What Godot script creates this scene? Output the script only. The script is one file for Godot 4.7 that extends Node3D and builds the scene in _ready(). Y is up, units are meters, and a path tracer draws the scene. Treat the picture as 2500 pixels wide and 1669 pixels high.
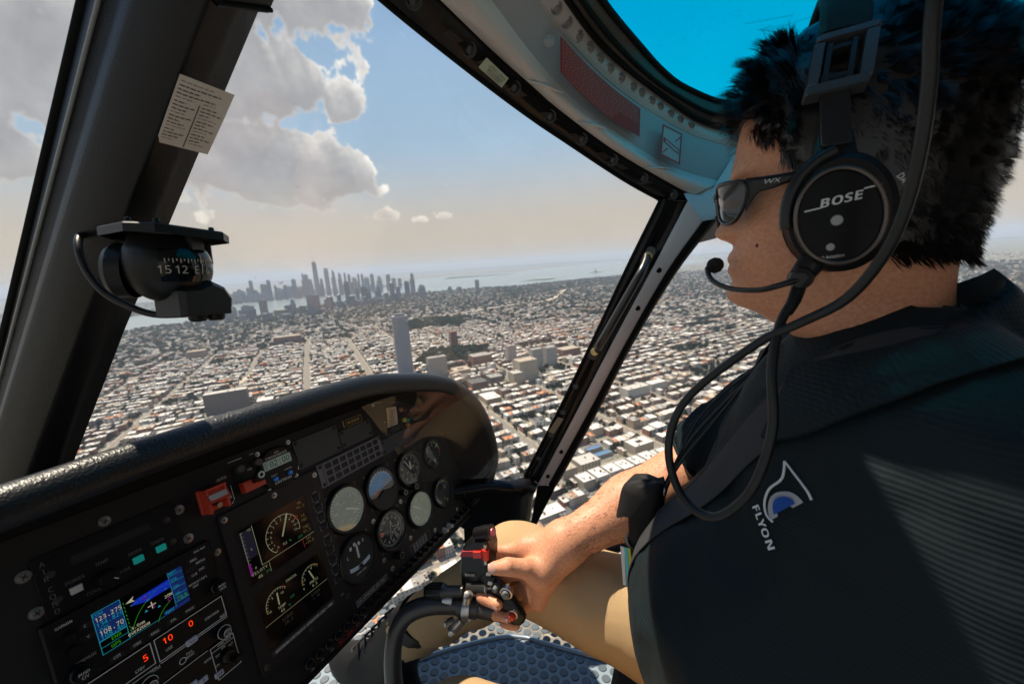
extends Node3D
# A helicopter cockpit in flight over a hazy city. The camera sits at the origin, the ground lies 300 m below.
# Cockpit things are built in the helicopter's own axes (HELI: x right, y up, z aft) or the panel's (PANEL: x right, y up, z towards the seats).

const GROUND := -300.0
var HELI := Transform3D(Basis(Vector3(0.42399, -0.06553, -0.90329), Vector3(0.02689, 0.99785, -0.05977), Vector3(0.90527, 0.00105, 0.42484)).orthonormalized(), Vector3.ZERO)
var PANEL := Transform3D(Basis(Vector3(0.42399, -0.06553, -0.90329), Vector3(-0.18863, 0.96912, -0.15885), Vector3(0.88581, 0.23773, 0.39853)).orthonormalized(), Vector3(-0.37371, -0.35276, -0.63069))
var rng := RandomNumberGenerator.new()
var used := {}
var mats := {}
var tex := {}
var font: SystemFont
var font_mono: SystemFont
var font_bold: SystemFont

func _ready() -> void:
	rng.seed = 7
	font = SystemFont.new()
	font.font_names = PackedStringArray(["Droid Sans"])
	font_bold = SystemFont.new()
	font_bold.font_names = PackedStringArray(["Droid Sans"])
	font_bold.font_weight = 700
	font_mono = SystemFont.new()
	font_mono.font_names = PackedStringArray(["Droid Sans Mono"])
	# --- camera, sky, sun, exposure
	var cam := Camera3D.new()
	cam.name = "camera"
	cam.transform = Transform3D(Basis(Vector3(0.99805, -0.0612, 0.01206), Vector3(0.06238, 0.97921, -0.19302), Vector3(0, 0.19339, 0.98112)).orthonormalized(), Vector3.ZERO)
	var lens := CameraAttributesPhysical.new()
	lens.frustum_focal_length = 14.16
	lens.frustum_focus_distance = 0.62
	lens.frustum_near = 0.02
	lens.frustum_far = 90000.0
	lens.exposure_aperture = 6.3
	cam.attributes = lens
	add_child(cam)
	cam.current = true
	var sun := DirectionalLight3D.new()
	sun.name = "sun"
	sun.light_color = Color(1.0, 0.95, 0.86)
	sun.light_energy = 1.6
	sun.light_angular_distance = 0.53
	sun.shadow_enabled = true
	add_child(sun)
	sun.look_at_from_position(toward(-50.0, 64.0) * 10.0, Vector3.ZERO, Vector3.UP)
	var we := WorldEnvironment.new()
	we.name = "environment"
	var env := Environment.new()
	env.background_mode = Environment.BG_SKY
	env.tonemap_mode = Environment.TONE_MAPPER_LINEAR
	env.tonemap_exposure = 1.7
	env.sdfgi_enabled = true
	env.ssao_enabled = true
	env.ssil_enabled = true
	env.fog_enabled = true
	env.fog_density = 0.00006
	env.fog_light_color = Color(0.86, 0.92, 1.0)
	var sky := Sky.new()
	var pano := PanoramaSkyMaterial.new()
	pano.panorama = make_sky()
	sky.sky_material = pano
	env.sky = sky
	we.environment = env
	add_child(we)
	make_textures()
	# --- the setting, then the things
	build_land()
	build_city()
	build_skyline()
	build_cabin()
	build_panel()
	build_pilot()
	build_gear()

# Direction of a compass azimuth (degrees from -Z towards +X) and elevation.
func toward(az: float, el: float) -> Vector3:
	var a := deg_to_rad(az)
	var e := deg_to_rad(el)
	return Vector3(sin(a) * cos(e), sin(e), -cos(a) * cos(e))

# ---------------------------------------------------------------- mesh builder
class MB:
	var v := PackedVector3Array()
	var n := PackedVector3Array()
	var uv := PackedVector2Array()
	var c := PackedColorArray()
	var ix := PackedInt32Array()
	var col := Color.WHITE
	var use_col := false
	func vert(p: Vector3, nn := Vector3.UP, t := Vector2.ZERO) -> int:
		v.append(p); n.append(nn); uv.append(t)
		if use_col: c.append(col)
		return v.size() - 1
	func tri(a: int, b: int, d: int) -> void:
		ix.append(a); ix.append(d); ix.append(b)
	func quad(a: Vector3, b: Vector3, d: Vector3, e: Vector3) -> void:
		var nn := (b - a).cross(d - a)
		if nn.length_squared() < 1e-20: nn = (d - a).cross(e - a)
		nn = nn.normalized()
		var i := vert(a, nn, Vector2(0, 0)); vert(b, nn, Vector2(1, 0)); vert(d, nn, Vector2(1, 1)); vert(e, nn, Vector2(0, 1))
		tri(i, i + 1, i + 2); tri(i, i + 2, i + 3)
	func tri3(a: Vector3, b: Vector3, d: Vector3) -> void:
		var nn := (b - a).cross(d - a).normalized()
		var i := vert(a, nn); vert(b, nn); vert(d, nn)
		tri(i, i + 1, i + 2)
	func smooth(from_v: int, from_i: int, flip := false) -> void:
		for k in range(from_v, v.size()): n[k] = Vector3.ZERO
		for k in range(from_i, ix.size(), 3):
			var a := ix[k]; var b := ix[k + 2]; var d := ix[k + 1]
			var nn := (v[b] - v[a]).cross(v[d] - v[a])
			n[a] += nn; n[b] += nn; n[d] += nn
		for k in range(from_v, v.size()):
			n[k] = n[k].normalized() if n[k].length_squared() > 1e-24 else Vector3.UP
	func box(x: Transform3D, s: Vector3, top := true, bottom := true) -> void:
		var h := s * 0.5
		var p := []
		for k in 8: p.append(x * Vector3(h.x if k & 1 else -h.x, h.y if k & 2 else -h.y, h.z if k & 4 else -h.z))
		quad(p[4], p[5], p[7], p[6]); quad(p[1], p[0], p[2], p[3])
		quad(p[5], p[1], p[3], p[7]); quad(p[0], p[4], p[6], p[2])
		if top: quad(p[6], p[7], p[3], p[2])
		if bottom: quad(p[0], p[1], p[5], p[4])
	# A box with rounded vertical-to-z outline and bevelled front: outline in xy, extruded along z from z0 to z1.
	func plate(x: Transform3D, w: float, h: float, z0: float, z1: float, r := 0.0, bev := 0.0, seg := 4) -> void:
		prism(x, rounded(w, h, r, seg), z0, z1, bev)
	static func rounded(w: float, h: float, r: float, seg := 4) -> PackedVector2Array:
		var o := PackedVector2Array()
		if r <= 0.0:
			return PackedVector2Array([Vector2(-w, -h) * 0.5, Vector2(w, -h) * 0.5, Vector2(w, h) * 0.5, Vector2(-w, h) * 0.5])
		for q in 4:
			var cx := (w * 0.5 - r) * (1.0 if q == 0 or q == 3 else -1.0)
			var cy := (h * 0.5 - r) * (1.0 if q < 2 else -1.0)
			for k in seg + 1:
				var a := (q + float(k) / seg) * PI * 0.5
				o.append(Vector2(cx + cos(a) * r, cy + sin(a) * r))
		return o
	static func circle(r: float, seg := 24) -> PackedVector2Array:
		var o := PackedVector2Array()
		for k in seg: o.append(Vector2(cos(TAU * k / seg), sin(TAU * k / seg)) * r)
		return o
	func prism(x: Transform3D, poly: PackedVector2Array, z0: float, z1: float, bev := 0.0) -> void:
		var m := poly.size()
		var cen := Vector2.ZERO
		for p in poly: cen += p / m
		var top := PackedVector2Array()
		for p in poly:
			var d := (p - cen)
			top.append(p - d.normalized() * minf(bev, d.length() * 0.9))
		for k in m:
			var a := poly[k]; var b := poly[(k + 1) % m]
			quad(x * Vector3(a.x, a.y, z0), x * Vector3(b.x, b.y, z0), x * Vector3(b.x, b.y, z1 - bev), x * Vector3(a.x, a.y, z1 - bev))
			if bev > 0.0:
				var ta := top[k]; var tb := top[(k + 1) % m]
				quad(x * Vector3(a.x, a.y, z1 - bev), x * Vector3(b.x, b.y, z1 - bev), x * Vector3(tb.x, tb.y, z1), x * Vector3(ta.x, ta.y, z1))
		var t := Geometry2D.triangulate_polygon(top)
		var nn := (x.basis * Vector3(0, 0, 1)).normalized()
		var i0 := v.size()
		for p in top: vert(x * Vector3(p.x, p.y, z1), nn, p)
		for k in range(0, t.size(), 3):
			var a := top[t[k]]; var b := top[t[k + 1]]; var d := top[t[k + 2]]
			if (b - a).cross(d - a) > 0: tri(i0 + t[k], i0 + t[k + 1], i0 + t[k + 2])
			else: tri(i0 + t[k], i0 + t[k + 2], i0 + t[k + 1])
	# A closed solid of revolution about the local y axis; profile of (radius, y) from bottom to top.
	func lathe(x: Transform3D, prof: Array, seg := 20, hard := true) -> void:
		for k in prof.size() - 1:
			var i0 := v.size()
			var j0 := ix.size()
			for s in seg + 1:
				var a := TAU * s / seg
				var d := Vector3(cos(a), 0, -sin(a))
				vert(x * (d * prof[k].x + Vector3(0, prof[k].y, 0)), Vector3.UP, Vector2(float(s) / seg, prof[k].y))
				vert(x * (d * prof[k + 1].x + Vector3(0, prof[k + 1].y, 0)), Vector3.UP, Vector2(float(s) / seg, prof[k + 1].y))
			var tn := Vector2(prof[k + 1].y - prof[k].y, prof[k].x - prof[k + 1].x).normalized()
			for s in seg + 1:
				var a := TAU * s / seg
				var nn := (x.basis * Vector3(cos(a) * tn.x, tn.y, -sin(a) * tn.x)).normalized()
				n[i0 + 2 * s] = nn; n[i0 + 2 * s + 1] = nn
			for s in seg:
				tri(i0 + 2 * s, i0 + 2 * s + 2, i0 + 2 * s + 3); tri(i0 + 2 * s, i0 + 2 * s + 3, i0 + 2 * s + 1)
	# Rings of equal length joined into a skin; rings run counter-clockwise seen against the direction of travel.
	func loft(rings: Array, closed := true, cap0 := true, cap1 := true, smoothed := true) -> void:
		var m: int = rings[0].size()
		var i0 := v.size(); var j0 := ix.size()
		for a in rings.size():
			for k in m: vert(rings[a][k], Vector3.UP, Vector2(float(k) / m, float(a) / rings.size()))
		for a in rings.size() - 1:
			for k in (m if closed else m - 1):
				var p := i0 + a * m + k; var q := i0 + a * m + (k + 1) % m
				tri(p, q, q + m); tri(p, q + m, p + m)
		if smoothed: smooth(i0, j0)
		if closed and cap0: fan(rings[0], true)
		if closed and cap1: fan(rings[rings.size() - 1], false)
	func fan(r: PackedVector3Array, flip: bool) -> void:
		var cen := Vector3.ZERO
		for p in r: cen += p / r.size()
		for k in r.size():
			if flip: tri3(cen, r[(k + 1) % r.size()], r[k])
			else: tri3(cen, r[k], r[(k + 1) % r.size()])
	# A round tube along points; rad is a number or one per point.
	func tube(pts: Array, rad, seg := 10, caps := true) -> void:
		var rings := []
		var up := Vector3.UP
		for k in pts.size():
			var t: Vector3 = (pts[mini(k + 1, pts.size() - 1)] - pts[maxi(k - 1, 0)]).normalized()
			if k == 0: up = t.cross(Vector3(0.3, 0.9, 0.31)).normalized()
			var side := t.cross(up)
			if side.length() < 1e-3: side = t.cross(Vector3(0.9, 0.1, 0.3))
			side = side.normalized()
			up = side.cross(t).normalized()
			var r: float = rad[k] if rad is Array or rad is PackedFloat32Array else rad
			var ring := PackedVector3Array()
			for s in seg:
				var a := TAU * s / seg
				ring.append(pts[k] + (up * cos(a) - side * sin(a)) * -r)
			rings.append(ring)
		loft(rings, true, caps, caps)
	# A flat profile (x across, y outwards) swept along points with a fixed side vector per point.
	func sweep(pts: Array, sides: Array, ups: Array, prof: PackedVector2Array, caps := true, smoothed := false) -> void:
		var rings := []
		for k in pts.size():
			var ring := PackedVector3Array()
			for p in prof: ring.append(pts[k] + sides[k] * p.x + ups[k] * p.y)
			rings.append(ring)
		if smoothed:
			loft(rings, true, caps, caps)
		else:
			var m := prof.size()
			for k in m:
				var i0 := v.size(); var j0 := ix.size()
				for a in rings.size():
					vert(rings[a][k], Vector3.UP, Vector2(0, a)); vert(rings[a][(k + 1) % m], Vector3.UP, Vector2(1, a))
				for a in rings.size() - 1:
					var p := i0 + 2 * a
					tri(p, p + 1, p + 3); tri(p, p + 3, p + 2)
				smooth(i0, j0)
			if caps:
				fan(rings[0], true); fan(rings[rings.size() - 1], false)
	func text(f: Font, s: String, x: Transform3D, h: float, depth := 0.0002, align := 0, fit := 0.0) -> void:
		var t := TextMesh.new()
		t.font = f
		t.text = s
		t.font_size = 32
		t.pixel_size = h / 23.0
		t.depth = depth
		t.curve_step = 3.0
		t.horizontal_alignment = align
		t.vertical_alignment = VERTICAL_ALIGNMENT_CENTER
		if fit > 0.0:
			var wide := t.get_aabb().size.x
			if wide > 1e-6: x = x * Transform3D(Basis().scaled(Vector3(fit / wide, 1, 1)), Vector3.ZERO)
		add_mesh(t, x)
	func add_mesh(m: Mesh, x: Transform3D) -> void:
		for s in m.get_surface_count():
			var a := m.surface_get_arrays(s)
			var vv: PackedVector3Array = a[Mesh.ARRAY_VERTEX]
			if vv.is_empty(): continue
			var nn: PackedVector3Array = a[Mesh.ARRAY_NORMAL]
			var base := v.size()
			var nb := x.basis.orthonormalized()
			for k in vv.size(): vert(x * vv[k], nb * nn[k])
			if a[Mesh.ARRAY_INDEX] != null:
				for k in a[Mesh.ARRAY_INDEX]: ix.append(base + k)
			else:
				for k in vv.size(): ix.append(base + k)
	func mesh() -> ArrayMesh:
		var a := []
		a.resize(Mesh.ARRAY_MAX)
		a[Mesh.ARRAY_VERTEX] = v; a[Mesh.ARRAY_NORMAL] = n; a[Mesh.ARRAY_TEX_UV] = uv
		if use_col: a[Mesh.ARRAY_COLOR] = c
		a[Mesh.ARRAY_INDEX] = ix
		var m := ArrayMesh.new()
		m.add_surface_from_arrays(Mesh.PRIMITIVE_TRIANGLES, a)
		return m

# ---------------------------------------------------------------- naming
func numbered(called: String) -> String:
	if not used.has(called):
		used[called] = 0
		return called
	used[called] += 1
	return "%s_%03d" % [called, used[called]]

func thing(called: String, label: String, category: String, x := Transform3D(), group := "") -> Node3D:
	var o := Node3D.new()
	o.name = numbered(called)
	o.transform = x
	o.set_meta("label", label)
	o.set_meta("category", category)
	if group: o.set_meta("group", group)
	add_child(o)
	return o

func obj(called: String, m: MB, mat: Material, parent: Node3D) -> MeshInstance3D:
	return obj_mesh(called, m.mesh(), mat, parent)

func obj_mesh(called: String, m: Mesh, mat: Material, parent: Node3D, x := Transform3D()) -> MeshInstance3D:
	var o := MeshInstance3D.new()
	o.name = called
	o.mesh = m
	o.material_override = mat
	o.transform = x
	parent.add_child(o, true)
	return o

func struct(called: String, m: MB, mat: Material) -> MeshInstance3D:
	var o := obj(numbered(called), m, mat, self)
	o.set_meta("kind", "structure")
	return o

# ---------------------------------------------------------------- materials
func lin(r: float, g: float, b: float, a := 1.0) -> Color:
	var k := Color(r, g, b).linear_to_srgb()
	k.a = a
	return k

func mat(key: String, c := Color.WHITE, rough := 0.6, metal := 0.0, spec := 0.5) -> StandardMaterial3D:
	if mats.has(key): return mats[key]
	var m := StandardMaterial3D.new()
	m.resource_name = key
	m.albedo_color = c
	m.roughness = rough
	m.metallic = metal
	m.metallic_specular = spec
	mats[key] = m
	return m

func bumpy(m: StandardMaterial3D, t: Texture2D, scale: float, cm: float, world := false) -> StandardMaterial3D:
	m.uv1_triplanar = true
	m.uv1_world_triplanar = world
	m.uv1_scale = Vector3.ONE * scale
	m.heightmap_enabled = true
	m.heightmap_texture = t
	m.heightmap_scale = cm
	return m

func noise_tex(type: int, freq: float, size := 512, oct := 4, ramp: Gradient = null, sd := 1) -> Texture2D:
	var f := FastNoiseLite.new()
	f.noise_type = type
	f.seed = sd
	f.frequency = freq
	f.fractal_octaves = oct
	f.fractal_type = FastNoiseLite.FRACTAL_FBM
	var im := f.get_seamless_image(size, size, false, false, 0.12, true)
	if ramp:
		var out := Image.create(size, size, false, Image.FORMAT_RGB8)
		for y in size:
			for x in size: out.set_pixel(x, y, ramp.sample(im.get_pixel(x, y).r))
		im = out
	return ImageTexture.create_from_image(im)

func ramp(offsets: Array, colors: Array) -> Gradient:
	var g := Gradient.new()
	g.offsets = PackedFloat32Array(offsets)
	g.colors = PackedColorArray(colors)
	return g

func make_textures() -> void:
	tex.grain = noise_tex(FastNoiseLite.TYPE_CELLULAR, 0.09, 256, 2)
	tex.fine = noise_tex(FastNoiseLite.TYPE_SIMPLEX, 0.12, 256, 3, null, 3)
	tex.soft = noise_tex(FastNoiseLite.TYPE_SIMPLEX, 0.012, 256, 4, null, 5)
	# soil, paving and weeds of a city seen from the air
	tex.land = noise_tex(FastNoiseLite.TYPE_SIMPLEX, 0.02, 512, 5, ramp([0.0, 0.36, 0.46, 0.56, 0.68, 1.0], [lin(0.035, 0.05, 0.028), lin(0.05, 0.062, 0.035), lin(0.13, 0.125, 0.105), lin(0.2, 0.18, 0.15), lin(0.26, 0.24, 0.2), lin(0.36, 0.33, 0.29)]), 11)
	tex.asphalt = noise_tex(FastNoiseLite.TYPE_SIMPLEX, 0.03, 256, 5, ramp([0.0, 0.5, 1.0], [lin(0.13, 0.115, 0.095), lin(0.18, 0.16, 0.135), lin(0.25, 0.22, 0.19)]), 12)
	tex.wall = noise_tex(FastNoiseLite.TYPE_SIMPLEX, 0.05, 256, 5, ramp([0.0, 0.5, 1.0], [Color(0.78, 0.77, 0.76), Color(0.92, 0.92, 0.92), Color(1, 1, 1)]), 13)
	tex.fabric = weave()
	tex.rib = ribs()

# A tight plain weave as relief.
func weave() -> Texture2D:
	var im := Image.create(64, 64, false, Image.FORMAT_L8)
	for y in 64:
		for x in 64:
			var a := sin(TAU * x / 8.0); var b := sin(TAU * y / 8.0)
			im.set_pixel(x, y, Color.from_hsv(0, 0, 0.5 + 0.25 * a * (1.0 if (y / 4) % 2 == 0 else -1.0) + 0.25 * b))
	return ImageTexture.create_from_image(im)

# Ribbed knit: parallel cords as relief.
func ribs() -> Texture2D:
	var im := Image.create(64, 64, false, Image.FORMAT_L8)
	for y in 64:
		for x in 64: im.set_pixel(x, y, Color.from_hsv(0, 0, 0.5 + 0.42 * sin(TAU * y / 16.0) + 0.08 * sin(TAU * (x + y) / 4.0)))
	return ImageTexture.create_from_image(im)

# ---------------------------------------------------------------- sky: clear blue above a warm haze, cumulus banks
func make_sky() -> ImageTexture:
	var w := 3072
	var h := 1536
	var half := h / 2
	var big := FastNoiseLite.new()
	big.noise_type = FastNoiseLite.TYPE_SIMPLEX; big.seed = 21; big.frequency = 0.02; big.fractal_octaves = 6; big.fractal_gain = 0.55
	var n1 := big.get_image(w, half, false, false, true).get_data()
	big.seed = 33; big.frequency = 0.006; big.fractal_octaves = 4
	var n2 := big.get_image(w, half, false, false, true).get_data()
	big.noise_type = FastNoiseLite.TYPE_CELLULAR; big.seed = 8; big.frequency = 0.02; big.fractal_octaves = 4; big.fractal_gain = 0.52
	big.cellular_return_type = FastNoiseLite.RETURN_DISTANCE; big.domain_warp_enabled = true; big.domain_warp_amplitude = 14.0; big.domain_warp_frequency = 0.02
	var n3 := big.get_image(w, half, true, false, true).get_data()
	# banks of cloud: azimuth, elevation, half-width, half-height (degrees), strength
	var banks := [[-27.0, 29.0, 8.0, 7.0, 1.0], [-30.0, 20.0, 9.0, 6.0, 1.0], [-24.5, 20.5, 4.0, 4.5, 0.95], [-31.0, 12.5, 10.0, 5.0, 1.08], [-22.5, 11.8, 5.0, 4.2, 1.05], [-38.0, 12.0, 7.0, 4.5, 0.9], [-19.6, 19.2, 2.6, 2.8, 0.8], [-19.0, 28.5, 4.0, 3.0, 0.9], [-24.0, 35.0, 10.0, 5.0, 0.95], [-40.0, 24.0, 8.0, 6.0, 0.85],
		[-46.5, 19.5, 5.0, 6.5, 1.0], [-52.0, 12.0, 7.0, 4.5, 0.85], [-16.0, 6.9, 2.2, 0.9, 0.75], [-11.6, 6.2, 1.6, 0.6, 0.7], [-8.2, 6.6, 1.5, 0.6, 0.7], [-58.0, 27.0, 9.0, 6.0, 0.95]]
	var r := RandomNumberGenerator.new()
	r.seed = 5
	for k in 46:
		var az := r.randf_range(-180, 180)
		if az > -66 and az < 58: continue
		banks.append([az, r.randf_range(9, 34), r.randf_range(5, 11), r.randf_range(3, 6), r.randf_range(0.7, 1.0)])
	var mask := PackedFloat32Array()
	mask.resize(w * half)
	for b in banks:
		var x0 := int((b[0] - b[2] * 2.2 + 180.0) / 360.0 * w); var x1 := int((b[0] + b[2] * 2.2 + 180.0) / 360.0 * w)
		var y0 := clampi(int((90.0 - b[1] - b[3] * 2.2) / 90.0 * half), 0, half - 1); var y1 := clampi(int((90.0 - b[1] + b[3] * 2.2) / 90.0 * half), 0, half - 1)
		for y in range(y0, y1 + 1):
			var el := 90.0 - 90.0 * (y + 0.5) / half
			var dy: float = (el - b[1]) / b[3]
			if dy < 0.0: dy *= 1.5   # flatter bases
			for xx in range(x0, x1 + 1):
				var dx: float = ((xx + 0.5) / w * 360.0 - 180.0 - b[0]) / b[2]
				var q: float = dx * dx + dy * dy
				if q < 4.6:
					var i: int = y * w + posmod(xx, w)
					mask[i] = maxf(mask[i], b[4] * exp(-q * 0.7))
	var out := PackedFloat32Array()
	out.resize(w * h * 3)
	# density
	var den := PackedFloat32Array()
	den.resize(w * half)
	for i in w * half:
		var m := mask[i]
		if m > 0.02:
			den[i] = clampf((m * 1.5 + (n1[i] - 128) / 128.0 * 0.5 + (n3[i] - 110) / 128.0 * 0.5 + (n2[i] - 128) / 128.0 * 0.2 - 0.62) * 3.2, 0.0, 1.0)
	var top := Vector3(0.088, 0.19, 0.37)
	var mid := Vector3(0.225, 0.32, 0.415)
	var low := Vector3(0.375, 0.325, 0.26)
	var k := 0
	for y in half:
		var el := 90.0 - 90.0 * (y + 0.5) / half
		var a := smoothstep(3.0, 17.0, el)
		var b := smoothstep(13.0, 48.0, el)
		var base := low.lerp(mid, a).lerp(top, b)
		for x in w:
			var i := y * w + x
			var c := base * (1.0 + 0.05 * (n2[i] - 128) / 128.0)
			var d := den[i]
			if d > 0.003:
				# light that comes down from the upper side, through the cloud above
				var up := 0.0
				for q in 6:
					var reach: int = [3, 6, 10, 16, 24, 34][q]
					var yy: int = maxi(0, y - reach)
					up += den[yy * w + (x - reach / 3 + w) % w] * [0.5, 0.7, 0.9, 0.9, 0.8, 0.7][q]
				var lit := exp(-up * 0.4) * (0.82 + 0.5 * (n1[i] - 128) / 128.0) + 0.3 * (1.0 - smoothstep(0.15, 0.95, d))
				var cc := Vector3(0.185, 0.19, 0.205).lerp(Vector3(0.68, 0.65, 0.6), clampf(lit, 0.0, 1.0))
				cc *= 0.94 + 0.14 * (n3[i] - 110) / 128.0
				var warm := 1.0 - smoothstep(4.0, 13.0, el)
				cc = cc.lerp(low * (0.86 + 0.5 * lit), warm * 0.7)
				c = c.lerp(cc, smoothstep(0.0, 0.55, d) * 0.97)
			var kk := (y * w + (x + w / 2) % w) * 3   # the panorama starts at -Z
			out[kk] = c.x; out[kk + 1] = c.y; out[kk + 2] = c.z
			k += 3
	var under := low * 0.8
	while k < out.size():
		out[k] = under.x; out[k + 1] = under.y; out[k + 2] = under.z
		k += 3
	return ImageTexture.create_from_image(Image.create_from_data(w, h, false, Image.FORMAT_RGBF, out.to_byte_array()))

# ---------------------------------------------------------------- land, water, roads
const E1 := Vector2(0.899, -0.438)   # along the rows of houses (x, z)
const E2 := Vector2(-0.438, -0.899)  # across them
var landmarks: Array = []            # [x, z, radius] kept free of the street grid's houses
var park_spots: Array = []

func sheet(pts: Array, y: float) -> MB:
	var m := MB.new()
	var poly := PackedVector2Array()
	for p in pts: poly.append(Vector2(p[0], p[1]))
	var t := Geometry2D.triangulate_polygon(poly)
	for p in poly: m.vert(Vector3(p.x, y, p.y), Vector3.UP, p)
	for k in range(0, t.size(), 3):
		var a := poly[t[k]]; var b := poly[t[k + 1]]; var d := poly[t[k + 2]]
		if (b - a).cross(d - a) < 0: m.tri(t[k], t[k + 1], t[k + 2])
		else: m.tri(t[k], t[k + 2], t[k + 1])
	return m

func ribbon(pts: Array, wide: float, y: float, thick := 0.0) -> MB:
	var m := MB.new()
	var c := []
	var curve := Curve3D.new()
	for k in pts.size():
		var p := Vector3(pts[k][0], y, pts[k][1])
		var t := Vector3.ZERO
		if k > 0 and k < pts.size() - 1: t = Vector3(pts[k + 1][0] - pts[k - 1][0], 0, pts[k + 1][1] - pts[k - 1][1]) / 6.0
		curve.add_point(p, -t, t)
	curve.bake_interval = 25.0
	var b := curve.get_baked_points()
	for k in b.size() - 1:
		var s0 := (b[mini(k + 1, b.size() - 1)] - b[maxi(k - 1, 0)]).normalized().cross(Vector3.UP) * wide * 0.5
		var s1 := (b[mini(k + 2, b.size() - 1)] - b[k]).normalized().cross(Vector3.UP) * wide * 0.5
		m.quad(b[k] + s0, b[k + 1] + s1, b[k + 1] - s1, b[k] - s0) if false else m.quad(b[k] - s0, b[k] + s0, b[k + 1] + s1, b[k + 1] - s1)
		if thick > 0.0:
			var d := Vector3(0, -thick, 0)
			m.quad(b[k] + s0, b[k] + s0 + d, b[k + 1] + s1 + d, b[k + 1] + s1)
			m.quad(b[k] - s0 + d, b[k] - s0, b[k + 1] - s1, b[k + 1] - s1 + d)
	return m

func ground_mat(key: String, t: Texture2D, scale: float, tint := Color.WHITE) -> StandardMaterial3D:
	var m := mat(key, tint, 0.9, 0.0, 0.3)
	m.albedo_texture = t
	m.uv1_triplanar = true
	m.uv1_world_triplanar = true
	m.uv1_scale = Vector3.ONE * scale
	return m

func build_land() -> void:
	var g := ground_mat("land", tex.land, 0.0025)
	struct("ground", sheet([[-32000, 9000], [32000, 9000], [32000, -34000], [-32000, -34000]], GROUND), g)
	var sea := mat("water", lin(0.16, 0.2, 0.2), 0.24, 0.0, 0.6)
	bumpy(sea, tex.fine, 0.02, 40.0, true)
	struct("water", sheet([[-2396, -2352], [-2610, -2801], [-2525, -3011], [-2235, -3034], [-2001, -3156], [-2016, -3661], [-1837, -4102], [-1660, -4537], [-1227, -5032], [-808, -4949], [-428, -5206], [94, -5096], [370, -5357], [912, -5699], [1601, -6134], [2066, -6428], [3300, -8000], [6200, -12500], [9500, -29000], [2838, -17605], [545, -13365], [-1735, -12412], [-2625, -11926],
		[-2300, -10300], [-9000, -7000], [-9000, 1500], [-4200, 1500], [-3400, -900]], GROUND + 0.6), sea)
	struct("terrain", sheet([[-8200, 600], [-5200, -1500], [-4300, -3200], [-3824, -4006], [-3626, -4529], [-3415, -4616], [-3308, -5275], [-2659, -5982], [-2265, -6603], [-2015, -7900], [-2250, -8700], [-3200, -9000], [-8800, -6500]], GROUND + 1.6), ground_mat("island", tex.land, 0.004, Color(0.7, 0.72, 0.75)))
	struct("terrain", sheet([[-1562, -9732], [-1606, -11476], [329, -10814], [-618, -10310]], GROUND + 1.7), ground_mat("green_land", tex.land, 0.004, Color(0.45, 0.6, 0.4)))
	struct("terrain", sheet([[172, -6327], [422, -6700], [834, -6690], [612, -6200]], GROUND + 1.7), mats.green_land)
	struct("terrain", sheet([[1560, -8000], [1752, -8380], [1942, -8231], [1760, -7900]], GROUND + 1.7), mats.green_land)
	struct("terrain", sheet([[-328, -5187], [304, -5000], [1200, -5800], [1751, -6151], [1900, -5600], [1234, -4337], [788, -4064], [455, -3911], [45, -3608], [-282, -4408]], GROUND + 0.3), mats.green_land)
	struct("terrain", sheet([[-562, -2231], [-428, -2295], [-285, -2363], [-242, -2298], [-299, -2014], [-507, -1996]], GROUND + 0.3), mats.green_land)
	# low blue hills at the end of sight
	var hm := MB.new()
	for k in 90:
		var az0 := -58.0 + k * 1.35
		for s in 1:
			var p0 := toward(az0, 0) * 27000.0; var p1 := toward(az0 + 1.35, 0) * 27000.0
			var h0 := 40.0 + 70.0 * (0.5 + 0.5 * sin(k * 0.31)) * (0.5 + 0.5 * sin(k * 0.117 + 1.0)); var h1 := 40.0 + 70.0 * (0.5 + 0.5 * sin((k + 1) * 0.31)) * (0.5 + 0.5 * sin((k + 1) * 0.117 + 1.0))
			p0.y = GROUND; p1.y = GROUND
			var q0 := p0 * 1.05; var q1 := p1 * 1.05
			q0.y = GROUND + h0; q1.y = GROUND + h1
			hm.quad(p0, p1, q1, q0)
	struct("hills", hm, mats.green_land)
	var rd := ground_mat("asphalt", tex.asphalt, 0.02)
	struct("road", sheet([[-2300, -150], [900, -150], [1900, -2300], [-300, -2400], [-1700, -2150], [-2600, -1600]], GROUND + 0.1), rd)
	var cc := ground_mat("concrete", tex.asphalt, 0.03, Color(1.45, 1.42, 1.36))
	struct("highway", ribbon([[-595, -2369], [-358, -2445], [-208, -2579], [-5, -2773], [220, -2885], [341, -3092], [439, -3474], [527, -3846], [674, -4012], [890, -4046], [1109, -4082], [1700, -4100]], 34.0, GROUND + 13.0, 4.0), cc)
	struct("highway", ribbon([[-720, -420], [-755, -651], [-750, -695], [-770, -804], [-803, -1012], [-815, -1153], [-880, -1443], [-1000, -1700]], 20.0, GROUND + 0.5), cc)
	struct("highway", ribbon([[-798, -1277], [-690, -1130], [-589, -989], [-500, -900]], 13.0, GROUND + 0.55), cc)

# ---------------------------------------------------------------- houses
func wall_mat(i: int) -> StandardMaterial3D:
	var c := [lin(0.46, 0.4, 0.31), lin(0.33, 0.25, 0.18), lin(0.26, 0.12, 0.085), lin(0.19, 0.115, 0.085), lin(0.4, 0.38, 0.35), lin(0.6, 0.56, 0.5), lin(0.16, 0.13, 0.12)]
	var m := mat("wall_%d" % i, c[i], 0.85, 0.0, 0.3)
	m.albedo_texture = tex.wall
	m.uv1_triplanar = true
	m.uv1_world_triplanar = true
	m.uv1_scale = Vector3.ONE * 0.12
	return m

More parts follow.
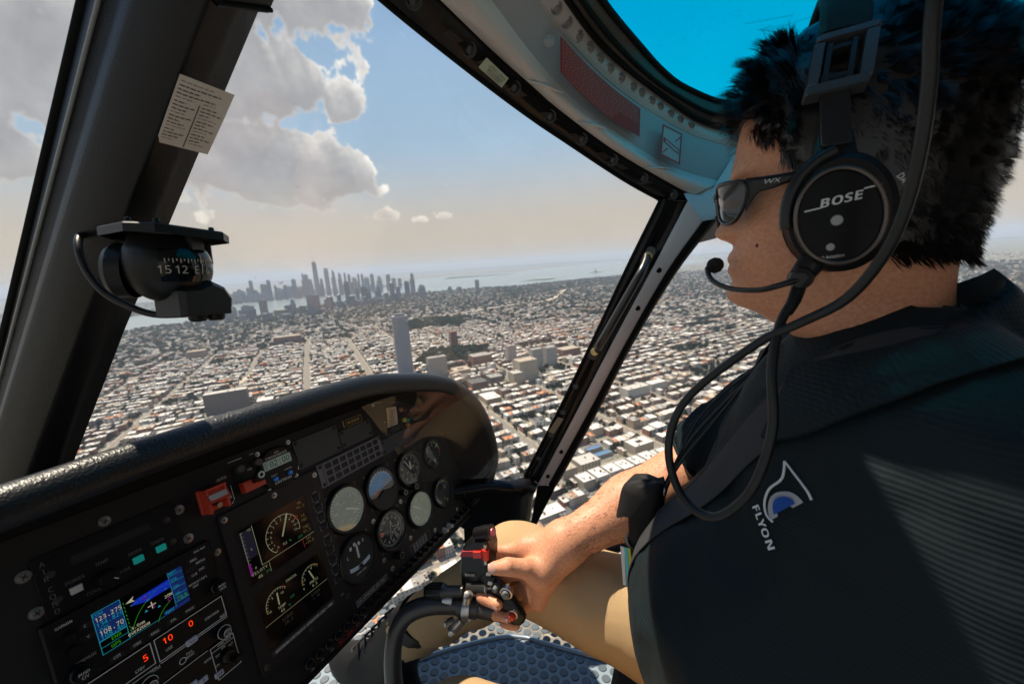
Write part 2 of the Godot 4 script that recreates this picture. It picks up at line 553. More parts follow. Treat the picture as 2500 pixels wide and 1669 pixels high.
func roof_mat(i: int) -> StandardMaterial3D:
	var c := [lin(0.66, 0.62, 0.57), lin(0.5, 0.47, 0.43), lin(0.3, 0.28, 0.26), lin(0.42, 0.35, 0.27), lin(0.11, 0.105, 0.1), lin(0.42, 0.2, 0.11), lin(0.1, 0.19, 0.32)]
	var m := mat("roof_%d" % i, c[i], 0.8, 0.0, 0.3)
	m.albedo_texture = tex.wall
	m.uv1_triplanar = true
	m.uv1_world_triplanar = true
	m.uv1_scale = Vector3.ONE * 0.07
	return m

# One flat-roofed building with its own walls, windows, parapet and rooftop boxes. x runs along the street, the base is at y = 0.
func building(called: String, label: String, category: String, group: String, at: Vector2, turn: float, w: float, d: float, h: float, wall: int, roof: int, o := {}) -> Node3D:
	var t := thing(called, label, category, Transform3D(Basis(Vector3.UP, turn), Vector3(at.x, GROUND + 0.14, at.y)), group)
	var m := MB.new()
	m.box(Transform3D(Basis(), Vector3(0, h * 0.5, 0)), Vector3(w, h, d), false, false)
	var court: float = o.get("court", 0.0)
	obj("wall", m, wall_mat(wall), t)
	# roof deck, lower than the parapet
	m = MB.new()
	var dy := h - 0.55
	if court > 0.0:
		var cw := w * court; var cd := d * 0.34
		for s in [-1, 1]:
			m.box(Transform3D(Basis(), Vector3(s * (w + cw) * 0.25, dy - 0.1, 0)), Vector3((w - cw) * 0.5, 0.2, d - 0.1))
			m.box(Transform3D(Basis(), Vector3(0, dy - 0.1, s * (d + cd) * 0.25)), Vector3(cw, 0.2, (d - cd) * 0.5 - 0.1))
		obj("roof", m, roof_mat(roof), t)
		m = MB.new()
		for s in [-1, 1]:
			m.quad(Vector3(-s * cw * 0.5, 0, s * cd * 0.5), Vector3(s * cw * 0.5, 0, s * cd * 0.5), Vector3(s * cw * 0.5, dy, s * cd * 0.5), Vector3(-s * cw * 0.5, dy, s * cd * 0.5))
			m.quad(Vector3(s * cw * 0.5, 0, -s * cd * 0.5), Vector3(s * cw * 0.5, 0, s * cd * 0.5), Vector3(s * cw * 0.5, dy, s * cd * 0.5), Vector3(s * cw * 0.5, dy, -s * cd * 0.5))
		obj("courtyard", m, wall_mat(wall), t)
	else:
		m.box(Transform3D(Basis(), Vector3(0, dy - 0.1, 0)), Vector3(w - 0.05, 0.2, d - 0.05))
		obj("roof", m, roof_mat(roof), t)
	m = MB.new()
	for s in [-1, 1]:
		m.box(Transform3D(Basis(), Vector3(0, h + 0.02, s * (d * 0.5 - 0.17))), Vector3(w + 0.1, 0.16, 0.45))
		m.box(Transform3D(Basis(), Vector3(s * (w * 0.5 - 0.17), h + 0.02, 0)), Vector3(0.45, 0.16, d - 0.8))
	obj("parapet", m, roof_mat(mini(roof, 2)), t)
	# windows, a little proud of the wall
	m = MB.new()
	var fl := maxi(1, int(h / 3.3))
	var slit: float = o.get("slit", 1.15)
	for f in fl:
		var y := (f + 0.55) * h / fl
		for side in 4:
			var run := w if side < 2 else d
			if side == 2 and o.get("party", false) or side == 3 and o.get("party", false): continue
			var nn := maxi(1, int(run / o.get("bay", 3.1)))
			for k in nn:
				var x := (k + 0.5) / nn * run - run * 0.5
				var p := Vector3(x, y, d * 0.5 * (1 if side == 0 else -1)) if side < 2 else Vector3(w * 0.5 * (1 if side == 2 else -1), y, x)
				m.box(Transform3D(Basis(), p), Vector3(slit, 1.7, 0.12) if side < 2 else Vector3(0.12, 1.7, slit))
	var wn := obj("window", m, mat("window_dark", lin(0.03, 0.035, 0.04), 0.15, 0.0, 0.6), t)
	wn.set_meta("kind", "stuff")
	# things fixed to the roof
	var nb: int = o.get("boxes", 1 + (rng.randi() % 3))
	for k in nb:
		m = MB.new()
		var s := Vector3(rng.randf_range(1.0, 2.6), rng.randf_range(0.8, 2.4), rng.randf_range(1.0, 3.0))
		var px := rng.randf_range(-0.36, 0.36) * w
		var pz := rng.randf_range(-0.36, 0.36) * d
		if court > 0.0: pz = (d * 0.5 - 2.6) * (1 if k % 2 else -1)
		m.box(Transform3D(Basis(), Vector3(px, dy + s.y * 0.5, pz)), s)
		obj(["stair_hatch", "air_conditioner", "chimney"][k % 3], m, [wall_mat(wall), roof_mat(2), wall_mat(3)][k % 3], t)
	return t

func crown_mesh(r: RandomNumberGenerator, clumps: int, rad: float, tall: float) -> ArrayMesh:
	var m := MB.new()
	m.use_col = true
	var lobes := []
	for k in 7: lobes.append([Vector3(r.randf_range(-0.55, 0.55), r.randf_range(0.35, 0.95), r.randf_range(-0.55, 0.55)), r.randf_range(0.35, 0.62)])
	for k in clumps:
		var lb = lobes[k % 7]
		var d := Vector3(r.randfn(), r.randfn(), r.randfn()).normalized()
		var p: Vector3 = lb[0] + d * lb[1] * r.randf_range(0.72, 1.0)
		p = Vector3(p.x * rad, p.y * tall, p.z * rad)
		var s := rad * r.randf_range(0.1, 0.19)
		var u := Vector3(r.randfn(), r.randfn() * 0.6, r.randfn()).normalized()
		var w := u.cross(d + Vector3(r.randfn(), r.randfn(), r.randfn()) * 0.5).normalized()
		var g := r.randf_range(0.75, 1.3)
		m.col = Color(0.045 * g, 0.075 * g, 0.028 * g)
		var nn := (d + Vector3(0, 0.3, 0)).normalized()
		var i := m.vert(p + u * s, nn); m.vert(p + w * s * 0.8, nn); m.vert(p - u * s, nn); m.vert(p - w * s * 0.8, nn)
		m.tri(i, i + 1, i + 2); m.tri(i, i + 2, i + 3)
	return m.mesh()

func build_city() -> void:
	var r := RandomNumberGenerator.new()
	r.seed = 99
	rng.seed = 41
	var turn := atan2(-E1.y, E1.x)
	var g300 := "flat-roofed row houses on the street grid"
	# hand-placed buildings seen near the helicopter: x, z, width, depth, height, wall, roof, options
	var near := [
		["courtyard_apartment", "beige four-storey apartment block with one square light well in its white roof", 188, -585, 38, 25, 15, 0, 0, {"court": 0.32}],
		["courtyard_apartment", "long beige apartment block with a light well beside the row of seven", 232, -556, 60, 22, 16, 0, 0, {"court": 0.12}],
		["bay_apartment", "cream corner apartment block with white roof across from the long row terrace", 133, -652, 24, 20, 15, 0, 0, {}],
		["white_apartment", "wide white apartment block with boxed penthouses amid trees", 262, -842, 62, 26, 19, 5, 1, {"boxes": 5}],
		["white_apartment", "white apartment wing standing behind the wide white block", 318, -872, 46, 22, 17, 5, 0, {}],
		["warehouse", "tan brick warehouse with a pale flat roof next to blue-roofed sheds", 96, -540, 34, 26, 15, 0, 1, {"slit": 2.0, "bay": 5.0}],
		["shed", "low shed with a blue metal roof beside the tan warehouse", 128, -572, 30, 11, 6, 4, 6, {"boxes": 0}],
		["shed", "low shed with a grey-blue roof behind the blue shed", 118, -592, 28, 10, 6, 4, 6, {"boxes": 0}],
		["brick_apartment", "brick apartment block with a grey cluttered roof near the pilot's forearm", 98, -444, 30, 22, 14, 1, 2, {"boxes": 5}],
		["warehouse", "white-roofed workshop group below the door pillar", 30, -428, 36, 20, 11, 4, 0, {"boxes": 4}],
		["warehouse", "dark-roofed workshop between the white-roofed workshops", 52, -420, 16, 24, 10, 4, 4, {"boxes": 3}],
		["warehouse", "white-roofed workshop with a pale street wall below the pilot's knee", 62, -398, 36, 14, 11, 5, 0, {"boxes": 4}],
		["tan_apartment", "tan four-storey block at the corner by the warehouse", 66, -522, 24, 18, 14, 0, 3, {}],
		["school", "low white-roofed school with a row of rooftop vents", -57, -862, 36, 48, 12, 1, 0, {"boxes": 6}],
		["courtyard_apartment", "low square building with a dark well in its pale roof near the tall tower", -151, -1115, 48, 46, 13, 0, 3, {"court": 0.4}],
		["brick_block", "broad dark brick block behind the low square building", -100, -1190, 60, 46, 34, 3, 2, {}],
		["brick_block", "dark brown hall beside the white-roofed school", -92, -952, 40, 40, 22, 3, 4, {}],
		["brick_block", "dark brick hall with a flat grey roof near the school", -50, -975, 34, 34, 26, 6, 2, {}],
		["hospital", "stepped beige hospital block with many small windows", 30, -998, 52, 40, 57, 0, 3, {"boxes": 5}],
		["hospital", "lower beige hospital wing in front of the stepped block", 6, -968, 30, 30, 34, 0, 1, {}],
		["slab_tower", "narrow pale slab tower standing behind the beige hospital", -6, -1190, 28, 22, 56, 4, 2, {}],
		["slab_tower", "grey ribbed slab tower beside the beige hospital", 66, -1130, 34, 24, 54, 4, 2, {}],
		["slab_tower", "second grey ribbed slab tower right behind the first", 108, -1150, 34, 24, 52, 4, 2, {}],
		["market_hall", "broad hall with a flat brown roof beyond the hospital", 176, -1250, 66, 44, 24, 2, 3, {"slit": 2.2, "bay": 6.0}],
		["dark_slab", "grey slab block with a pale end wall beside the tall tower", -205, -1052, 50, 24, 66, 4, 2, {"slit": 2.4}],
		["housing_slab", "dark brick housing slab with a pale roof edge", -668, -900, 84, 26, 50, 6, 1, {"slit": 1.4}],
		["housing_slab", "lower dark brick housing slab with a broken white roof", -630, -735, 96, 24, 29, 3, 1, {}],
		["housing_slab", "dark brick housing slab with white roof beyond the green yard", -540, -720, 60, 22, 27, 3, 0, {}],
		["low_hall", "low hall with a bright white roof by the light road", -560, -885, 52, 30, 17, 2, 0, {}],
		["low_hall", "white-roofed hall with a tan wall by the light road", -600, -930, 34, 30, 16, 0, 0, {}],
		["brick_mill", "long brick mill block with a pale roof and small windows", -1246, -1570, 64, 34, 35, 1, 3, {}],
		["brick_mill", "long red brick mill standing before the hazy waterfront", -1015, -1810, 110, 40, 36, 2, 3, {}],
		["red_tower", "slender red brick tower above a strip of trees", -212, -1440, 24, 22, 70, 2, 5, {}],
	]
	for b in near:
		building(b[0], b[1], "building", "", Vector2(b[2], b[3]), turn, b[4], b[5], b[6], b[7], b[8], b[9])
		landmarks.append([b[2], b[3], maxf(b[4], b[5]) * 0.62 + 5.0])
	# the row of seven
	for k in 7:
		var p := Vector2(86, -493).lerp(Vector2(206, -548), k / 6.0)
		building("terrace_house", "white-roofed cream terrace house in the row of seven beside the street", "house", "the row of seven cream terrace houses", p, turn, 19.4, 22 + (k % 2) * 2.0, 13.5 + (k % 3) * 0.5, [0, 5, 5][k % 3], 0, {"bay": 2.9, "boxes": 3})
		landmarks.append([p.x, p.y, 14.0])
	tall_tower()
	# street grid
	var slabs := MB.new()
	var yards := MB.new()
	var houses := []
	var trees := []
	var cars := []
	var lab := {0: "cream", 1: "brown", 2: "red brick", 3: "dark brick", 4: "grey", 5: "white", 6: "charcoal"}
	var rlab := {0: "white", 1: "pale grey", 2: "grey", 3: "tan", 4: "black", 5: "rust-red"}
	for i in range(-16, 16):
		for j in range(-2, 42):
			var c := E1 * (i * 168.0 + 40.0) + E2 * (j * 66.0 + 330.0)
			var D := c.length()
			var az := rad_to_deg(atan2(c.x, -c.y))
			if D < 300 or D > 2650 or az < -62 or az > 66 or (c.y > -180): continue
			if c.x < -1450 and c.y < -1700: continue
			var bw := 152.0
			var bd := 52.0
			var park := r.randf() < 0.07 and D > 600
			var o := func(a: float, b: float, y: float) -> Vector3:
				var q: Vector2 = c + E1 * a + E2 * b
				return Vector3(q.x, GROUND + y, q.y)
			var y1 := 0.24
			var pa: Vector3 = o.call(-bw / 2, -bd / 2, y1); var pb: Vector3 = o.call(bw / 2, -bd / 2, y1); var pc: Vector3 = o.call(bw / 2, bd / 2, y1); var pd: Vector3 = o.call(-bw / 2, bd / 2, y1)
			slabs.quad(pa, pb, pc, pd)
			var dn := Vector3(0, -0.14, 0)
			slabs.quad(pb, pa, pa + dn, pb + dn); slabs.quad(pd, pc, pc + dn, pd + dn); slabs.quad(pc, pb, pb + dn, pc + dn); slabs.quad(pa, pd, pd + dn, pa + dn)
			yards.quad(o.call(-bw / 2 + 3, -bd / 2 + 3, y1 + 0.02), o.call(bw / 2 - 3, -bd / 2 + 3, y1 + 0.02), o.call(bw / 2 - 3, bd / 2 - 3, y1 + 0.02), o.call(-bw / 2 + 3, bd / 2 - 3, y1 + 0.02))
			if park:
				for k in 26: trees.append([c + E1 * r.randf_range(-70, 70) + E2 * r.randf_range(-22, 22), r.randf_range(5, 9)])
				continue
			var style := r.randi() % 4
			for row in [-1, 1]:
				var a := -bw / 2 + 3.5
				var rowh := r.randf_range(8.5, 12.5)
				var roww := r.randi() % 6
				while a < bw / 2 - 7.0:
					var big := r.randf() < 0.07
					var w := r.randf_range(6.2, 9.5) if not big else r.randf_range(16, 30)
					if a + w > bw / 2 - 3.0: w = bw / 2 - 3.0 - a
					if w < 4.5: break
					var d := r.randf_range(13, 17) if not big else r.randf_range(17, 22)
					var hh := rowh + r.randf_range(-0.8, 1.0) if not big else rowh + r.randf_range(1, 7)
					var gap := r.randf() < 0.16
					var q: Vector2 = c + E1 * (a + w / 2) + E2 * (row * (bd / 2 - 3.4 - d / 2))
					var free := true
					for lm in landmarks:
						if Vector2(lm[0], lm[1]).distance_squared_to(q) < lm[2] * lm[2]:
							free = false
							break
					if free and not gap:
						var wl := roww if r.randf() < 0.55 else r.randi() % 7
						var rf: int = [0, 0, 0, 1, 1, 1, 2, 2, 3, 4, 0, 3, 5][r.randi() % 13]
						houses.append([q, w - 0.15, d, hh, wl, rf, D, big])
					elif free: trees.append([q, r.randf_range(3.5, 6.0)])
					a += w
			for k in int(r.randf_range(8, 26)): trees.append([c + E1 * r.randf_range(-72, 72) + E2 * r.randf_range(-7, 7), r.randf_range(3.2, 6.8)])
			for k in int(r.randf_range(2, 12)): trees.append([c + E1 * r.randf_range(-76, 76) + E2 * (26.5 * (1 if r.randf() < 0.5 else -1)), r.randf_range(2.4, 4.6)])
			if D < 900:
				for k in int(r.randf_range(5, 14)): cars.append([c + E1 * (-74 + 6.0 * (r.randi() % 25)) + E2 * (28.2 * (1 if r.randf() < 0.5 else -1)), r.randi() % 6])
	struct("pavement", slabs, ground_mat("paving", tex.asphalt, 0.05, Color(1.25, 1.22, 1.18)))
	struct("yard_ground", yards, ground_mat("yard", tex.land, 0.03))
	# the houses nearest in view are things of their own, the rest one mass
	houses.sort_custom(func(a, b): return rank(a[0]) < rank(b[0]))
	var walls := []
	var roofs := []
	for k in houses.size():
		var b: Array = houses[k]
		if k < 285:
			building("row_house", "%s row house with a %s flat roof on the street grid" % [lab[b[4]], rlab[b[5]]], "house", g300, b[0], turn, b[1], b[2], b[3], b[4], b[5], {"party": not b[7], "boxes": 1 + k % 3})
		else:
			var x := Transform3D(Basis(Vector3.UP, turn).scaled_local(Vector3(b[1], b[3], b[2])), Vector3(b[0].x, GROUND + 0.14, b[0].y))
			walls.append([x, wall_mat(b[4]).albedo_color.srgb_to_linear()])
			roofs.append([x, roof_mat(b[5]).albedo_color.srgb_to_linear()])
	# beyond the grid: outlying houses on the same axes
	for k in 26000:
		var az := r.randf_range(-62, 62)
		var D := sqrt(r.randf_range(2300.0 * 2300.0, 6500.0 * 6500.0)) if k > 3500 else sqrt(r.randf_range(6000.0 * 6000.0, 9500.0 * 9500.0))
		var p3 := toward(az, 0) * D
		if not on_land(p3.x, p3.z): continue
		var q := Vector2(p3.x, p3.z)
		q = E1 * roundf(q.dot(E1) / 24.0) * 24.0 + E2 * (roundf(q.dot(E2) / 33.0) * 33.0) + E1 * r.randf_range(-4, 4)
		var x := Transform3D(Basis(Vector3.UP, turn).scaled_local(Vector3(r.randf_range(10, 24), r.randf_range(8, 14) * (2.0 if r.randf() < 0.03 else 1.0), r.randf_range(11, 19))), Vector3(q.x, GROUND + 0.14, q.y))
		walls.append([x, wall_mat(r.randi() % 7).albedo_color.srgb_to_linear()])
		roofs.append([x, roof_mat([0, 1, 0, 2, 3, 4, 1][r.randi() % 7]).albedo_color.srgb_to_linear()])
	var mass := thing("distant_houses", "thousands of small pale-roofed houses spreading to the river", "houses")
	mass.set_meta("kind", "stuff")
	var um := MB.new(); um.box(Transform3D(Basis(), Vector3(0, 0.5, 0)), Vector3(1, 1, 1), false, false)
	copies("wall", um.mesh(), walls, mass, mat("house_walls", Color.WHITE, 0.85, 0.0, 0.3))
	um = MB.new()
	um.box(Transform3D(Basis(), Vector3(0, 0.96, 0)), Vector3(0.99, 0.02, 0.99))
	um.box(Transform3D(Basis(), Vector3(0.2, 1.04, 0.18)), Vector3(0.24, 0.16, 0.18)); um.box(Transform3D(Basis(), Vector3(-0.25, 1.01, -0.2)), Vector3(0.14, 0.08, 0.14))
	for s in [-1, 1]:
		um.box(Transform3D(Basis(), Vector3(0, 1.0, s * 0.485)), Vector3(1, 0.03, 0.03)); um.box(Transform3D(Basis(), Vector3(s * 0.485, 1.0, 0)), Vector3(0.03, 0.03, 0.94))
	copies("roof", um.mesh(), roofs, mass, mat("house_roofs", Color.WHITE, 0.8, 0.0, 0.3))
	um = MB.new()
	for f in 3:
		for k in 3:
			for s in [-1, 1]:
				um.box(Transform3D(Basis(), Vector3(-0.33 + 0.33 * k, 0.2 + 0.3 * f, s * 0.5)), Vector3(0.15, 0.15, 0.012))
				um.box(Transform3D(Basis(), Vector3(s * 0.5, 0.2 + 0.3 * f, -0.33 + 0.33 * k)), Vector3(0.012, 0.15, 0.1))
	var near_walls := walls.slice(0, mini(9000, walls.size()))
	copies("window", um.mesh(), near_walls, mass, mats.window_dark)
	# trees
	var leaf := mat("leaves", Color.WHITE, 0.75, 0.0, 0.3)
	leaf.vertex_color_use_as_albedo = true
	leaf.backlight_enabled = true
	leaf.backlight = Color(0.3, 0.36, 0.18)
	var bark := mat("bark", lin(0.07, 0.05, 0.035), 0.9)
	var crowns := []
	for k in 5: crowns.append(crown_mesh(r, 420, 1.0, 1.25))
	trees.sort_custom(func(a, b): return rank(a[0]) < rank(b[0]))
	var far := [[], [], [], [], []]
	for k in trees.size():
		var p: Vector2 = trees[k][0]
		var s: float = trees[k][1]
		var free := true
		for lm in landmarks:
			if Vector2(lm[0], lm[1]).distance_squared_to(p) < lm[2] * lm[2] * 0.6: free = false
		if not free: continue
		var x := Transform3D(Basis(Vector3.UP, r.randf() * TAU).scaled_local(Vector3(s, s * r.randf_range(0.9, 1.2), s)), Vector3(p.x, GROUND + 0.3 + s * 0.25, p.y))
		if k < 220:
			var kind: String = ["broad", "rounded", "loose"][k % 3]
			var t := thing("street_tree", "%s green street tree among the row houses" % kind, "tree", Transform3D(Basis(), Vector3(p.x, GROUND + 0.24, p.y)), "trees between the row houses")
			obj_mesh("crown", crowns[k % 5], leaf, t, Transform3D(x.basis, Vector3(0, s * 0.3, 0)))
			if not mats.has("trunk_mesh"):
				var tm := MB.new(); tm.tube([Vector3.ZERO, Vector3(0.02, 0.5, 0), Vector3(0.05, 1.0, 0.03)], [0.09, 0.06, 0.03], 6)
				tex.trunk = tm.mesh(); mats["trunk_mesh"] = bark
			obj_mesh("trunk", tex.trunk, bark, t, Transform3D(Basis().scaled(Vector3(s, s, s)), Vector3.ZERO))
		else: far[k % 5].append([x, Color.WHITE])
	for k in 30000:
		var az := r.randf_range(-62, 62)
		var p3 := toward(az, 0) * sqrt(r.randf_range(2000.0 * 2000.0, 6500.0 * 6500.0))
		var s := r.randf_range(5, 12)
		if k < 3200:
			p3 = Vector3(r.randf_range(-330, 1900), 0, r.randf_range(-6100, -3600))
			if not Geometry2D.is_point_in_polygon(Vector2(p3.x, p3.z), PackedVector2Array([Vector2(-328, -5187), Vector2(304, -5000), Vector2(1200, -5800), Vector2(1751, -6151), Vector2(1900, -5600), Vector2(1234, -4337), Vector2(788, -4064), Vector2(45, -3608)])): continue
		elif k < 3900: p3 = Vector3(r.randf_range(-562, -242), 0, r.randf_range(-2350, -1996))
		elif k < 4500: p3 = Vector3(r.randf_range(-300, -90), 0, r.randf_range(-1420, -1230))
		if not on_land(p3.x, p3.z): continue
		far[k % 5].append([Transform3D(Basis(Vector3.UP, r.randf() * TAU).scaled_local(Vector3(s * 1.3, s, s * 1.3)), Vector3(p3.x, GROUND + s * 0.2, p3.z)), Color.WHITE])
	var wood := thing("distant_trees", "dark green tree crowns scattered through the far streets and parks", "trees")
	wood.set_meta("kind", "stuff")
	for k in 5: copies("crown", crowns[k], far[k], wood, leaf)
	# parked cars
	var paint := [lin(0.55, 0.55, 0.56), lin(0.03, 0.03, 0.035), lin(0.7, 0.7, 0.68), lin(0.25, 0.03, 0.025), lin(0.05, 0.08, 0.2), lin(0.2, 0.2, 0.21)]
	var pn := ["silver", "black", "white", "red", "blue", "grey"]
	var body := MB.new()
	var prof := PackedVector2Array([Vector2(-2.2, 0.3), Vector2(2.2, 0.3), Vector2(2.25, 0.75), Vector2(1.3, 0.95), Vector2(-2.0, 1.0), Vector2(-2.25, 0.8)])
	body.prism(Transform3D(Basis(), Vector3.ZERO), prof, -0.9, 0.9, 0.05)
	var cab := MB.new()
	cab.prism(Transform3D(), PackedVector2Array([Vector2(-1.7, 0.96), Vector2(1.2, 0.94), Vector2(0.5, 1.45), Vector2(-1.2, 1.46)]), -0.78, 0.78, 0.08)
	var wheel := MB.new()
	wheel.lathe(Transform3D(Basis(Vector3.RIGHT, PI / 2), Vector3.ZERO), [Vector2(0.0, -0.1), Vector2(0.32, -0.1), Vector2(0.32, 0.1), Vector2(0, 0.1)], 10)
	var bm := body.mesh(); var cm := cab.mesh(); var wm := wheel.mesh()
	cars.sort_custom(func(a, b): return rank(a[0]) < rank(b[0]))
	for k in mini(110, cars.size()):
		var p: Vector2 = cars[k][0]
		var t := thing("parked_car", "%s car parked along the kerb" % pn[cars[k][1]], "car", Transform3D(Basis(Vector3.UP, turn), Vector3(p.x, GROUND + 0.1, p.y)), "cars parked along the kerbs")
		obj_mesh("body", bm, mat("car_paint_%d" % cars[k][1], paint[cars[k][1]], 0.3, 0.1), t)
		obj_mesh("cabin", cm, mats.window_dark, t)
		for q in 4: obj_mesh("wheel", wm, mat("tyre", lin(0.02, 0.02, 0.02), 0.9), t, Transform3D(Basis(), Vector3(1.35 if q < 2 else -1.35, 0.32, 0.86 if q % 2 else -0.86)))

# Smaller is nearer and more in the open of the right-hand and middle windows.
func rank(p: Vector2) -> float:
	var az := rad_to_deg(atan2(p.x, -p.y))
	var d := p.length()
	if az < -24.0 and d < 620.0: d += 900.0
	if az > 34.0: d += 500.0
	if az > -16.0 and az < -3.0 and d < 420: d += 300.0
	return d

func on_land(x: float, z: float) -> bool:
	var p := Vector2(x, z)
	if Geometry2D.is_point_in_polygon(p, PackedVector2Array([Vector2(-8200, 600), Vector2(-5200, -1500), Vector2(-4300, -3200), Vector2(-3824, -4006), Vector2(-3626, -4529), Vector2(-3415, -4616), Vector2(-3308, -5275), Vector2(-2659, -5982), Vector2(-2265, -6603), Vector2(-2015, -7900), Vector2(-3200, -9000), Vector2(-8800, -6500)])): return true
	var shore := [[-3400, -900], [-2396, -2352], [-2610, -2801], [-2525, -3011], [-2235, -3034], [-2001, -3156], [-2016, -3661], [-1837, -4102], [-1660, -4537], [-1227, -5032], [-808, -4949], [-428, -5206], [94, -5096], [370, -5357], [912, -5699], [1601, -6134], [2066, -6428], [3300, -8000], [6200, -12500], [30000, -12500], [30000, 3000], [-3400, 3000]]
	var poly := PackedVector2Array()
	for s in shore: poly.append(Vector2(s[0], s[1]))
	return Geometry2D.is_point_in_polygon(p, poly)

func copies(called: String, m: Mesh, list: Array, parent: Node3D, mt: StandardMaterial3D) -> void:
	var mm := MultiMesh.new()
	mm.transform_format = MultiMesh.TRANSFORM_3D
	mm.use_colors = true
	mm.mesh = m
	mm.instance_count = list.size()
	for k in list.size():
		mm.set_instance_transform(k, list[k][0])
		mm.set_instance_color(k, list[k][1])
	if mt.resource_name.begins_with("house"): mt.vertex_color_use_as_albedo = true
	var o := MultiMeshInstance3D.new()
	o.name = called
	o.multimesh = mm
	o.material_override = mt
	o.set_meta("kind", "stuff")
	parent.add_child(o, true)

# The tall grey residential tower: banded curtain wall, a lower podium, roof screen.
func tall_tower() -> void:
	var t := thing("tall_tower", "tall blue-grey apartment tower with vertical bands rising alone from low houses", "tower", Transform3D(Basis(Vector3.UP, 0.38), Vector3(-300, GROUND, -1085)))
	var conc := mat("tower_panel", lin(0.24, 0.27, 0.31), 0.5)
	var glass := mat("tower_glass", lin(0.08, 0.1, 0.13), 0.12, 0.0, 0.7)
	var w := 40.0; var d := 30.0; var h := 178.0
	var m := MB.new()
	m.box(Transform3D(Basis(), Vector3(0, h / 2, 0)), Vector3(w, h, d), true, false)
	obj("wall", m, conc, t)
	m = MB.new()
	for k in 13:
		for s in [-1, 1]:
			m.box(Transform3D(Basis(), Vector3(-w / 2 + (k + 0.5) * w / 13.0, h / 2 + 9, s * d / 2)), Vector3(1.5, h - 26, 0.5))
			if k < 10: m.box(Transform3D(Basis(), Vector3(s * w / 2, h / 2 + 9, -d / 2 + (k + 0.5) * d / 10.0)), Vector3(0.5, h - 26, 1.5))
	obj("window_band", m, glass, t)
	m = MB.new()
	for f in 50:
		for s in [-1, 1]:
			m.box(Transform3D(Basis(), Vector3(0, 22 + f * 3.05, s * (d / 2 + 0.15))), Vector3(w, 0.5, 0.4)); m.box(Transform3D(Basis(), Vector3(s * (w / 2 + 0.15), 22 + f * 3.05, 0)), Vector3(0.4, 0.5, d))
	obj("floor_line", m, conc, t)
	m = MB.new()
	m.box(Transform3D(Basis(), Vector3(0, h + 2.5, 0)), Vector3(w * 0.7, 5, d * 0.6)); 
	obj("roof_screen", m, glass, t)
	m = MB.new()
	m.box(Transform3D(Basis(), Vector3(-4, 9, 4)), Vector3(w + 18, 18, d + 14), true, false)
	obj("podium", m, mat("podium", lin(0.3, 0.36, 0.42), 0.4), t)
	landmarks.append([-300, -1085, 42.0])

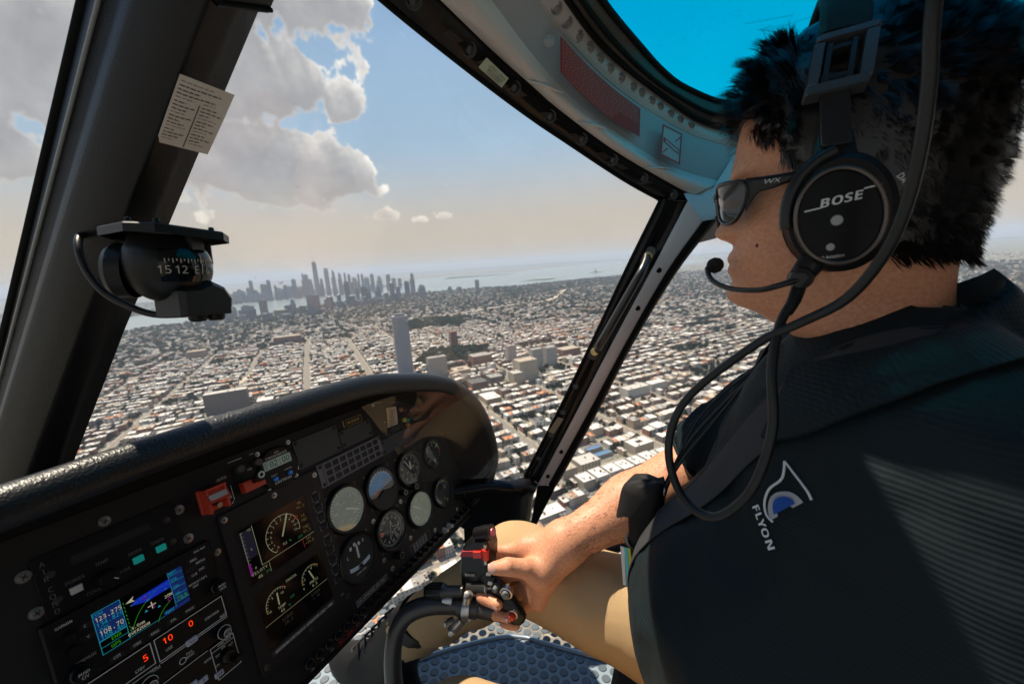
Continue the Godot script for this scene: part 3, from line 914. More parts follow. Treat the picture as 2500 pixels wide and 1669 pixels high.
# ---------------------------------------------------------------- the skylines across the water and on the near shore
func build_skyline() -> void:
	var r := RandomNumberGenerator.new()
	r.seed = 17
	var tone := [lin(0.1, 0.12, 0.15), lin(0.14, 0.15, 0.17), lin(0.08, 0.1, 0.13), lin(0.2, 0.17, 0.14)]
	for k in 4: mat("far_tower_%d" % k, tone[k], 0.45, 0.0, 0.5)
	var isle := [[-3296, -5251, 278, 45], [-3129, -5353, 270, 50], [-3181, -5322, 221, 85], [-3413, -5176, 177, 80], [-3533, -5095, 164, 90], [-3327, -5232, 188, 55], [-3070, -5386, 204, 40], [-2967, -5444, 187, 55], [-2874, -5493, 269, 60], [-2771, -5546, 331, 46], [-2734, -5565, 314, 50], [-2696, -5583, 255, 65], [-2573, -5641, 245, 55], [-2502, -5673, 382, 55], [-2427, -5705, 348, 60], [-2352, -5737, 307, 55], [-2289, -5762, 303, 28], [-2240, -5781, 285, 55], [-2124, -5825, 284, 35], [-2078, -5841, 277, 42], [-1952, -5885, 274, 66], [-1862, -5914, 221, 76], [-1741, -5951, 254, 80], [-2183, -5803, 229, 80], [-2026, -5860, 218, 80], [-3040, -5404, 160, 80], [-2834, -5514, 154, 70], [-3646, -5015, 157, 90], [-3482, -5130, 138, 80], [-3264, -5271, 155, 70]]
	for k in 34:
		var q := Vector2(-1900, -6600).lerp(Vector2(-4100, -4800), r.randf()) + Vector2(r.randf_range(-60, 260), r.randf_range(-500, 60))
		isle.append([q.x, q.y, r.randf_range(70, 190), r.randf_range(40, 75)])
	for k in isle.size():
		var b: Array = isle[k]
		var nm: String = ["broad", "slim", "stepped", "plain"][r.randi() % 4]
		far_tower("skyscraper", "%s hazy skyscraper in the island skyline across the river" % nm, "skyscrapers across the river", b[0], b[1], b[2], b[3], r.randi() % 3, nm, r)
	# the tallest tower with its tapering shaft and mast
	var t := thing("spire_tower", "tallest tapering tower of the island skyline with a mast on top", "tower", Transform3D(Basis(Vector3.UP, 0.6), Vector3(-2626, GROUND, -5617)))
	var m := MB.new()
	var rings := []
	for q in [[0.0, 31.0, 31.0], [56.0, 31.0, 31.0], [417.0, 31.0, 22.0]]:
		var ring := PackedVector3Array()
		for s in 8:
			var a := TAU * s / 8.0
			var rr: float = (q[1] if s % 2 == 0 else q[1] * (1.41 if q[0] < 60 else 0.72))
			if q[0] > 60: rr = 27.0
			ring.append(Vector3(cos(a) * rr, q[0] * 1.12, -sin(a) * rr))
		rings.append(ring)
	m.loft(rings, true, true, true, false)
	m.smooth(0, 0)
	obj("shaft", m, mats.far_tower_2, t)
	m = MB.new(); m.tube([Vector3(0, 466, 0), Vector3(0, 480, 0), Vector3(0, 560, 0)], [8.0, 3.0, 1.5], 8)
	obj("mast", m, mats.far_tower_1, t)
	var shore := [[-1971, -2647, 81, 64], [-2207, -3052, 39, 54], [-2098, -3012, 92, 80], [-2145, -3147, 96, 41], [-1924, -2966, 113, 100], [-1825, -3009, 149, 56], [-1740, -3073, 59, 120], [-1703, -3187, 122, 39], [-1696, -3310, 59, 54], [-1529, -3169, 153, 85], [-1571, -3551, 109, 70], [-1507, -3599, 119, 48], [-1500, -3786, 225, 48], [-1360, -3513, 108, 76], [-1470, -3953, 156, 40], [-1425, -4029, 158, 70], [-1353, -4203, 139, 64], [-1091, -3815, 194, 60], [-1091, -3614, 111, 52], [-1024, -3768, 153, 45], [-985, -3955, 186, 48], [-1105, -4704, 252, 60], [-946, -4418, 123, 80], [-1616, -3574, 91, 38], [-1598, -2887, 40, 87], [-1373, -3994, 142, 41], [-337, -4378, 141, 46], [-711, -4900, 63, 60], [-583, -4780, 58, 60]]
	for k in 26:
		var q := Vector2(-900, -4500).lerp(Vector2(-1950, -2700), r.randf()) + Vector2(r.randf_range(-120, 200), r.randf_range(-40, 200))
		if on_land(q.x, q.y): shore.append([q.x, q.y, r.randf_range(28, 80), r.randf_range(40, 70)])
	for k in shore.size():
		var b: Array = shore[k]
		var nm: String = ["broad", "slim", "stepped", "plain"][r.randi() % 4]
		var tn := 3 if r.randf() < 0.2 else r.randi() % 3
		far_tower("waterfront_tower", "%s %s tower block on the near river shore" % [nm, "brown" if tn == 3 else "blue-grey"], "tower blocks on the near shore", b[0], b[1], b[2], b[3], tn, nm, r)
	# the statue on its island: star base, pedestal, draped figure, raised arm with a torch
	t = thing("statue", "small green statue with a raised arm on a pedestal on the harbour island", "statue", Transform3D(Basis(), Vector3(1760, GROUND + 1.7, -8200)))
	m = MB.new()
	m.box(Transform3D(Basis(), Vector3(0, 8, 0)), Vector3(90, 16, 90)); m.loft([sq(20, 16.0), sq(15, 42.0), sq(13, 47.0)])
	obj("pedestal", m, mat("statue_stone", lin(0.3, 0.28, 0.25), 0.9), t)
	m = MB.new()
	m.tube([Vector3(0, 46, 0), Vector3(0, 58, 0), Vector3(0, 72, 0), Vector3(0, 78, 0), Vector3(0, 82, 0), Vector3(0, 86, 0)], [8.0, 7.5, 6.0, 3.0, 3.2, 0.5], 10)
	m.tube([Vector3(3, 76, 0), Vector3(6, 84, 0), Vector3(7, 92, 0), Vector3(7, 95, 0)], [2.0, 1.6, 1.2, 2.2], 8)
	obj("figure", m, mat("verdigris", lin(0.12, 0.24, 0.2), 0.8), t)

func sq(r: float, y: float) -> PackedVector3Array:
	return PackedVector3Array([Vector3(r, y, r), Vector3(r, y, -r), Vector3(-r, y, -r), Vector3(-r, y, r)])

func far_tower(called: String, label: String, group: String, x: float, z: float, h: float, w: float, tone: int, form: String, r: RandomNumberGenerator) -> void:
	var t := thing(called, label, "tower", Transform3D(Basis(Vector3.UP, r.randf_range(0.0, 0.7)), Vector3(x, GROUND, z)), group)
	var m := MB.new()
	var d := w * r.randf_range(0.65, 1.0)
	w *= 0.85
	d *= 0.85
	if form == "stepped":
		m.box(Transform3D(Basis(), Vector3(0, h * 0.36, 0)), Vector3(w, h * 0.72, d)); m.box(Transform3D(Basis(), Vector3(w * 0.08, h * 0.82, 0)), Vector3(w * 0.72, h * 0.2, d * 0.75)); m.box(Transform3D(Basis(), Vector3(0, h * 0.96, 0)), Vector3(w * 0.4, h * 0.08, d * 0.4))
	elif form == "slim":
		m.box(Transform3D(Basis(), Vector3(0, h * 0.47, 0)), Vector3(w * 0.8, h * 0.94, d * 0.8)); m.loft([sq(w * 0.3, h * 0.94), sq(w * 0.12, h)])
	else:
		m.box(Transform3D(Basis(), Vector3(0, h * 0.485, 0)), Vector3(w, h * 0.97, d)); m.box(Transform3D(Basis(), Vector3(-w * 0.1, h * 0.985, 0)), Vector3(w * 0.55, h * 0.03, d * 0.5))
	obj("wall", m, mats["far_tower_%d" % tone], t)
	m = MB.new()
	var ww := w if form != "slim" else w * 0.8
	var dd := d if form != "slim" else d * 0.8
	var hh := h * (0.7 if form == "stepped" else 0.92)
	for k in 5:
		for s in [-1, 1]:
			m.box(Transform3D(Basis(), Vector3(-ww * 0.4 + k * ww * 0.2, hh * 0.5, s * dd * 0.5)), Vector3(ww * 0.1, hh * 0.92, 1.0)); m.box(Transform3D(Basis(), Vector3(s * ww * 0.5, hh * 0.5, -dd * 0.4 + k * dd * 0.2)), Vector3(1.0, hh * 0.92, dd * 0.1))
	obj("window_band", m, mat("far_window", lin(0.05, 0.065, 0.085), 0.25, 0.0, 0.6), t)

# ---------------------------------------------------------------- the cabin shell
func spline(pts: Array, n: int) -> PackedVector3Array:
	var c := Curve3D.new()
	for k in pts.size():
		var t: Vector3 = (pts[mini(k + 1, pts.size() - 1)] - pts[maxi(k - 1, 0)]) / 6.0
		c.add_point(pts[k], -t, t)
	c.bake_interval = 0.004
	var len := c.get_baked_length()
	var out := PackedVector3Array()
	for k in n: out.append(c.sample_baked(len * k / (n - 1.0), true))
	return out

# A skin over a row of curves (each an equal number of points), seen from the side where the curves run left to right and down.
func skin(m: MB, curves: Array, flip := false) -> void:
	var rings := []
	for c in curves: rings.append(c)
	if flip: rings.reverse()
	m.loft(rings, false, false, false)

func disc(m: MB, at: Vector3, nrm: Vector3, prof: Array, seg := 14, spin := 0.0) -> Transform3D:
	var up := nrm.normalized()
	var side := up.cross(Vector3(0.31, 0.2, 0.93)).normalized()
	var b := Basis(side, up, side.cross(up)).rotated(up, spin)
	var x := Transform3D(b, at)
	m.lathe(x, prof, seg)
	return x

func screw(called: String, at: Vector3, nrm: Vector3, r: float, mt: Material, parent: Node3D, spin := 0.4) -> void:
	var m := MB.new()
	var x := disc(m, at, nrm, [Vector2(r * 1.35, -0.001), Vector2(r * 1.3, r * 0.12), Vector2(r, r * 0.14), Vector2(r * 0.92, r * 0.42), Vector2(r * 0.5, r * 0.52), Vector2(0.0, r * 0.55)], 14, spin)
	var s := obj(called, m, mt, parent)
	m = MB.new()
	m.box(x * Transform3D(Basis(), Vector3(0, r * 0.53, 0)), Vector3(r * 1.2, r * 0.08, r * 0.22)); m.box(x * Transform3D(Basis(), Vector3(0, r * 0.535, 0)), Vector3(r * 0.22, r * 0.08, r * 1.2))
	if parent.get_parent() == self: obj("slot", m, mat("slot_black", lin(0.004, 0.004, 0.004), 0.8), s)

func build_cabin() -> void:
	var t := thing("helicopter_cabin", "dark helicopter cabin frame with centre post, white roof edge and blue overhead window", "helicopter", HELI)
	var black := bumpy(mat("post_plastic", lin(0.009, 0.0085, 0.009), 0.36, 0.0, 0.34), tex.grain, 26.0, 0.03)
	var gloss := mat("black_gloss", lin(0.007, 0.0065, 0.007), 0.24, 0.0, 0.35)
	bumpy(gloss, tex.soft, 14.0, 0.02)
	var rubber := mat("rubber", lin(0.006, 0.006, 0.006), 0.7, 0.0, 0.2)
	var white := mat("frame_paint", lin(0.5, 0.47, 0.46), 0.28, 0.0, 0.5)
	bumpy(white, tex.soft, 9.0, 0.06)
	var grey := mat("roof_paint", lin(0.26, 0.29, 0.32), 0.45, 0.0, 0.5)
	bumpy(grey, tex.soft, 7.0, 0.05)
	# --- centre post, a closed box section with a rounded nose
	var e0 := [Vector3(0.2281, 0.3163, -0.5333), Vector3(0.2061, -0.0472, -0.8595), Vector3(0.1831, -0.2910, -1.0462)]
	var e1 := [Vector3(0.2190, 0.2953, -0.4864), Vector3(0.2019, -0.0457, -0.8209), Vector3(0.1787, -0.2820, -1.0107)]
	var e2 := [Vector3(0.2222, 0.2819, -0.4391), Vector3(0.1983, -0.0438, -0.7574), Vector3(0.1716, -0.2642, -0.9358)]
	var e3 := [Vector3(0.2501, 0.2796, -0.3783), Vector3(0.2206, -0.0451, -0.6848), Vector3(0.1930, -0.2836, -0.8835)]
	var e4 := [Vector3(0.3014, 0.3101, -0.3735), Vector3(0.2623, -0.0344, -0.6706), Vector3(0.2303, -0.3115, -0.8900)]
	var rings := []
	for k in 3:
		var fwd: Vector3 = (e0[k] + e4[k]) * 0.5 + Vector3(0.03, 0.03, -0.06)
		var mid: Vector3 = e2[k].lerp(e3[k], 0.5) + (e2[k] - fwd).normalized() * 0.004
		var groove: Vector3 = e1[k].lerp(e2[k], 0.42) + (fwd - e1[k]).normalized() * 0.006
		rings.append(PackedVector3Array([e0[k], e1[k], groove, e1[k].lerp(e2[k], 0.72), e2[k], e2[k].lerp(e3[k], 0.1), mid, e3[k].lerp(e2[k], 0.07), e3[k].lerp(e4[k], 0.06), e3[k].lerp(e4[k], 0.5), e4[k], fwd]))
	# run on past the top and the bottom
	var topr := PackedVector3Array(); var lowr := PackedVector3Array()
	for k in rings[0].size():
		topr.append(rings[0][k] + (rings[0][k] - rings[1][k]) * 0.5); lowr.append(rings[2][k] + (rings[2][k] - rings[1][k]) * 0.25)
	rings.push_front(topr); rings.append(lowr)
	var m := MB.new()
	var fine := []
	for a in rings.size() - 1:
		for s in 6:
			var ring := PackedVector3Array()
			for k in rings[0].size(): ring.append(rings[a][k].lerp(rings[a + 1][k], s / 6.0))
			fine.append(ring)
	fine.append(rings[-1])
	m.loft(fine)
	var post := obj("centre_post", m, black, t)
	# pale tube painting a highlight along the post's forward edge and the wrap at its head
	m = MB.new()
	m.tube([e1[0] + (e1[0] - e1[2]) * 0.3, e1[0], e1[1], e1[2]], 0.0022, 8)
	obj("edge_highlight", m, mat("highlight_grey", lin(0.2, 0.2, 0.19), 0.3), post)
	m = MB.new()
	m.tube([e0[0] + (e0[0] - e0[2]) * 0.3, e0[0], e0[1], e0[2]], 0.006, 8)
	obj("seal", m, rubber, post)
	m = MB.new()
	var q0: Vector3 = e4[0].lerp(e4[1], 0.08); var q1: Vector3 = e3[0].lerp(e3[1], 0.06); var q2: Vector3 = e4[0] + (e4[0] - e4[1]) * 0.3; var q3: Vector3 = e3[0] + (e3[0] - e3[1]) * 0.3
	var off := Vector3(0.004, -0.006, 0.004)
	m.quad(q0 + off, q2 + off, q3 + off, q1 + off); m.quad(q0, q2, q2 + off, q0 + off); m.quad(q1, q0, q0 + off, q1 + off)
	obj("wrap", m, black, post)
	m = MB.new()
	m.tube([e3[0].lerp(e3[1], 0.05) + off, e4[0].lerp(e4[1], 0.07) + off * 1.2], 0.0022, 8)
	m.tube([e2[0].lerp(e2[1], -0.02) + off, e3[0].lerp(e3[1], 0.05) + off], 0.0012, 8)
	obj("cover_seam", m, rubber, post)
	# correction card taped to the post
	var card := [Vector3(0.2425, 0.2072, -0.4434), Vector3(0.2784, 0.1982, -0.4230), Vector3(0.2786, 0.1514, -0.4793), Vector3(0.2456, 0.1594, -0.5050)]
	for k in 4: card[k] = card[k] * 0.985
	var cg := card_patch("paper_card", card, 0.0035, mat("card_paper", lin(0.5, 0.43, 0.37), 0.8), t)
	m = MB.new()
	for row in 17:
		for side in 2:
			if row < 4 and side == 1: continue
			var a := 0.05 + 0.5 * side; var b := a + (0.4 if row > 3 else 0.8) * (0.75 + 0.25 * sin(row * 2.3 + side))
			patch_bar(m, card, 0.0035, a, b, 0.06 + row * 0.052, 0.016 if row % 4 else 0.008)
	patch_bar(m, card, 0.0035, 0.49, 0.51, 0.3, 0.68, true)
	obj("print", m, mat("card_ink", lin(0.07, 0.055, 0.05), 0.8), cg)
	# --- roof edge bands, each between two curves
	var B := [
		[Vector3(0.3701, 0.3702, -0.3766), Vector3(0.4494, 0.3651, -0.3719), Vector3(0.5281, 0.3514, -0.3537), Vector3(0.6361, 0.3243, -0.3159), Vector3(0.7021, 0.2914, -0.2711), Vector3(0.7551, 0.2660, -0.2324), Vector3(0.8662, 0.2071, -0.1418), Vector3(0.9487, 0.1743, -0.0783)],
		[Vector3(0.4141, 0.3847, -0.3343), Vector3(0.4975, 0.3769, -0.3200), Vector3(0.6053, 0.3607, -0.2981), Vector3(0.6742, 0.3275, -0.2589), Vector3(0.7168, 0.3041, -0.2315), Vector3(0.8231, 0.2493, -0.1524), Vector3(0.9522, 0.1955, -0.0488), Vector3(0.9750, 0.1790, -0.0173)],
		[Vector3(0.4594, 0.3994, -0.2774), Vector3(0.5415, 0.3850, -0.2637), Vector3(0.6242, 0.3583, -0.2447), Vector3(0.7073, 0.3200, -0.2092), Vector3(0.7861, 0.2866, -0.1603), Vector3(0.8836, 0.2493, -0.0940), Vector3(0.9587, 0.2277, -0.0330), Vector3(1.0093, 0.2084, 0.0390)],
		[Vector3(0.5080, 0.4138, -0.2252), Vector3(0.5834, 0.3933, -0.2121), Vector3(0.6620, 0.3809, -0.1944), Vector3(0.7461, 0.3596, -0.1622), Vector3(0.8148, 0.3430, -0.1286), Vector3(0.8817, 0.3265, -0.0870), Vector3(0.9710, 0.3017, -0.0184), Vector3(1.0342, 0.2787, 0.0701)],
		[Vector3(0.5322, 0.4210, -0.1994), Vector3(0.6085, 0.3991, -0.1838), Vector3(0.7169, 0.3900, -0.1630), Vector3(0.7926, 0.3702, -0.1252), Vector3(0.8853, 0.3530, -0.0757), Vector3(0.9797, 0.3232, -0.0066), Vector3(1.0372, 0.3110, 0.0684), Vector3(1.0528, 0.3126, 0.1566)],
		[Vector3(0.5777, 0.4356, -0.1541), Vector3(0.6548, 0.4110, -0.1358), Vector3(0.7940, 0.4037, -0.0972), Vector3(0.8606, 0.3905, -0.0692), Vector3(0.9267, 0.3787, -0.0307), Vector3(1.0151, 0.3658, 0.0511), Vector3(1.0406, 0.3587, 0.1534), Vector3(1.0381, 0.3567, 0.2479)]]
	var C := []
	for b in B:
		b.push_front(b[0] + (b[0] - b[1]) * 2.2)
		C.append(spline(b, 40))
	var band := func(i: int, j: int, bulge: float, parts := 5) -> Array:
		var out := []
		for s in parts + 1:
			var f := s / float(parts)
			var row := PackedVector3Array()
			for k in 40:
				var p: Vector3 = C[i][k].lerp(C[j][k], f)
				row.append(p - p.normalized() * bulge * sin(PI * f))
			out.append(row)
		return out
	m = MB.new()
	skin(m, band.call(0, 1, 0.006))
	var strip := obj("windshield_frame", m, gloss, t)
	m = MB.new(); m.tube(Array(C[0]), 0.0045, 8)
	obj("windshield_seal", m, rubber, strip)
	m = MB.new(); m.tube(Array(C[1]), 0.003, 8)
	obj("frame_lip", m, rubber, strip)
	m = MB.new()
	skin(m, band.call(1, 2, 0.016, 9))
	var mould := obj("roof_moulding", m, white, t)
	# pressed dimples in the moulding
	for f in [0.52, 0.66, 0.86]:
		m = MB.new()
		var k := int(f * 39)
		var p: Vector3 = C[1][k].lerp(C[2][k], 0.5); p -= p.normalized() * 0.0165
		var along: Vector3 = (C[1][mini(k + 1, 39)] - C[1][maxi(k - 1, 0)]).normalized()
		var acr: Vector3 = (C[2][k] - C[1][k])
		m.tube([p - acr * 0.36 - along * 0.004, p, p + acr * 0.36 + along * 0.012], [0.001, 0.0035, 0.001], 8)
		obj("pressing", m, white, mould)
	m = MB.new()
	skin(m, band.call(2, 3, 0.002))
	var roof := obj("roof_panel", m, grey, t)
	m = MB.new()
	skin(m, band.call(3, 4, 0.003))
	var rs := obj("rivet_strip", m, mat("strip_paint", lin(0.36, 0.34, 0.34), 0.35), t)
	m = MB.new()
	m.tube(Array(C[3]), 0.0016, 6)
	obj("strip_edge", m, mats.strip_paint, rs)
	m = MB.new()
	skin(m, band.call(4, 5, 0.012, 7))
	var seal := obj("window_seal", m, mat("seal_brown", lin(0.028, 0.022, 0.02), 0.5), t)
	for f in [0.12, 0.45, 0.96]:
		m = MB.new()
		var row := []
		for k in 40:
			var p: Vector3 = C[4][k].lerp(C[5][k], f)
			row.append(p - p.normalized() * (0.004 + 0.011 * sin(PI * f)))
		m.tube(row, [0.004, 0.003, 0.005][int(f * 2.2)], 8)
		obj("seal_bead", m, rubber, seal)
	for p in [Vector3(0.6424, 0.4157, -0.2028), Vector3(0.6749, 0.4125, -0.1958), Vector3(0.6992, 0.4012, -0.1833), Vector3(0.7244, 0.3932, -0.1700), Vector3(0.7436, 0.3810, -0.1588), Vector3(0.7641, 0.3707, -0.1464), Vector3(0.7877, 0.3627, -0.1320), Vector3(0.8164, 0.3555, -0.1167), Vector3(0.8393, 0.3490, -0.1050), Vector3(0.8662, 0.3429, -0.0908), Vector3(0.8889, 0.3376, -0.0758), Vector3(0.9125, 0.3300, -0.0581), Vector3(0.9348, 0.3225, -0.0409), Vector3(0.9586, 0.3165, -0.0223)]:
		m = MB.new()
		var nrm: Vector3 = -p.normalized() * 0.6 + Vector3(0, -0.5, 0.2)
		var at: Vector3 = near_band(C[3], C[4], p, 0.5) - p.normalized() * 0.0035
		disc(m, at, nrm, [Vector2(0.0088, -0.002), Vector2(0.0086, 0.0006), Vector2(0.0075, 0.001), Vector2(0.0055, -0.0008), Vector2(0.0045, 0.0008), Vector2(0.0025, 0.0016), Vector2(0.0, 0.0017)], 16)
		obj("rivet", m, mat("rivet_grey", lin(0.2, 0.19, 0.19), 0.4, 0.4), rs)
	var bolt_m := mat("bolt", lin(0.05, 0.05, 0.052), 0.35, 0.6)
	for p in [Vector3(0.5060, 0.3922, -0.3690), Vector3(0.5927, 0.3670, -0.3281), Vector3(0.6617, 0.3307, -0.2845), Vector3(0.7232, 0.2994, -0.2435), Vector3(0.7772, 0.2668, -0.2038), Vector3(0.8363, 0.2396, -0.1588), Vector3(0.8935, 0.2075, -0.1081), Vector3(0.9453, 0.1787, -0.0578)]:
		var at: Vector3 = near_band(C[0], C[1], p, 0.55)
		at -= at.normalized() * 0.0055
		m = MB.new()
		disc(m, at, -at.normalized(), [Vector2(0.011, -0.002), Vector2(0.0105, 0.001), Vector2(0.009, 0.001), Vector2(0.008, -0.002), Vector2(0.006, -0.002), Vector2(0.0055, 0.002), Vector2(0.003, 0.003), Vector2(0.0, 0.0032)], 16)
		obj("bolt", m, bolt_m, strip)
	for f in [0.4, 0.47, 0.56, 0.63, 0.7, 0.77, 0.84, 0.9]:
		m = MB.new()
		var k := int(f * 39)
		var p: Vector3 = C[0][k].lerp(C[1][k], 0.5); p -= p.normalized() * 0.007
		var al: Vector3 = (C[0][k + 1] - C[0][k - 1]).normalized()
		var ac: Vector3 = (C[1][k] - C[0][k]).normalized()
		m.quad(p - al * 0.012 - ac * 0.008, p + al * 0.012 - ac * 0.008, p + al * 0.012 + ac * 0.008, p - al * 0.012 + ac * 0.008)
		obj("wear_patch", m, mat("worn_black", lin(0.03, 0.026, 0.024), 0.35, 0.0, 0.4), strip)
	screw("screw", Vector3(0.6235, 0.3602, -0.2109) * 0.985, Vector3(-0.6, -0.6, 0.3), 0.006, grey, roof)
	# part label on the frame
	var lab := [Vector3(0.6008, 0.3510, -0.3047), Vector3(0.6401, 0.3334, -0.2863), Vector3(0.6334, 0.3188, -0.2961), Vector3(0.5935, 0.3365, -0.3158)]
	for k in 4: lab[k] *= 0.975
	var lg := card_patch("part_label", lab, 0.0, mat("label_cream", lin(0.5, 0.42, 0.28), 0.6), strip)
	m = MB.new()
	patch_text(m, lab, "350A71.1255.27", 0.58, 0.3, 0.0032, PI); patch_text(m, lab, "350369.71.501", 0.58, 0.6, 0.0032, PI); patch_text(m, lab, "INSPECTED 13", 0.55, 0.82, 0.0028, PI)
	obj("print", m, mats.card_ink, lg)
	# red notice: fine lines of print
	var rt := [Vector3(0.6441, 0.3752, -0.2000), Vector3(0.7057, 0.3580, -0.1768), Vector3(0.7761, 0.3394, -0.1437), Vector3(0.8463, 0.3254, -0.1079)]
	var rb := [Vector3(0.6678, 0.3368, -0.2084), Vector3(0.7244, 0.3130, -0.1821), Vector3(0.7933, 0.2927, -0.1469), Vector3(0.8515, 0.2769, -0.1097)]
	var st := spline(rt, 20); var sb := spline(rb, 20)
	m = MB.new()
	var r0 := PackedVector3Array(); var r1 := PackedVector3Array()
	for k in 20: r0.append(st[k] * 0.985); r1.append(sb[k] * 0.985)
	m.loft([r1, r0], false, false, false)
	var red := obj("red_notice", m, mat("notice_red", lin(0.2, 0.012, 0.014), 0.5), roof)
	m = MB.new()
	var rr := RandomNumberGenerator.new(); rr.seed = 3
	for line in 12:
		var f := 0.06 + line * 0.078
		var k := 0.4
		while k < (18.4 if line < 7 else 15.5 - line * 0.3):
			var ln := rr.randf_range(0.25, 0.8)
			var a0: Vector3 = at_frac(r0, k).lerp(at_frac(r1, k), f); var a1: Vector3 = at_frac(r0, k + ln).lerp(at_frac(r1, k + ln), f)
			var dn: Vector3 = (at_frac(r1, k) - at_frac(r0, k)) * 0.034
			a0 *= 0.999; a1 *= 0.999
			m.quad(a0 + dn, a1 + dn, a1, a0)
			k += ln + 0.14
	obj("print", m, mat("notice_print", lin(0.4, 0.12, 0.11), 0.6), red)
	# no-smoking plate
	var ns := [Vector3(0.8970, 0.3084, -0.0722), Vector3(0.9447, 0.2979, -0.0379), Vector3(0.9340, 0.2359, -0.0409), Vector3(0.8923, 0.2502, -0.0756)]
	for k in 4: ns[k] *= 0.982
	var np := card_patch("no_smoking_plate", ns, 0.0, mat("plate_grey", lin(0.3, 0.31, 0.32), 0.5), roof)
	m = MB.new()
	for e in [[0, 1, 0.0, 0.05], [0, 1, 0.95, 1.0]]: patch_rect(m, ns, 0.0, e[2], 1.0, e[3])
	patch_rect(m, ns, 0.0, 0.05, 0.07, 0.95); patch_rect(m, ns, 0.93, 0.05, 1.0, 0.95)
	patch_line(m, ns, Vector2(0.1, 0.9), Vector2(0.93, 0.12), 0.02)
	patch_line(m, ns, Vector2(0.1, 0.4), Vector2(0.9, 0.55), 0.015); patch_line(m, ns, Vector2(0.12, 0.52), Vector2(0.88, 0.68), 0.015); patch_line(m, ns, Vector2(0.88, 0.54), Vector2(0.88, 0.68), 0.015); patch_rect(m, ns, 0.1, 0.4, 0.2, 0.54)
	obj("print", m, mat("plate_red", lin(0.3, 0.02, 0.02), 0.5), np)
	# --- overhead window of blue-tinted plastic
	m = MB.new()
	var edge := []
	for k in range(2, 40): edge.append(C[5][k])
	edge.append_array([Vector3(1.03, 0.36, 0.33), Vector3(0.95, 0.38, 0.42), Vector3(0.6, 0.45, 0.46), Vector3(0.3, 0.47, 0.42), Vector3(0.24, 0.47, 0.2), Vector3(0.3, 0.46, 0.0), Vector3(0.38, 0.452, -0.11)])
	edge = Array(spline(edge, 60))
	var r_out := PackedVector3Array(edge)
	var prings := [r_out]
	var cen := Vector3(0.65, 0.47, 0.14)
	for f in [0.2, 0.5, 0.8, 0.985]:
		var ring := PackedVector3Array()
		for p in edge:
			var q: Vector3 = p.lerp(cen, f)
			q.y += 0.03 * sin(f * PI * 0.5)
			ring.append(q)
		prings.append(ring)
	m.loft(prings, true, false, true)
	var tint := mat("blue_tint", lin(0.0, 0.62, 0.95, 0.0), 0.02, 0.0, 0.5)
	tint.refraction_enabled = true
	tint.refraction_scale = 0.001
	obj("overhead_window", m, tint, t)
	# the roof aft of and beside the window, the bulkhead behind the seats
	m = MB.new()
	var outer := []
	for p in edge: outer.append(p)
	var ro := PackedVector3Array(); var ri := PackedVector3Array()
	for k in edge.size():
		var p: Vector3 = edge[k]
		ri.append(p)
		var d := (p - cen); d.y = 0
		var q := cen + d.normalized() * 1.6
		q.y = 0.4
		if p.z < -0.02 or p.x > 0.95: q = p + d.normalized() * 0.03
		q.x = clampf(q.x, -0.75, 1.05); q.z = clampf(q.z, -0.3, 1.3)
		ro.append(q)
	m.loft([ri, ro], true, false, false)
	obj("roof_skin", m, mat("roof_aft", lin(0.3, 0.26, 0.25), 0.5), t)
	m = MB.new()
	m.quad(Vector3(-0.75, -1.0, 1.3), Vector3(1.05, -1.0, 1.3), Vector3(1.05, 0.5, 1.3), Vector3(-0.75, 0.5, 1.3))
	obj("bulkhead", m, mats.roof_aft, t)
	# roof left of the centre line, open where an added clear pane lets sun onto the shoulder
	m = MB.new()
	m.quad(Vector3(-0.75, 0.44, -0.45), Vector3(0.2, 0.45, -0.45), Vector3(0.2, 0.45, 0.5), Vector3(-0.75, 0.43, 0.5))
	m.quad(Vector3(0.2, 0.45, -0.36), Vector3(0.48, 0.45, -0.36), Vector3(0.48, 0.45, -0.16), Vector3(0.2, 0.45, -0.16))
	m.quad(Vector3(0.415, 0.45, -0.16), Vector3(0.55, 0.46, -0.165), Vector3(0.5, 0.46, -0.12), Vector3(0.41, 0.455, -0.14))
	m.quad(Vector3(0.2, 0.455, -0.06), Vector3(0.37, 0.455, -0.075), Vector3(0.31, 0.47, 0.0), Vector3(0.2, 0.47, 0.0)); m.quad(Vector3(0.2, 0.47, 0.0), Vector3(0.31, 0.47, 0.0), Vector3(0.25, 0.478, 0.25), Vector3(0.2, 0.478, 0.25))
	obj("roof_skin", m, mats.roof_aft, t)
	# outer skin over the roof edge, so that no sun leaks between the bands
	m = MB.new()
	var shell := []
	for q in [[0, Vector3(0.015, 0.02, -0.02)], [1, Vector3(0.03, 0.035, 0)], [2, Vector3(0.04, 0.045, 0)], [3, Vector3(0.04, 0.045, 0)], [4, Vector3(0.035, 0.04, 0)], [5, Vector3(0.02, 0.012, 0.0)]]:
		var row := PackedVector3Array()
		for k in 40: row.append(C[q[0]][k] + q[1])
		row.append(C[q[0]][39] + q[1] + Vector3(0.03, -0.03, 0.02)); row.append(C[q[0]][39] + q[1] + Vector3(0.05, -0.12, 0.05))
		shell.append(row)
	m.loft(shell, false, false, false)
	obj("roof_shell", m, mats.roof_aft, t)
	# --- right door post: black channel, white strip, black seal
	var L0 := spline([Vector3(0.95, 0.1745, -0.0784), Vector3(0.95, 0.0330, -0.1488), Vector3(0.95, -0.1423, -0.2316), Vector3(0.95, -0.3246, -0.3210), Vector3(0.95, -0.5069, -0.4156)], 24)
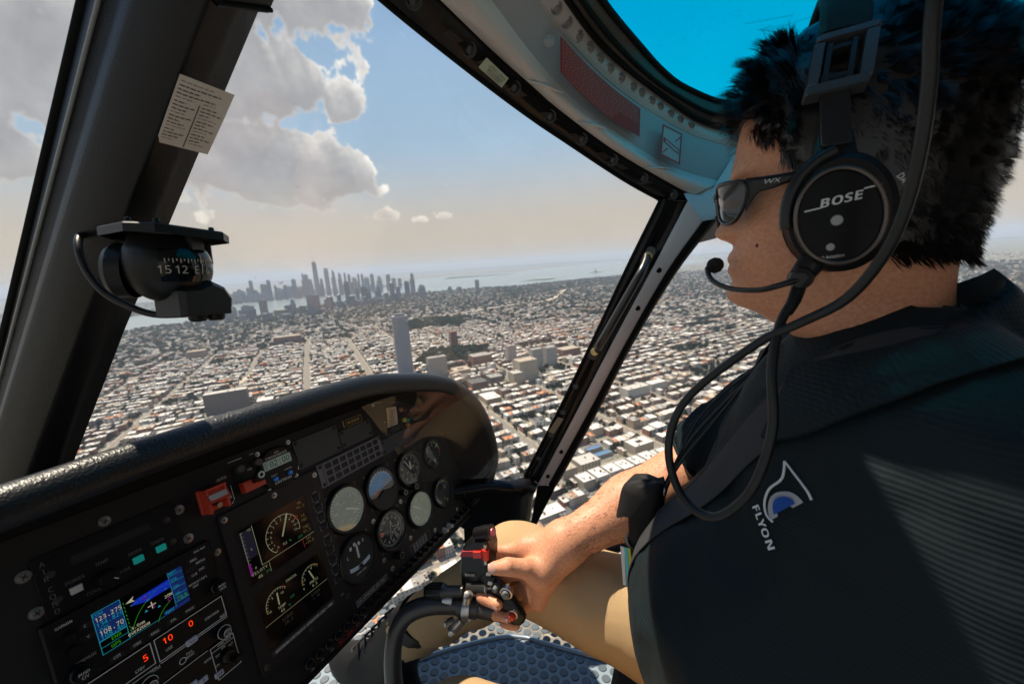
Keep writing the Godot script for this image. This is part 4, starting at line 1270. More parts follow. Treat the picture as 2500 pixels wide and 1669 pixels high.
	var L1 := spline([Vector3(0.955, 0.1666, -0.0253), Vector3(0.955, 0.0260, -0.0965), Vector3(0.955, -0.1417, -0.1839), Vector3(0.955, -0.3213, -0.2740), Vector3(0.955, -0.5301, -0.3813)], 24)
	var L2 := spline([Vector3(0.965, 0.1233, 0.0047), Vector3(0.965, 0.0176, -0.0672), Vector3(0.965, -0.1423, -0.1543), Vector3(0.965, -0.3214, -0.2451), Vector3(0.965, -0.5301, -0.3545)], 24)
	var L3 := spline([Vector3(0.975, 0.1257, 0.0309), Vector3(0.975, 0.0196, -0.0467), Vector3(0.975, -0.1434, -0.1399), Vector3(0.975, -0.3226, -0.2268), Vector3(0.975, -0.5350, -0.3359)], 24)
	m = MB.new()
	var inset := func(c: PackedVector3Array, dx: float) -> PackedVector3Array:
		var o := PackedVector3Array()
		for p in c: o.append(p + Vector3(dx, 0, 0))
		return o
	var mix := func(a: PackedVector3Array, b: PackedVector3Array, f: float, dx: float) -> PackedVector3Array:
		var o := PackedVector3Array()
		for k in a.size(): o.append(a[k].lerp(b[k], f) + Vector3(dx, 0, 0))
		return o
	m.loft([inset.call(L0, 0.03), L0, mix.call(L0, L1, 0.1, -0.008), mix.call(L0, L1, 0.45, -0.008), mix.call(L0, L1, 0.5, 0.006), mix.call(L0, L1, 0.92, 0.006), L1], false, false, false)
	var post_r := obj("door_post", m, gloss, t)
	m = MB.new()
	m.loft([mix.call(L1, L2, 0.0, 0.0), mix.call(L1, L2, 0.06, -0.004), mix.call(L1, L2, 0.5, -0.005), mix.call(L1, L2, 0.94, -0.004), L2], false, false, false)
	obj("door_post_strip", m, white, post_r)
	m = MB.new()
	m.loft([L2, mix.call(L2, L3, 0.2, -0.008), mix.call(L2, L3, 0.8, -0.008), L3, inset.call(L3, 0.04)], false, false, false)
	obj("door_seal", m, rubber, post_r)
	m = MB.new()
	m.tube(Array(mix.call(L0, L1, 0.02, -0.006)), 0.0035, 8)
	obj("glass_seal", m, rubber, post_r)
	m = MB.new()
	m.tri3(C[0][39], L0[0] + Vector3(-0.008, 0, 0), L1[0]); m.tri3(C[0][39], L1[0], C[1][39]); m.tri3(C[0][39], C[1][39], C[1][36]); m.tri3(C[0][36], C[0][39], C[1][36]); m.tri3(C[0][39] + Vector3(0.03, 0.02, 0), L0[0] + Vector3(0.03, 0, 0), L0[0] + Vector3(-0.008, 0, 0))
	obj("corner_block", m, gloss, t)
	# the painted corner where strip, moulding and roof meet
	m = MB.new()
	var arc := spline([L3[0], Vector3(0.98, 0.165, 0.075), Vector3(0.985, 0.185, 0.13), Vector3(0.99, 0.195, 0.2)], 12)
	var gus := PackedVector3Array([L1[0] + Vector3(-0.004, 0, 0), L2[0] + Vector3(-0.004, 0, 0), L3[0]])
	for k in range(1, 12): gus.append(arc[k])
	gus.append(C[3][39]); gus.append(C[2][39]); gus.append(C[2][38]); gus.append(C[1][39]); gus.append(C[1][38])
	var gi0 := m.v.size()
	var gc := Vector3(0.972, 0.172, 0.012)
	m.vert(gc)
	for p in gus: m.vert(p)
	for k in gus.size(): m.tri(gi0, gi0 + 1 + k, gi0 + 1 + (k + 1) % gus.size())
	m.smooth(gi0, 0)
	obj("corner_gusset", m, white, t)
	m = MB.new()
	m.tube(Array(arc), 0.006, 8)
	obj("door_seal", m, rubber, post_r)
	for p in [Vector3(0.957, 0.0214, -0.0752), Vector3(0.957, -0.0573, -0.1223), Vector3(0.957, -0.4260, -0.3120), Vector3(0.957, -0.4990, -0.3509)]:
		m = MB.new()
		disc(m, near_band(L1, L2, p, 0.5) + Vector3(-0.0052, 0, 0), Vector3(-1, 0, 0.05), [Vector2(0.0062, -0.001), Vector2(0.006, 0.0006), Vector2(0.0, 0.0007)], 16)
		obj("hole_plug", m, rubber, post_r)
	for p in [Vector3(0.944, -0.2473, -0.2667), Vector3(0.944, -0.3141, -0.2993), Vector3(0.944, -0.3798, -0.3345), Vector3(0.944, -0.4444, -0.3666)]: screw("screw", near_band(L0, L1, p, 0.28) + Vector3(-0.008, 0, 0), Vector3(-1, 0.1, 0.1), 0.0055, bolt_m, post_r)
	var brass := mat("brass", lin(0.55, 0.42, 0.18), 0.3, 0.9)
	# grab handle
	m = MB.new()
	m.tube(Array(spline([Vector3(0.945, 0.0573, -0.1036), Vector3(0.925, 0.0389, -0.1062), Vector3(0.905, 0.0129, -0.1162), Vector3(0.900, -0.0473, -0.1494), Vector3(0.900, -0.1107, -0.1850), Vector3(0.910, -0.1402, -0.2030), Vector3(0.945, -0.1550, -0.2135)], 26)), 0.0095, 12)
	var gh := obj("grab_handle", m, mat("handle_black", lin(0.016, 0.015, 0.016), 0.3), t)
	for p in [Vector3(0.940, 0.0568, -0.1021), Vector3(0.940, -0.1582, -0.2205)]:
		m = MB.new()
		m.prism(Transform3D(Basis(Vector3(0, 0.87, 0.49), Vector3(0, 0.49, -0.87), Vector3(-1, 0, 0)), p + Vector3(0.008, 0, 0)), MB.rounded(0.046, 0.022, 0.01), 0.0, 0.008, 0.002)
		obj("bracket", m, mats.handle_black, gh)
		screw("screw", p + Vector3(-0.0005, 0, 0), Vector3(-1, 0.05, 0.1), 0.0072, brass, gh)
	var pl := [Vector3(0.943, -0.3299, -0.3161), Vector3(0.943, -0.3343, -0.3015), Vector3(0.943, -0.3765, -0.3285), Vector3(0.943, -0.3721, -0.3433)]
	for k in 4: pl[k] *= 0.99
	card_patch("part_label", pl, 0.0, mat("label_tan", lin(0.25, 0.19, 0.12), 0.5), post_r)
	# --- lower frame between panel end and door, floor, door sill
	m = MB.new()
	var s_top := spline([Vector3(0.62, -0.50, -0.86), Vector3(0.87, -0.5085, -0.5383), Vector3(0.9, -0.5087, -0.4924), Vector3(0.93, -0.517, -0.446), Vector3(0.95, -0.5092, -0.4157)], 20)
	var s_rid := spline([Vector3(0.6, -0.53, -0.85), Vector3(0.84, -0.5364, -0.5223), Vector3(0.87, -0.526, -0.4776), Vector3(0.9, -0.5417, -0.4214), Vector3(0.93, -0.5365, -0.3754), Vector3(0.955, -0.5301, -0.3813)], 20)
	var s_low := spline([Vector3(0.6, -0.66, -0.88), Vector3(0.84, -0.6247, -0.59), Vector3(0.86, -0.7068, -0.56), Vector3(0.9, -0.7374, -0.4965), Vector3(0.95, -0.7317, -0.443), Vector3(0.975, -0.7437, -0.43)], 20)
	var s_mid := PackedVector3Array(); var s_mid2 := PackedVector3Array()
	for k in 20:
		s_mid.append(s_top[k].lerp(s_rid[k], 0.5) + Vector3(-0.006, 0.012, 0.004)); s_mid2.append(s_rid[k].lerp(s_low[k], 0.12) + Vector3(0.012, 0.0, -0.01))
	m.loft([s_top, s_mid, s_rid, s_mid2, s_low], false, false, false)
	obj("lower_frame", m, gloss, t)
	m = MB.new()
	m.loft([spline([Vector3(0.955, -0.5301, -0.3813), Vector3(0.975, -0.7437, -0.43)], 6), spline([Vector3(0.975, -0.5350, -0.3359), Vector3(0.975, -0.7751, -0.4504)], 6)], false, false, false)
	obj("lower_frame", m, gloss, t)
	var fl := mat("floor_mat", lin(0.2, 0.25, 0.3), 0.55, 0.0, 0.4)
	m = MB.new()
	var outl := PackedVector2Array([Vector2(-0.8, 1.3), Vector2(0.94, 1.3), Vector2(0.94, -0.2), Vector2(0.9, -0.33), Vector2(0.885, -0.44), Vector2(0.8, -0.56), Vector2(0.66, -0.72), Vector2(0.645, -0.88), Vector2(0.58, -1.0), Vector2(-0.8, -1.0)])
	var flat := PackedVector2Array()
	for p in outl: flat.append(Vector2(p.x, -p.y))
	m.prism(Transform3D(Basis(Vector3.RIGHT, Vector3(0, 0, -1), Vector3.UP), Vector3(0, -0.97, 0)), flat, 0.0, 0.02)
	var fo := obj("floor_plate", m, fl, t)
	m = MB.new()
	for i in 46:
		for j in 36:
			var p := Vector2(0.3 + i * 0.026 * 0.55 * 1.0, 0)
			p = Vector2(0.42 + i * 0.0125, -0.95 + (j + 0.5 * (i % 2)) * 0.0285)
			if not Geometry2D.is_point_in_polygon(p + Vector2(0.012, -0.012), outl) or p.y > 0.0: continue
			if i % 2 == 0 or true: disc_cheap(m, Vector3(0.42 + i * 0.0247 if i < 22 else 9.0, -0.95, p.y), 0.0112, 0.0018)
	var dots := obj("stud", m, mat("floor_stud", lin(0.08, 0.1, 0.12), 0.45), fo)
	dots.set_meta("kind", "stuff")
	m = MB.new()
	m.tube(Array(spline([Vector3(0.94, -0.948, 0.2), Vector3(0.9, -0.948, -0.33), Vector3(0.885, -0.948, -0.44), Vector3(0.8, -0.948, -0.56), Vector3(0.66, -0.948, -0.72), Vector3(0.645, -0.948, -0.88)], 30)), 0.006, 6)
	obj("floor_edge", m, mat("edge_metal", lin(0.3, 0.36, 0.42), 0.35, 0.6), fo)
	# door sill and lower door skin
	m = MB.new()
	m.quad(Vector3(0.975, -0.97, 1.3), Vector3(0.975, -0.97, -0.1), Vector3(0.975, -0.62, -0.1), Vector3(0.975, -0.55, 1.3))
	m.tube([Vector3(0.965, -0.55, 1.3), Vector3(0.965, -0.62, -0.1), Vector3(0.968, -0.75, -0.3), Vector3(0.955, -0.93, -0.38)], 0.014, 8)
	obj("door_sill", m, gloss, t)
	# --- glass
	var glass := mat("clear_glass", Color(1, 1, 1, 0.015), 0.0, 0.0, 0.4)
	glass.transparency = BaseMaterial3D.TRANSPARENCY_ALPHA
	m = MB.new()
	var left := spline([Vector3(0.345, 0.385, -0.34), e4[0] + Vector3(0.004, 0, -0.01), e4[1] + Vector3(0.004, 0, -0.01), e4[2] + Vector3(0.004, 0, -0.01)], 16)
	var rows := []
	for a in 16:
		var f := a / 15.0
		var row := PackedVector3Array()
		for b in 20:
			var g := b / 19.0
			var top_p: Vector3 = C[0][int(lerpf(6, 39, g))]
			var side_p := left[a].lerp(at_frac(L0, f * 23.0), g)
			var top_l := left[0].lerp(L0[0], g)
			var p := side_p + (top_p - top_l) * (1.0 - f)
			p += Vector3(0.3, 0.2, -1.0).normalized() * 0.07 * sin(PI * g) * sin(PI * f)
			row.append(p)
		rows.append(row)
	m.loft(rows, false, false, false)
	var ws := obj("windshield", m, glass, t)
	var splat := mat("insect_mark", lin(0.12, 0.03, 0.02), 0.7)
	var pale := mat("insect_pale", lin(0.6, 0.57, 0.5), 0.6)
	var sr := RandomNumberGenerator.new(); sr.seed = 12
	for k in 26:
		var a := sr.randi_range(3, 12); var b := sr.randi_range(1, 17)
		if k < 3: a = [7, 10, 7][k]; b = [4, 1, 9][k]
		var p: Vector3 = rows[a][b].lerp(rows[a + 1][b + 1], sr.randf()) * 0.996
		m = MB.new()
		var dir := Vector3(0.5, 0.7, 0.3).normalized()
		var n := 9 if k < 2 else 2
		for s in n:
			var o := Vector3(sr.randfn(), sr.randfn(), sr.randfn()) * (0.0022 if k < 2 else 0.0006)
			m.tube([p + o, p + o + dir * sr.randf_range(0.0008, 0.0035)], [sr.randf_range(0.0002, 0.0006), 0.00015], 5)
		obj("insect_mark", m, splat if k < 2 or k % 4 == 0 else pale, ws)
	# left windshield and the pilot's door window
	m = MB.new()
	m.loft([spline([e0[0] + Vector3(0, 0.1, 0.1), e0[0], e0[1], e0[2]], 8), spline([Vector3(-0.5, 0.4, -0.3), Vector3(-0.5, 0.28, -0.45), Vector3(-0.5, -0.05, -0.7), Vector3(-0.5, -0.3, -0.9)], 8)], false, false, false)
	obj("windshield", m, glass, t)
	m = MB.new()
	m.quad(Vector3(0.2, 0.45, -0.16), Vector3(0.415, 0.447, -0.16), Vector3(0.37, 0.453, -0.075), Vector3(0.2, 0.455, -0.06))
	obj("added_sun_pane", m, glass, t)  # invented unseen pane, shaped so direct sun falls on the near shoulder
	m = MB.new()
	m.quad(Vector3(0.98, -0.62, -0.1), Vector3(0.98, -0.56, 1.2), Vector3(0.995, 0.25, 1.2), Vector3(0.99, 0.18, 0.13)); m.tri3(Vector3(0.98, -0.62, -0.1), Vector3(0.99, 0.18, 0.13), Vector3(0.978, 0.11, 0.03)); m.tri3(Vector3(0.98, -0.62, -0.1), Vector3(0.978, 0.11, 0.03), Vector3(0.978, -0.54, -0.335))
	obj("door_window", m, glass, t)
	m = MB.new()
	m.tube([Vector3(0.99, 0.2, 0.2), Vector3(0.995, 0.33, 0.45), Vector3(0.995, 0.37, 1.2)], 0.025, 8)
	m.tube([Vector3(0.985, -0.6, 0.95), Vector3(0.995, 0.3, 1.1)], 0.04, 8)
	obj("door_frame", m, mats.roof_aft, t)

func at_frac(c: PackedVector3Array, k: float) -> Vector3:
	var i := clampi(int(k), 0, c.size() - 2)
	return c[i].lerp(c[i + 1], clampf(k - i, 0.0, 1.0))

func near_band(a: PackedVector3Array, b: PackedVector3Array, p: Vector3, f: float) -> Vector3:
	var best := 1e9
	var out := p
	for k in (a.size() - 1) * 6:
		var q := at_frac(a, k / 6.0).lerp(at_frac(b, k / 6.0), f)
		var d := q.normalized().distance_squared_to(p.normalized())
		if d < best:
			best = d; out = q
	return out

func disc_cheap(m: MB, p: Vector3, r: float, h: float) -> void:
	var ring := PackedVector3Array(); var top := PackedVector3Array()
	for s in 10:
		var a := TAU * s / 10.0
		ring.append(p + Vector3(cos(a) * r, 0, -sin(a) * r)); top.append(p + Vector3(cos(a) * r * 0.88, h, -sin(a) * r * 0.88))
	m.loft([ring, top], true, false, true, true)

# A thin card over four corners (top-left, top-right, bottom-right, bottom-left), bowed by bow metres towards the viewer.
func patch_at(c: Array, bow: float, u: float, v: float, lift := 0.0) -> Vector3:
	var p: Vector3 = c[0].lerp(c[1], u).lerp(c[3].lerp(c[2], u), v)
	var n: Vector3 = (c[1] - c[0]).cross(c[3] - c[0]).normalized()
	if n.dot(p) > 0.0: n = -n
	return p + n * (bow * sin(PI * v) * (0.6 + 0.4 * sin(2.2 * PI * u)) + lift)

func card_patch(called: String, c: Array, bow: float, mt: Material, parent: Node3D) -> MeshInstance3D:
	var m := MB.new()
	var rows := []; var back := []
	for a in 9:
		var row := PackedVector3Array(); var rb := PackedVector3Array()
		for b in 7: row.append(patch_at(c, bow, b / 6.0, a / 8.0)); rb.append(patch_at(c, bow, b / 6.0, a / 8.0, -0.0004))
		rows.append(row); back.append(rb)
	rows.reverse()
	m.loft(rows, false, false, false); m.loft(back, false, false, false)
	return obj(called, m, mt, parent)

func patch_rect(m: MB, c: Array, u0: float, v0: float, u1: float, v1: float, bow := 0.0, lift := 0.0004) -> void:
	m.quad(patch_at(c, bow, u0, v1, lift), patch_at(c, bow, u1, v1, lift), patch_at(c, bow, u1, v0, lift), patch_at(c, bow, u0, v0, lift))

func patch_bar(m: MB, c: Array, bow: float, u0: float, u1: float, v: float, h: float, tall := false) -> void:
	if tall:
		for k in 6: patch_rect(m, c, u0, v + (h * k) / 6.0, u1, v + h * (k + 1) / 6.0, bow)
		return
	var k := u0
	var i := 0
	while k < u1:
		var e := minf(u1, k + 0.05 + 0.05 * absf(sin(i * 1.7 + v * 40.0)))
		patch_rect(m, c, k, v, e, v + h, bow)
		k = e + 0.02
		i += 1

func patch_line(m: MB, c: Array, a: Vector2, b: Vector2, w: float) -> void:
	var d := (b - a).orthogonal().normalized() * w
	m.quad(patch_at(c, 0, a.x - d.x, a.y - d.y, 0.0005), patch_at(c, 0, b.x - d.x, b.y - d.y, 0.0005), patch_at(c, 0, b.x + d.x, b.y + d.y, 0.0005), patch_at(c, 0, a.x + d.x, a.y + d.y, 0.0005))

func patch_text(m: MB, c: Array, s: String, u: float, v: float, h: float, spin := 0.0) -> void:
	var x: Vector3 = (c[1] - c[0]).normalized()
	var z: Vector3 = (c[1] - c[0]).cross(c[0] - c[3]).normalized()
	var y := z.cross(x)
	m.text(font, s, Transform3D(Basis(x, y, z).rotated(z, spin), patch_at(c, 0, u, v, 0.0006)), h, 0.0001, HORIZONTAL_ALIGNMENT_CENTER)

# ---------------------------------------------------------------- instrument panel; u to the right and v down in millimetres, w towards the seats
func pp(u: float, v: float, w := 0.0) -> Vector3:
	return Vector3(u, -v, w) * 0.001

func pt(u: float, v: float, w := 0.0) -> Transform3D:
	return Transform3D(Basis(), pp(u, v, w))

func facing(u: float, v: float, w := 0.0) -> Transform3D:   # lathe axis towards the seats
	return Transform3D(Basis(Vector3.RIGHT, Vector3(0, 0, 1), Vector3(0, -1, 0)), pp(u, v, w))

func wr(m: MB, s: String, u: float, v: float, h: float, fit := 0.0, w := 0.6, align := HORIZONTAL_ALIGNMENT_CENTER, spin := 0.0, mono := false) -> void:
	m.text(font_mono if mono else font, s, Transform3D(Basis(Vector3(0, 0, 1), spin), pp(u, v, w)), h * 0.001, 0.0002, align, fit * 0.001)

func bar(m: MB, u0: float, v0: float, u1: float, v1: float, wide: float, w := 0.5) -> void:
	var a := pp(u0, v0, w); var b := pp(u1, v1, w)
	var d := (b - a).normalized().cross(Vector3(0, 0, 1)) * wide * 0.0005
	m.quad(a + d, b + d, b - d, a - d)

func rect(m: MB, u0: float, v0: float, u1: float, v1: float, w := 0.5) -> void:
	m.quad(pp(u0, v1, w), pp(u1, v1, w), pp(u1, v0, w), pp(u0, v0, w))

func frame(m: MB, u0: float, v0: float, u1: float, v1: float, wide: float, w := 0.5) -> void:
	rect(m, u0, v0, u1, v0 + wide, w); rect(m, u0, v1 - wide, u1, v1, w); rect(m, u0, v0 + wide, u0 + wide, v1 - wide, w); rect(m, u1 - wide, v0 + wide, u1, v1 - wide, w)

func arc(m: MB, u: float, v: float, r: float, a0: float, a1: float, wide: float, w := 0.5, n := 24) -> void:   # degrees clockwise from the top
	for k in n:
		var p := deg_to_rad(lerpf(a0, a1, k / float(n))); var q := deg_to_rad(lerpf(a0, a1, (k + 1.0) / n))
		var r0 := r - wide * 0.5; var r1 := r + wide * 0.5
		m.quad(pp(u + sin(p) * r0, v - cos(p) * r0, w), pp(u + sin(q) * r0, v - cos(q) * r0, w), pp(u + sin(q) * r1, v - cos(q) * r1, w), pp(u + sin(p) * r1, v - cos(p) * r1, w))

func ticks(m: MB, u: float, v: float, r0: float, r1: float, a0: float, a1: float, n: int, wide: float, w := 0.5) -> void:
	for k in n + 1:
		var p := deg_to_rad(lerpf(a0, a1, k / float(n)))
		bar(m, u + sin(p) * r0, v - cos(p) * r0, u + sin(p) * r1, v - cos(p) * r1, wide, w)

func glow(key: String, c: Color, e := 1.0) -> StandardMaterial3D:
	var m := mat(key, Color(0.01, 0.01, 0.01), 0.4)
	m.emission_enabled = true
	m.emission = c
	m.emission_energy_multiplier = e
	return m

func knob(called: String, u: float, v: float, r: float, h: float, mt: Material, parent: Node3D, w := 0.0, ridges := false) -> MeshInstance3D:
	var m := MB.new()
	r *= 0.001; h *= 0.001
	m.lathe(facing(u, v, w), [Vector2(r * 1.05, 0), Vector2(r, h * 0.2), Vector2(r * 0.94, h * 0.85), Vector2(r * 0.8, h), Vector2(0, h)], 24)
	if ridges:
		for k in 18:
			var a := TAU * k / 18.0
			m.box(facing(u, v, w) * Transform3D(Basis(Vector3.UP, a), Vector3(cos(a) * r, h * 0.5, -sin(a) * r)), Vector3(r * 0.12, h * 0.7, r * 0.1))
	return obj(called, m, mt, parent)

func pscrew(u: float, v: float, r: float, mt: Material, parent: Node3D, w := 0.0) -> void:
	var m := MB.new()
	r *= 0.001
	var x := facing(u, v, w)
	m.lathe(x, [Vector2(r * 1.4, 0), Vector2(r * 1.35, r * 0.15), Vector2(r, r * 0.18), Vector2(r * 0.9, r * 0.45), Vector2(0, r * 0.55)], 14)
	var s := obj("screw", m, mt, parent)
	if parent.get_parent() == self:
		m = MB.new()
		var a := u * 0.37 + v
		for k in 2: m.box(x * Transform3D(Basis(Vector3.UP, a + k * PI / 2), Vector3(0, r * 0.53, 0)), Vector3(r * 1.3, r * 0.1, r * 0.24))
		obj("slot", m, mats.slot_black, s)

func gauge(label: String, u: float, v: float, r: float, parent: Node3D, shine := 0.0) -> Dictionary:
	var bez: StandardMaterial3D = mats.bezel
	var m := MB.new()
	var R := r * 0.001
	m.lathe(facing(u, v), [Vector2(R * 1.04, 0), Vector2(R * 1.03, 0.006), Vector2(R * 0.99, 0.0085), Vector2(R * 0.93, 0.008), Vector2(R * 0.9, 0.007), Vector2(R * 0.885, 0.003), Vector2(R * 0.88, 0.0)], 48)
	var g := obj(label, m, bez, parent)
	m = MB.new()
	m.prism(facing(u, v, 0.6) * Transform3D(Basis(Vector3.RIGHT, Vector3(0, 0, -1), Vector3.UP), Vector3.ZERO), MB.circle(R * 0.89, 40), -0.001, 0.0)
	obj("face", m, mats.gauge_face, g)
	m = MB.new()
	m.prism(facing(u, v, 6.2) * Transform3D(Basis(Vector3.RIGHT, Vector3(0, 0, -1), Vector3.UP), Vector3.ZERO), MB.circle(R * 0.895, 40), -0.0001, 0.0)
	obj("glass", m, mats.gauge_glass if shine == 0.0 else mats.gauge_mirror, g)
	return {"n": g, "ink": MB.new(), "u": u, "v": v, "r": r}

func needle(g: Dictionary, deg: float, len: float, wide: float, mt: Material, tail := 0.2, w := 4.4) -> void:
	var m := MB.new()
	var a := deg_to_rad(deg)
	var d := Vector2(sin(a), -cos(a)); var s := Vector2(d.y, -d.x) * wide * 0.5
	var c := Vector2(g.u, g.v)
	var p := [c - d * len * tail - s, c + d * len * 0.75 - s, c + d * len, c + d * len * 0.75 + s, c - d * len * tail + s]
	var poly := PackedVector2Array()
	for q in p: poly.append(Vector2(q.x, -q.y) * 0.001)
	m.prism(Transform3D(), poly, w * 0.001, w * 0.001 + 0.0006)
	obj("needle", m, mt, g.n)

func build_panel() -> void:
	var black := bumpy(mat("panel_black", lin(0.011, 0.0095, 0.0095), 0.48, 0.0, 0.32), tex.fine, 260.0, 0.012)
	var black2 := mat("unit_black", lin(0.008, 0.007, 0.0075), 0.42, 0.0, 0.3)
	mat("slot_black", lin(0.004, 0.004, 0.004), 0.8)
	mat("bezel", lin(0.006, 0.006, 0.006), 0.35, 0.0, 0.35)
	mat("gauge_face", lin(0.008, 0.008, 0.009), 0.6, 0.0, 0.2)
	var gg := mat("gauge_glass", Color(1, 1, 1, 0.02), 0.02, 0.0, 0.5)
	gg.transparency = BaseMaterial3D.TRANSPARENCY_ALPHA
	var gm := mat("gauge_mirror", Color(0.95, 1, 0.95, 0.02), 0.06, 0.3, 0.5)
	gm.transparency = BaseMaterial3D.TRANSPARENCY_ALPHA
	var ink := mat("ink_white", lin(0.62, 0.6, 0.56), 0.6)
	var dimk := mat("ink_grey", lin(0.28, 0.26, 0.25), 0.6)
	var gold := mat("ink_gold", lin(0.5, 0.34, 0.1), 0.5)
	var yel := mat("ink_yellow", lin(0.6, 0.5, 0.05), 0.6)
	var grn := mat("ink_green", lin(0.15, 0.45, 0.1), 0.6)
	var redk := mat("ink_red", lin(0.5, 0.05, 0.03), 0.6)
	var blueb := mat("blue_button", lin(0.02, 0.2, 0.7), 0.4)
	var steel := mat("steel", lin(0.35, 0.34, 0.33), 0.3, 0.9)
	var dsteel := mat("dark_steel", lin(0.07, 0.065, 0.065), 0.35, 0.7)
	var plate := mat("blank_plate", lin(0.028, 0.03, 0.033), 0.45, 0.0, 0.4)
	var redp := mat("guard_red", lin(0.5, 0.045, 0.02), 0.4)
	var t := thing("instrument_panel", "black instrument panel under a padded glareshield, with dials, two screens and radios", "instrument panel", PANEL)
	# --- plate
	var m := MB.new()
	var outl := [Vector2(-430, -92), Vector2(180, -92), Vector2(240, -84), Vector2(300, -62), Vector2(355, -22), Vector2(395, 35), Vector2(420, 100), Vector2(430, 170), Vector2(430, 230), Vector2(425, 282), Vector2(-430, 282)]
	var poly := PackedVector2Array()
	for p in outl: poly.append(Vector2(p.x, -p.y) * 0.001)
	poly.reverse()
	m.prism(Transform3D(), poly, -0.012, 0.0)
	obj("panel_plate", m, black, t)
	# --- glareshield: rolled rim, inner wall, cover running forward
	var rim := [[-430, -146, 120], [-327, -150, 120], [-246, -154, 120], [-141, -157, 120], [8, -158, 120], [90, -154, 120], [150, -144, 120], [248, -122, 120], [328, -92, 119], [398, -40, 115], [440, 21, 109], [461, 82, 102], [467, 135, 92], [459, 170, 78], [446, 200, 58], [436, 222, 30], [432, 240, 4]]
	var rp := []; var rad := []
	for k in rim.size():
		rp.append(pp(rim[k][0], rim[k][1] + 17, rim[k][2]))
	var sp := spline(rp, 64)
	for k in 64: rad.append(lerpf(0.019, 0.009, smoothstep(34.0, 63.0, k)))
	m = MB.new()
	m.tube(Array(sp), rad, 22)
	var pad := bumpy(mat("shield_foam", lin(0.012, 0.0125, 0.0145), 0.38, 0.0, 0.42), tex.grain, 15.0, 0.07)
	obj("glareshield_rim", m, pad, t)
	m = MB.new()
	var inn := []
	for p in [[-430, -92], [-246, -92], [-100, -92], [60, -92], [180, -92], [240, -84], [300, -62], [355, -22], [395, 35], [420, 100], [428, 140], [430, 170], [430, 200], [430, 230]]: inn.append(pp(p[0], p[1], -2))
	var si := spline(inn, 64)
	var sm := PackedVector3Array()
	for k in 64: sm.append(sp[k].lerp(si[k], 0.5) + (si[k] - sp[k]).cross(Vector3(1, 0, 0)).normalized() * 0.0)
	m.loft([sp, sm, si], false, false, false)
	obj("glareshield_lining", m, mat("shield_lining", lin(0.009, 0.0075, 0.007), 0.85, 0.0, 0.15), t)
	m = MB.new()
	var so := PackedVector3Array(); var so2 := PackedVector3Array(); var s0 := PackedVector3Array()
	for k in 64:
		var outw := (sp[k] - pp(100, 120, sp[k].z * 1000.0)); outw.z = 0
		outw = outw.normalized()
		s0.append(sp[k] + outw * rad[k] * 0.9); so.append(sp[k] + outw * rad[k] * 0.7 + Vector3(0, -0.01, -0.09 - sp[k].z * 0.4)); so2.append(sp[k] + outw * 0.0 + Vector3(0, -0.05, -0.3 - sp[k].z))
	m.loft([so2, so, s0], false, false, false)
	obj("glareshield_cover", m, pad, t)
	# housing below and behind the plate
	m = MB.new()
	m.box(Transform3D(Basis(), pp(0, 190, -70)), Vector3(0.86, 0.18, 0.11))
	obj("panel_housing", m, black2, t)
	# --- round dials
	var a_s := gauge("airspeed_dial", 69.7, 75.5, 42.5, t, 1.0)
	var i: MB = a_s.ink
	ticks(i, a_s.u, a_s.v, 29, 35, 20, 340, 32, 0.7, 1.2)
	for k in 7: wr(i, str(40 + k * 20), a_s.u + sin(deg_to_rad(40 + k * 46)) * 23, a_s.v - cos(deg_to_rad(40 + k * 46)) * 23, 4.6, 0, 1.2)
	wr(i, "AIRSPEED", a_s.u - 3, a_s.v - 11, 3.0, 0, 1.2); wr(i, "KNOTS", a_s.u - 4, a_s.v + 9, 2.8, 0, 1.2)
	obj("markings", i, ink, a_s.n)
	needle(a_s, 118, 31, 3.0, ink, 0.1)
	var tc := gauge("turn_dial", 67, 169.3, 42.5, t)
	i = tc.ink
	for k in [-1, 0, 1]: bar(i, tc.u + k * 9, tc.v - 28 + absf(k) * 3, tc.u + k * 9 + k * 2, tc.v - 22 + absf(k) * 3, 5, 1.2)
	wr(i, "L", tc.u - 20, tc.v - 10, 6, 0, 1.2); wr(i, "R", tc.u + 20, tc.v - 22, 6, 0, 1.2)
	wr(i, "2 MIN TURN", tc.u, tc.v + 27, 3.0, 0, 1.6)
	obj("markings", i, ink, tc.n)
	needle(tc, 2, 27, 4.0, ink, 0.0, 4.6)
	m = MB.new()
	for k in 13:
		var x0 := -24.0 + k * 3.7; var x1 := x0 + 3.72
		m.quad(pp(tc.u + x0, tc.v + 19 - x0 * x0 * 0.006, 3.6), pp(tc.u + x1, tc.v + 19 - x1 * x1 * 0.006, 3.6), pp(tc.u + x1, tc.v + 12 - x1 * x1 * 0.006, 3.6), pp(tc.u + x0, tc.v + 12 - x0 * x0 * 0.006, 3.6))
	obj("slip_tube", m, mat("slip_glass", lin(0.55, 0.6, 0.66), 0.3), tc.n)
	m = MB.new(); m.lathe(facing(tc.u, tc.v + 15.2, 3.6), [Vector2(0.0, 0.0), Vector2(0.0034, 0.001), Vector2(0.0034, 0.003), Vector2(0, 0.004)], 14); rect(m, tc.u - 5, tc.v + 11, tc.u - 4, tc.v + 20, 4.6); rect(m, tc.u + 4, tc.v + 11, tc.u + 5, tc.v + 20, 4.6)
	obj("slip_ball", m, mats.bezel, tc.n)
	# attitude indicator: blue over brown, orange bars
	var at := gauge("attitude_dial", 160.7, 75.9, 41, t)
	m = MB.new()
	var half := PackedVector2Array()
	for k in 21: half.append(Vector2(cos(PI * k / 20.0), sin(PI * k / 20.0)) * 0.034)
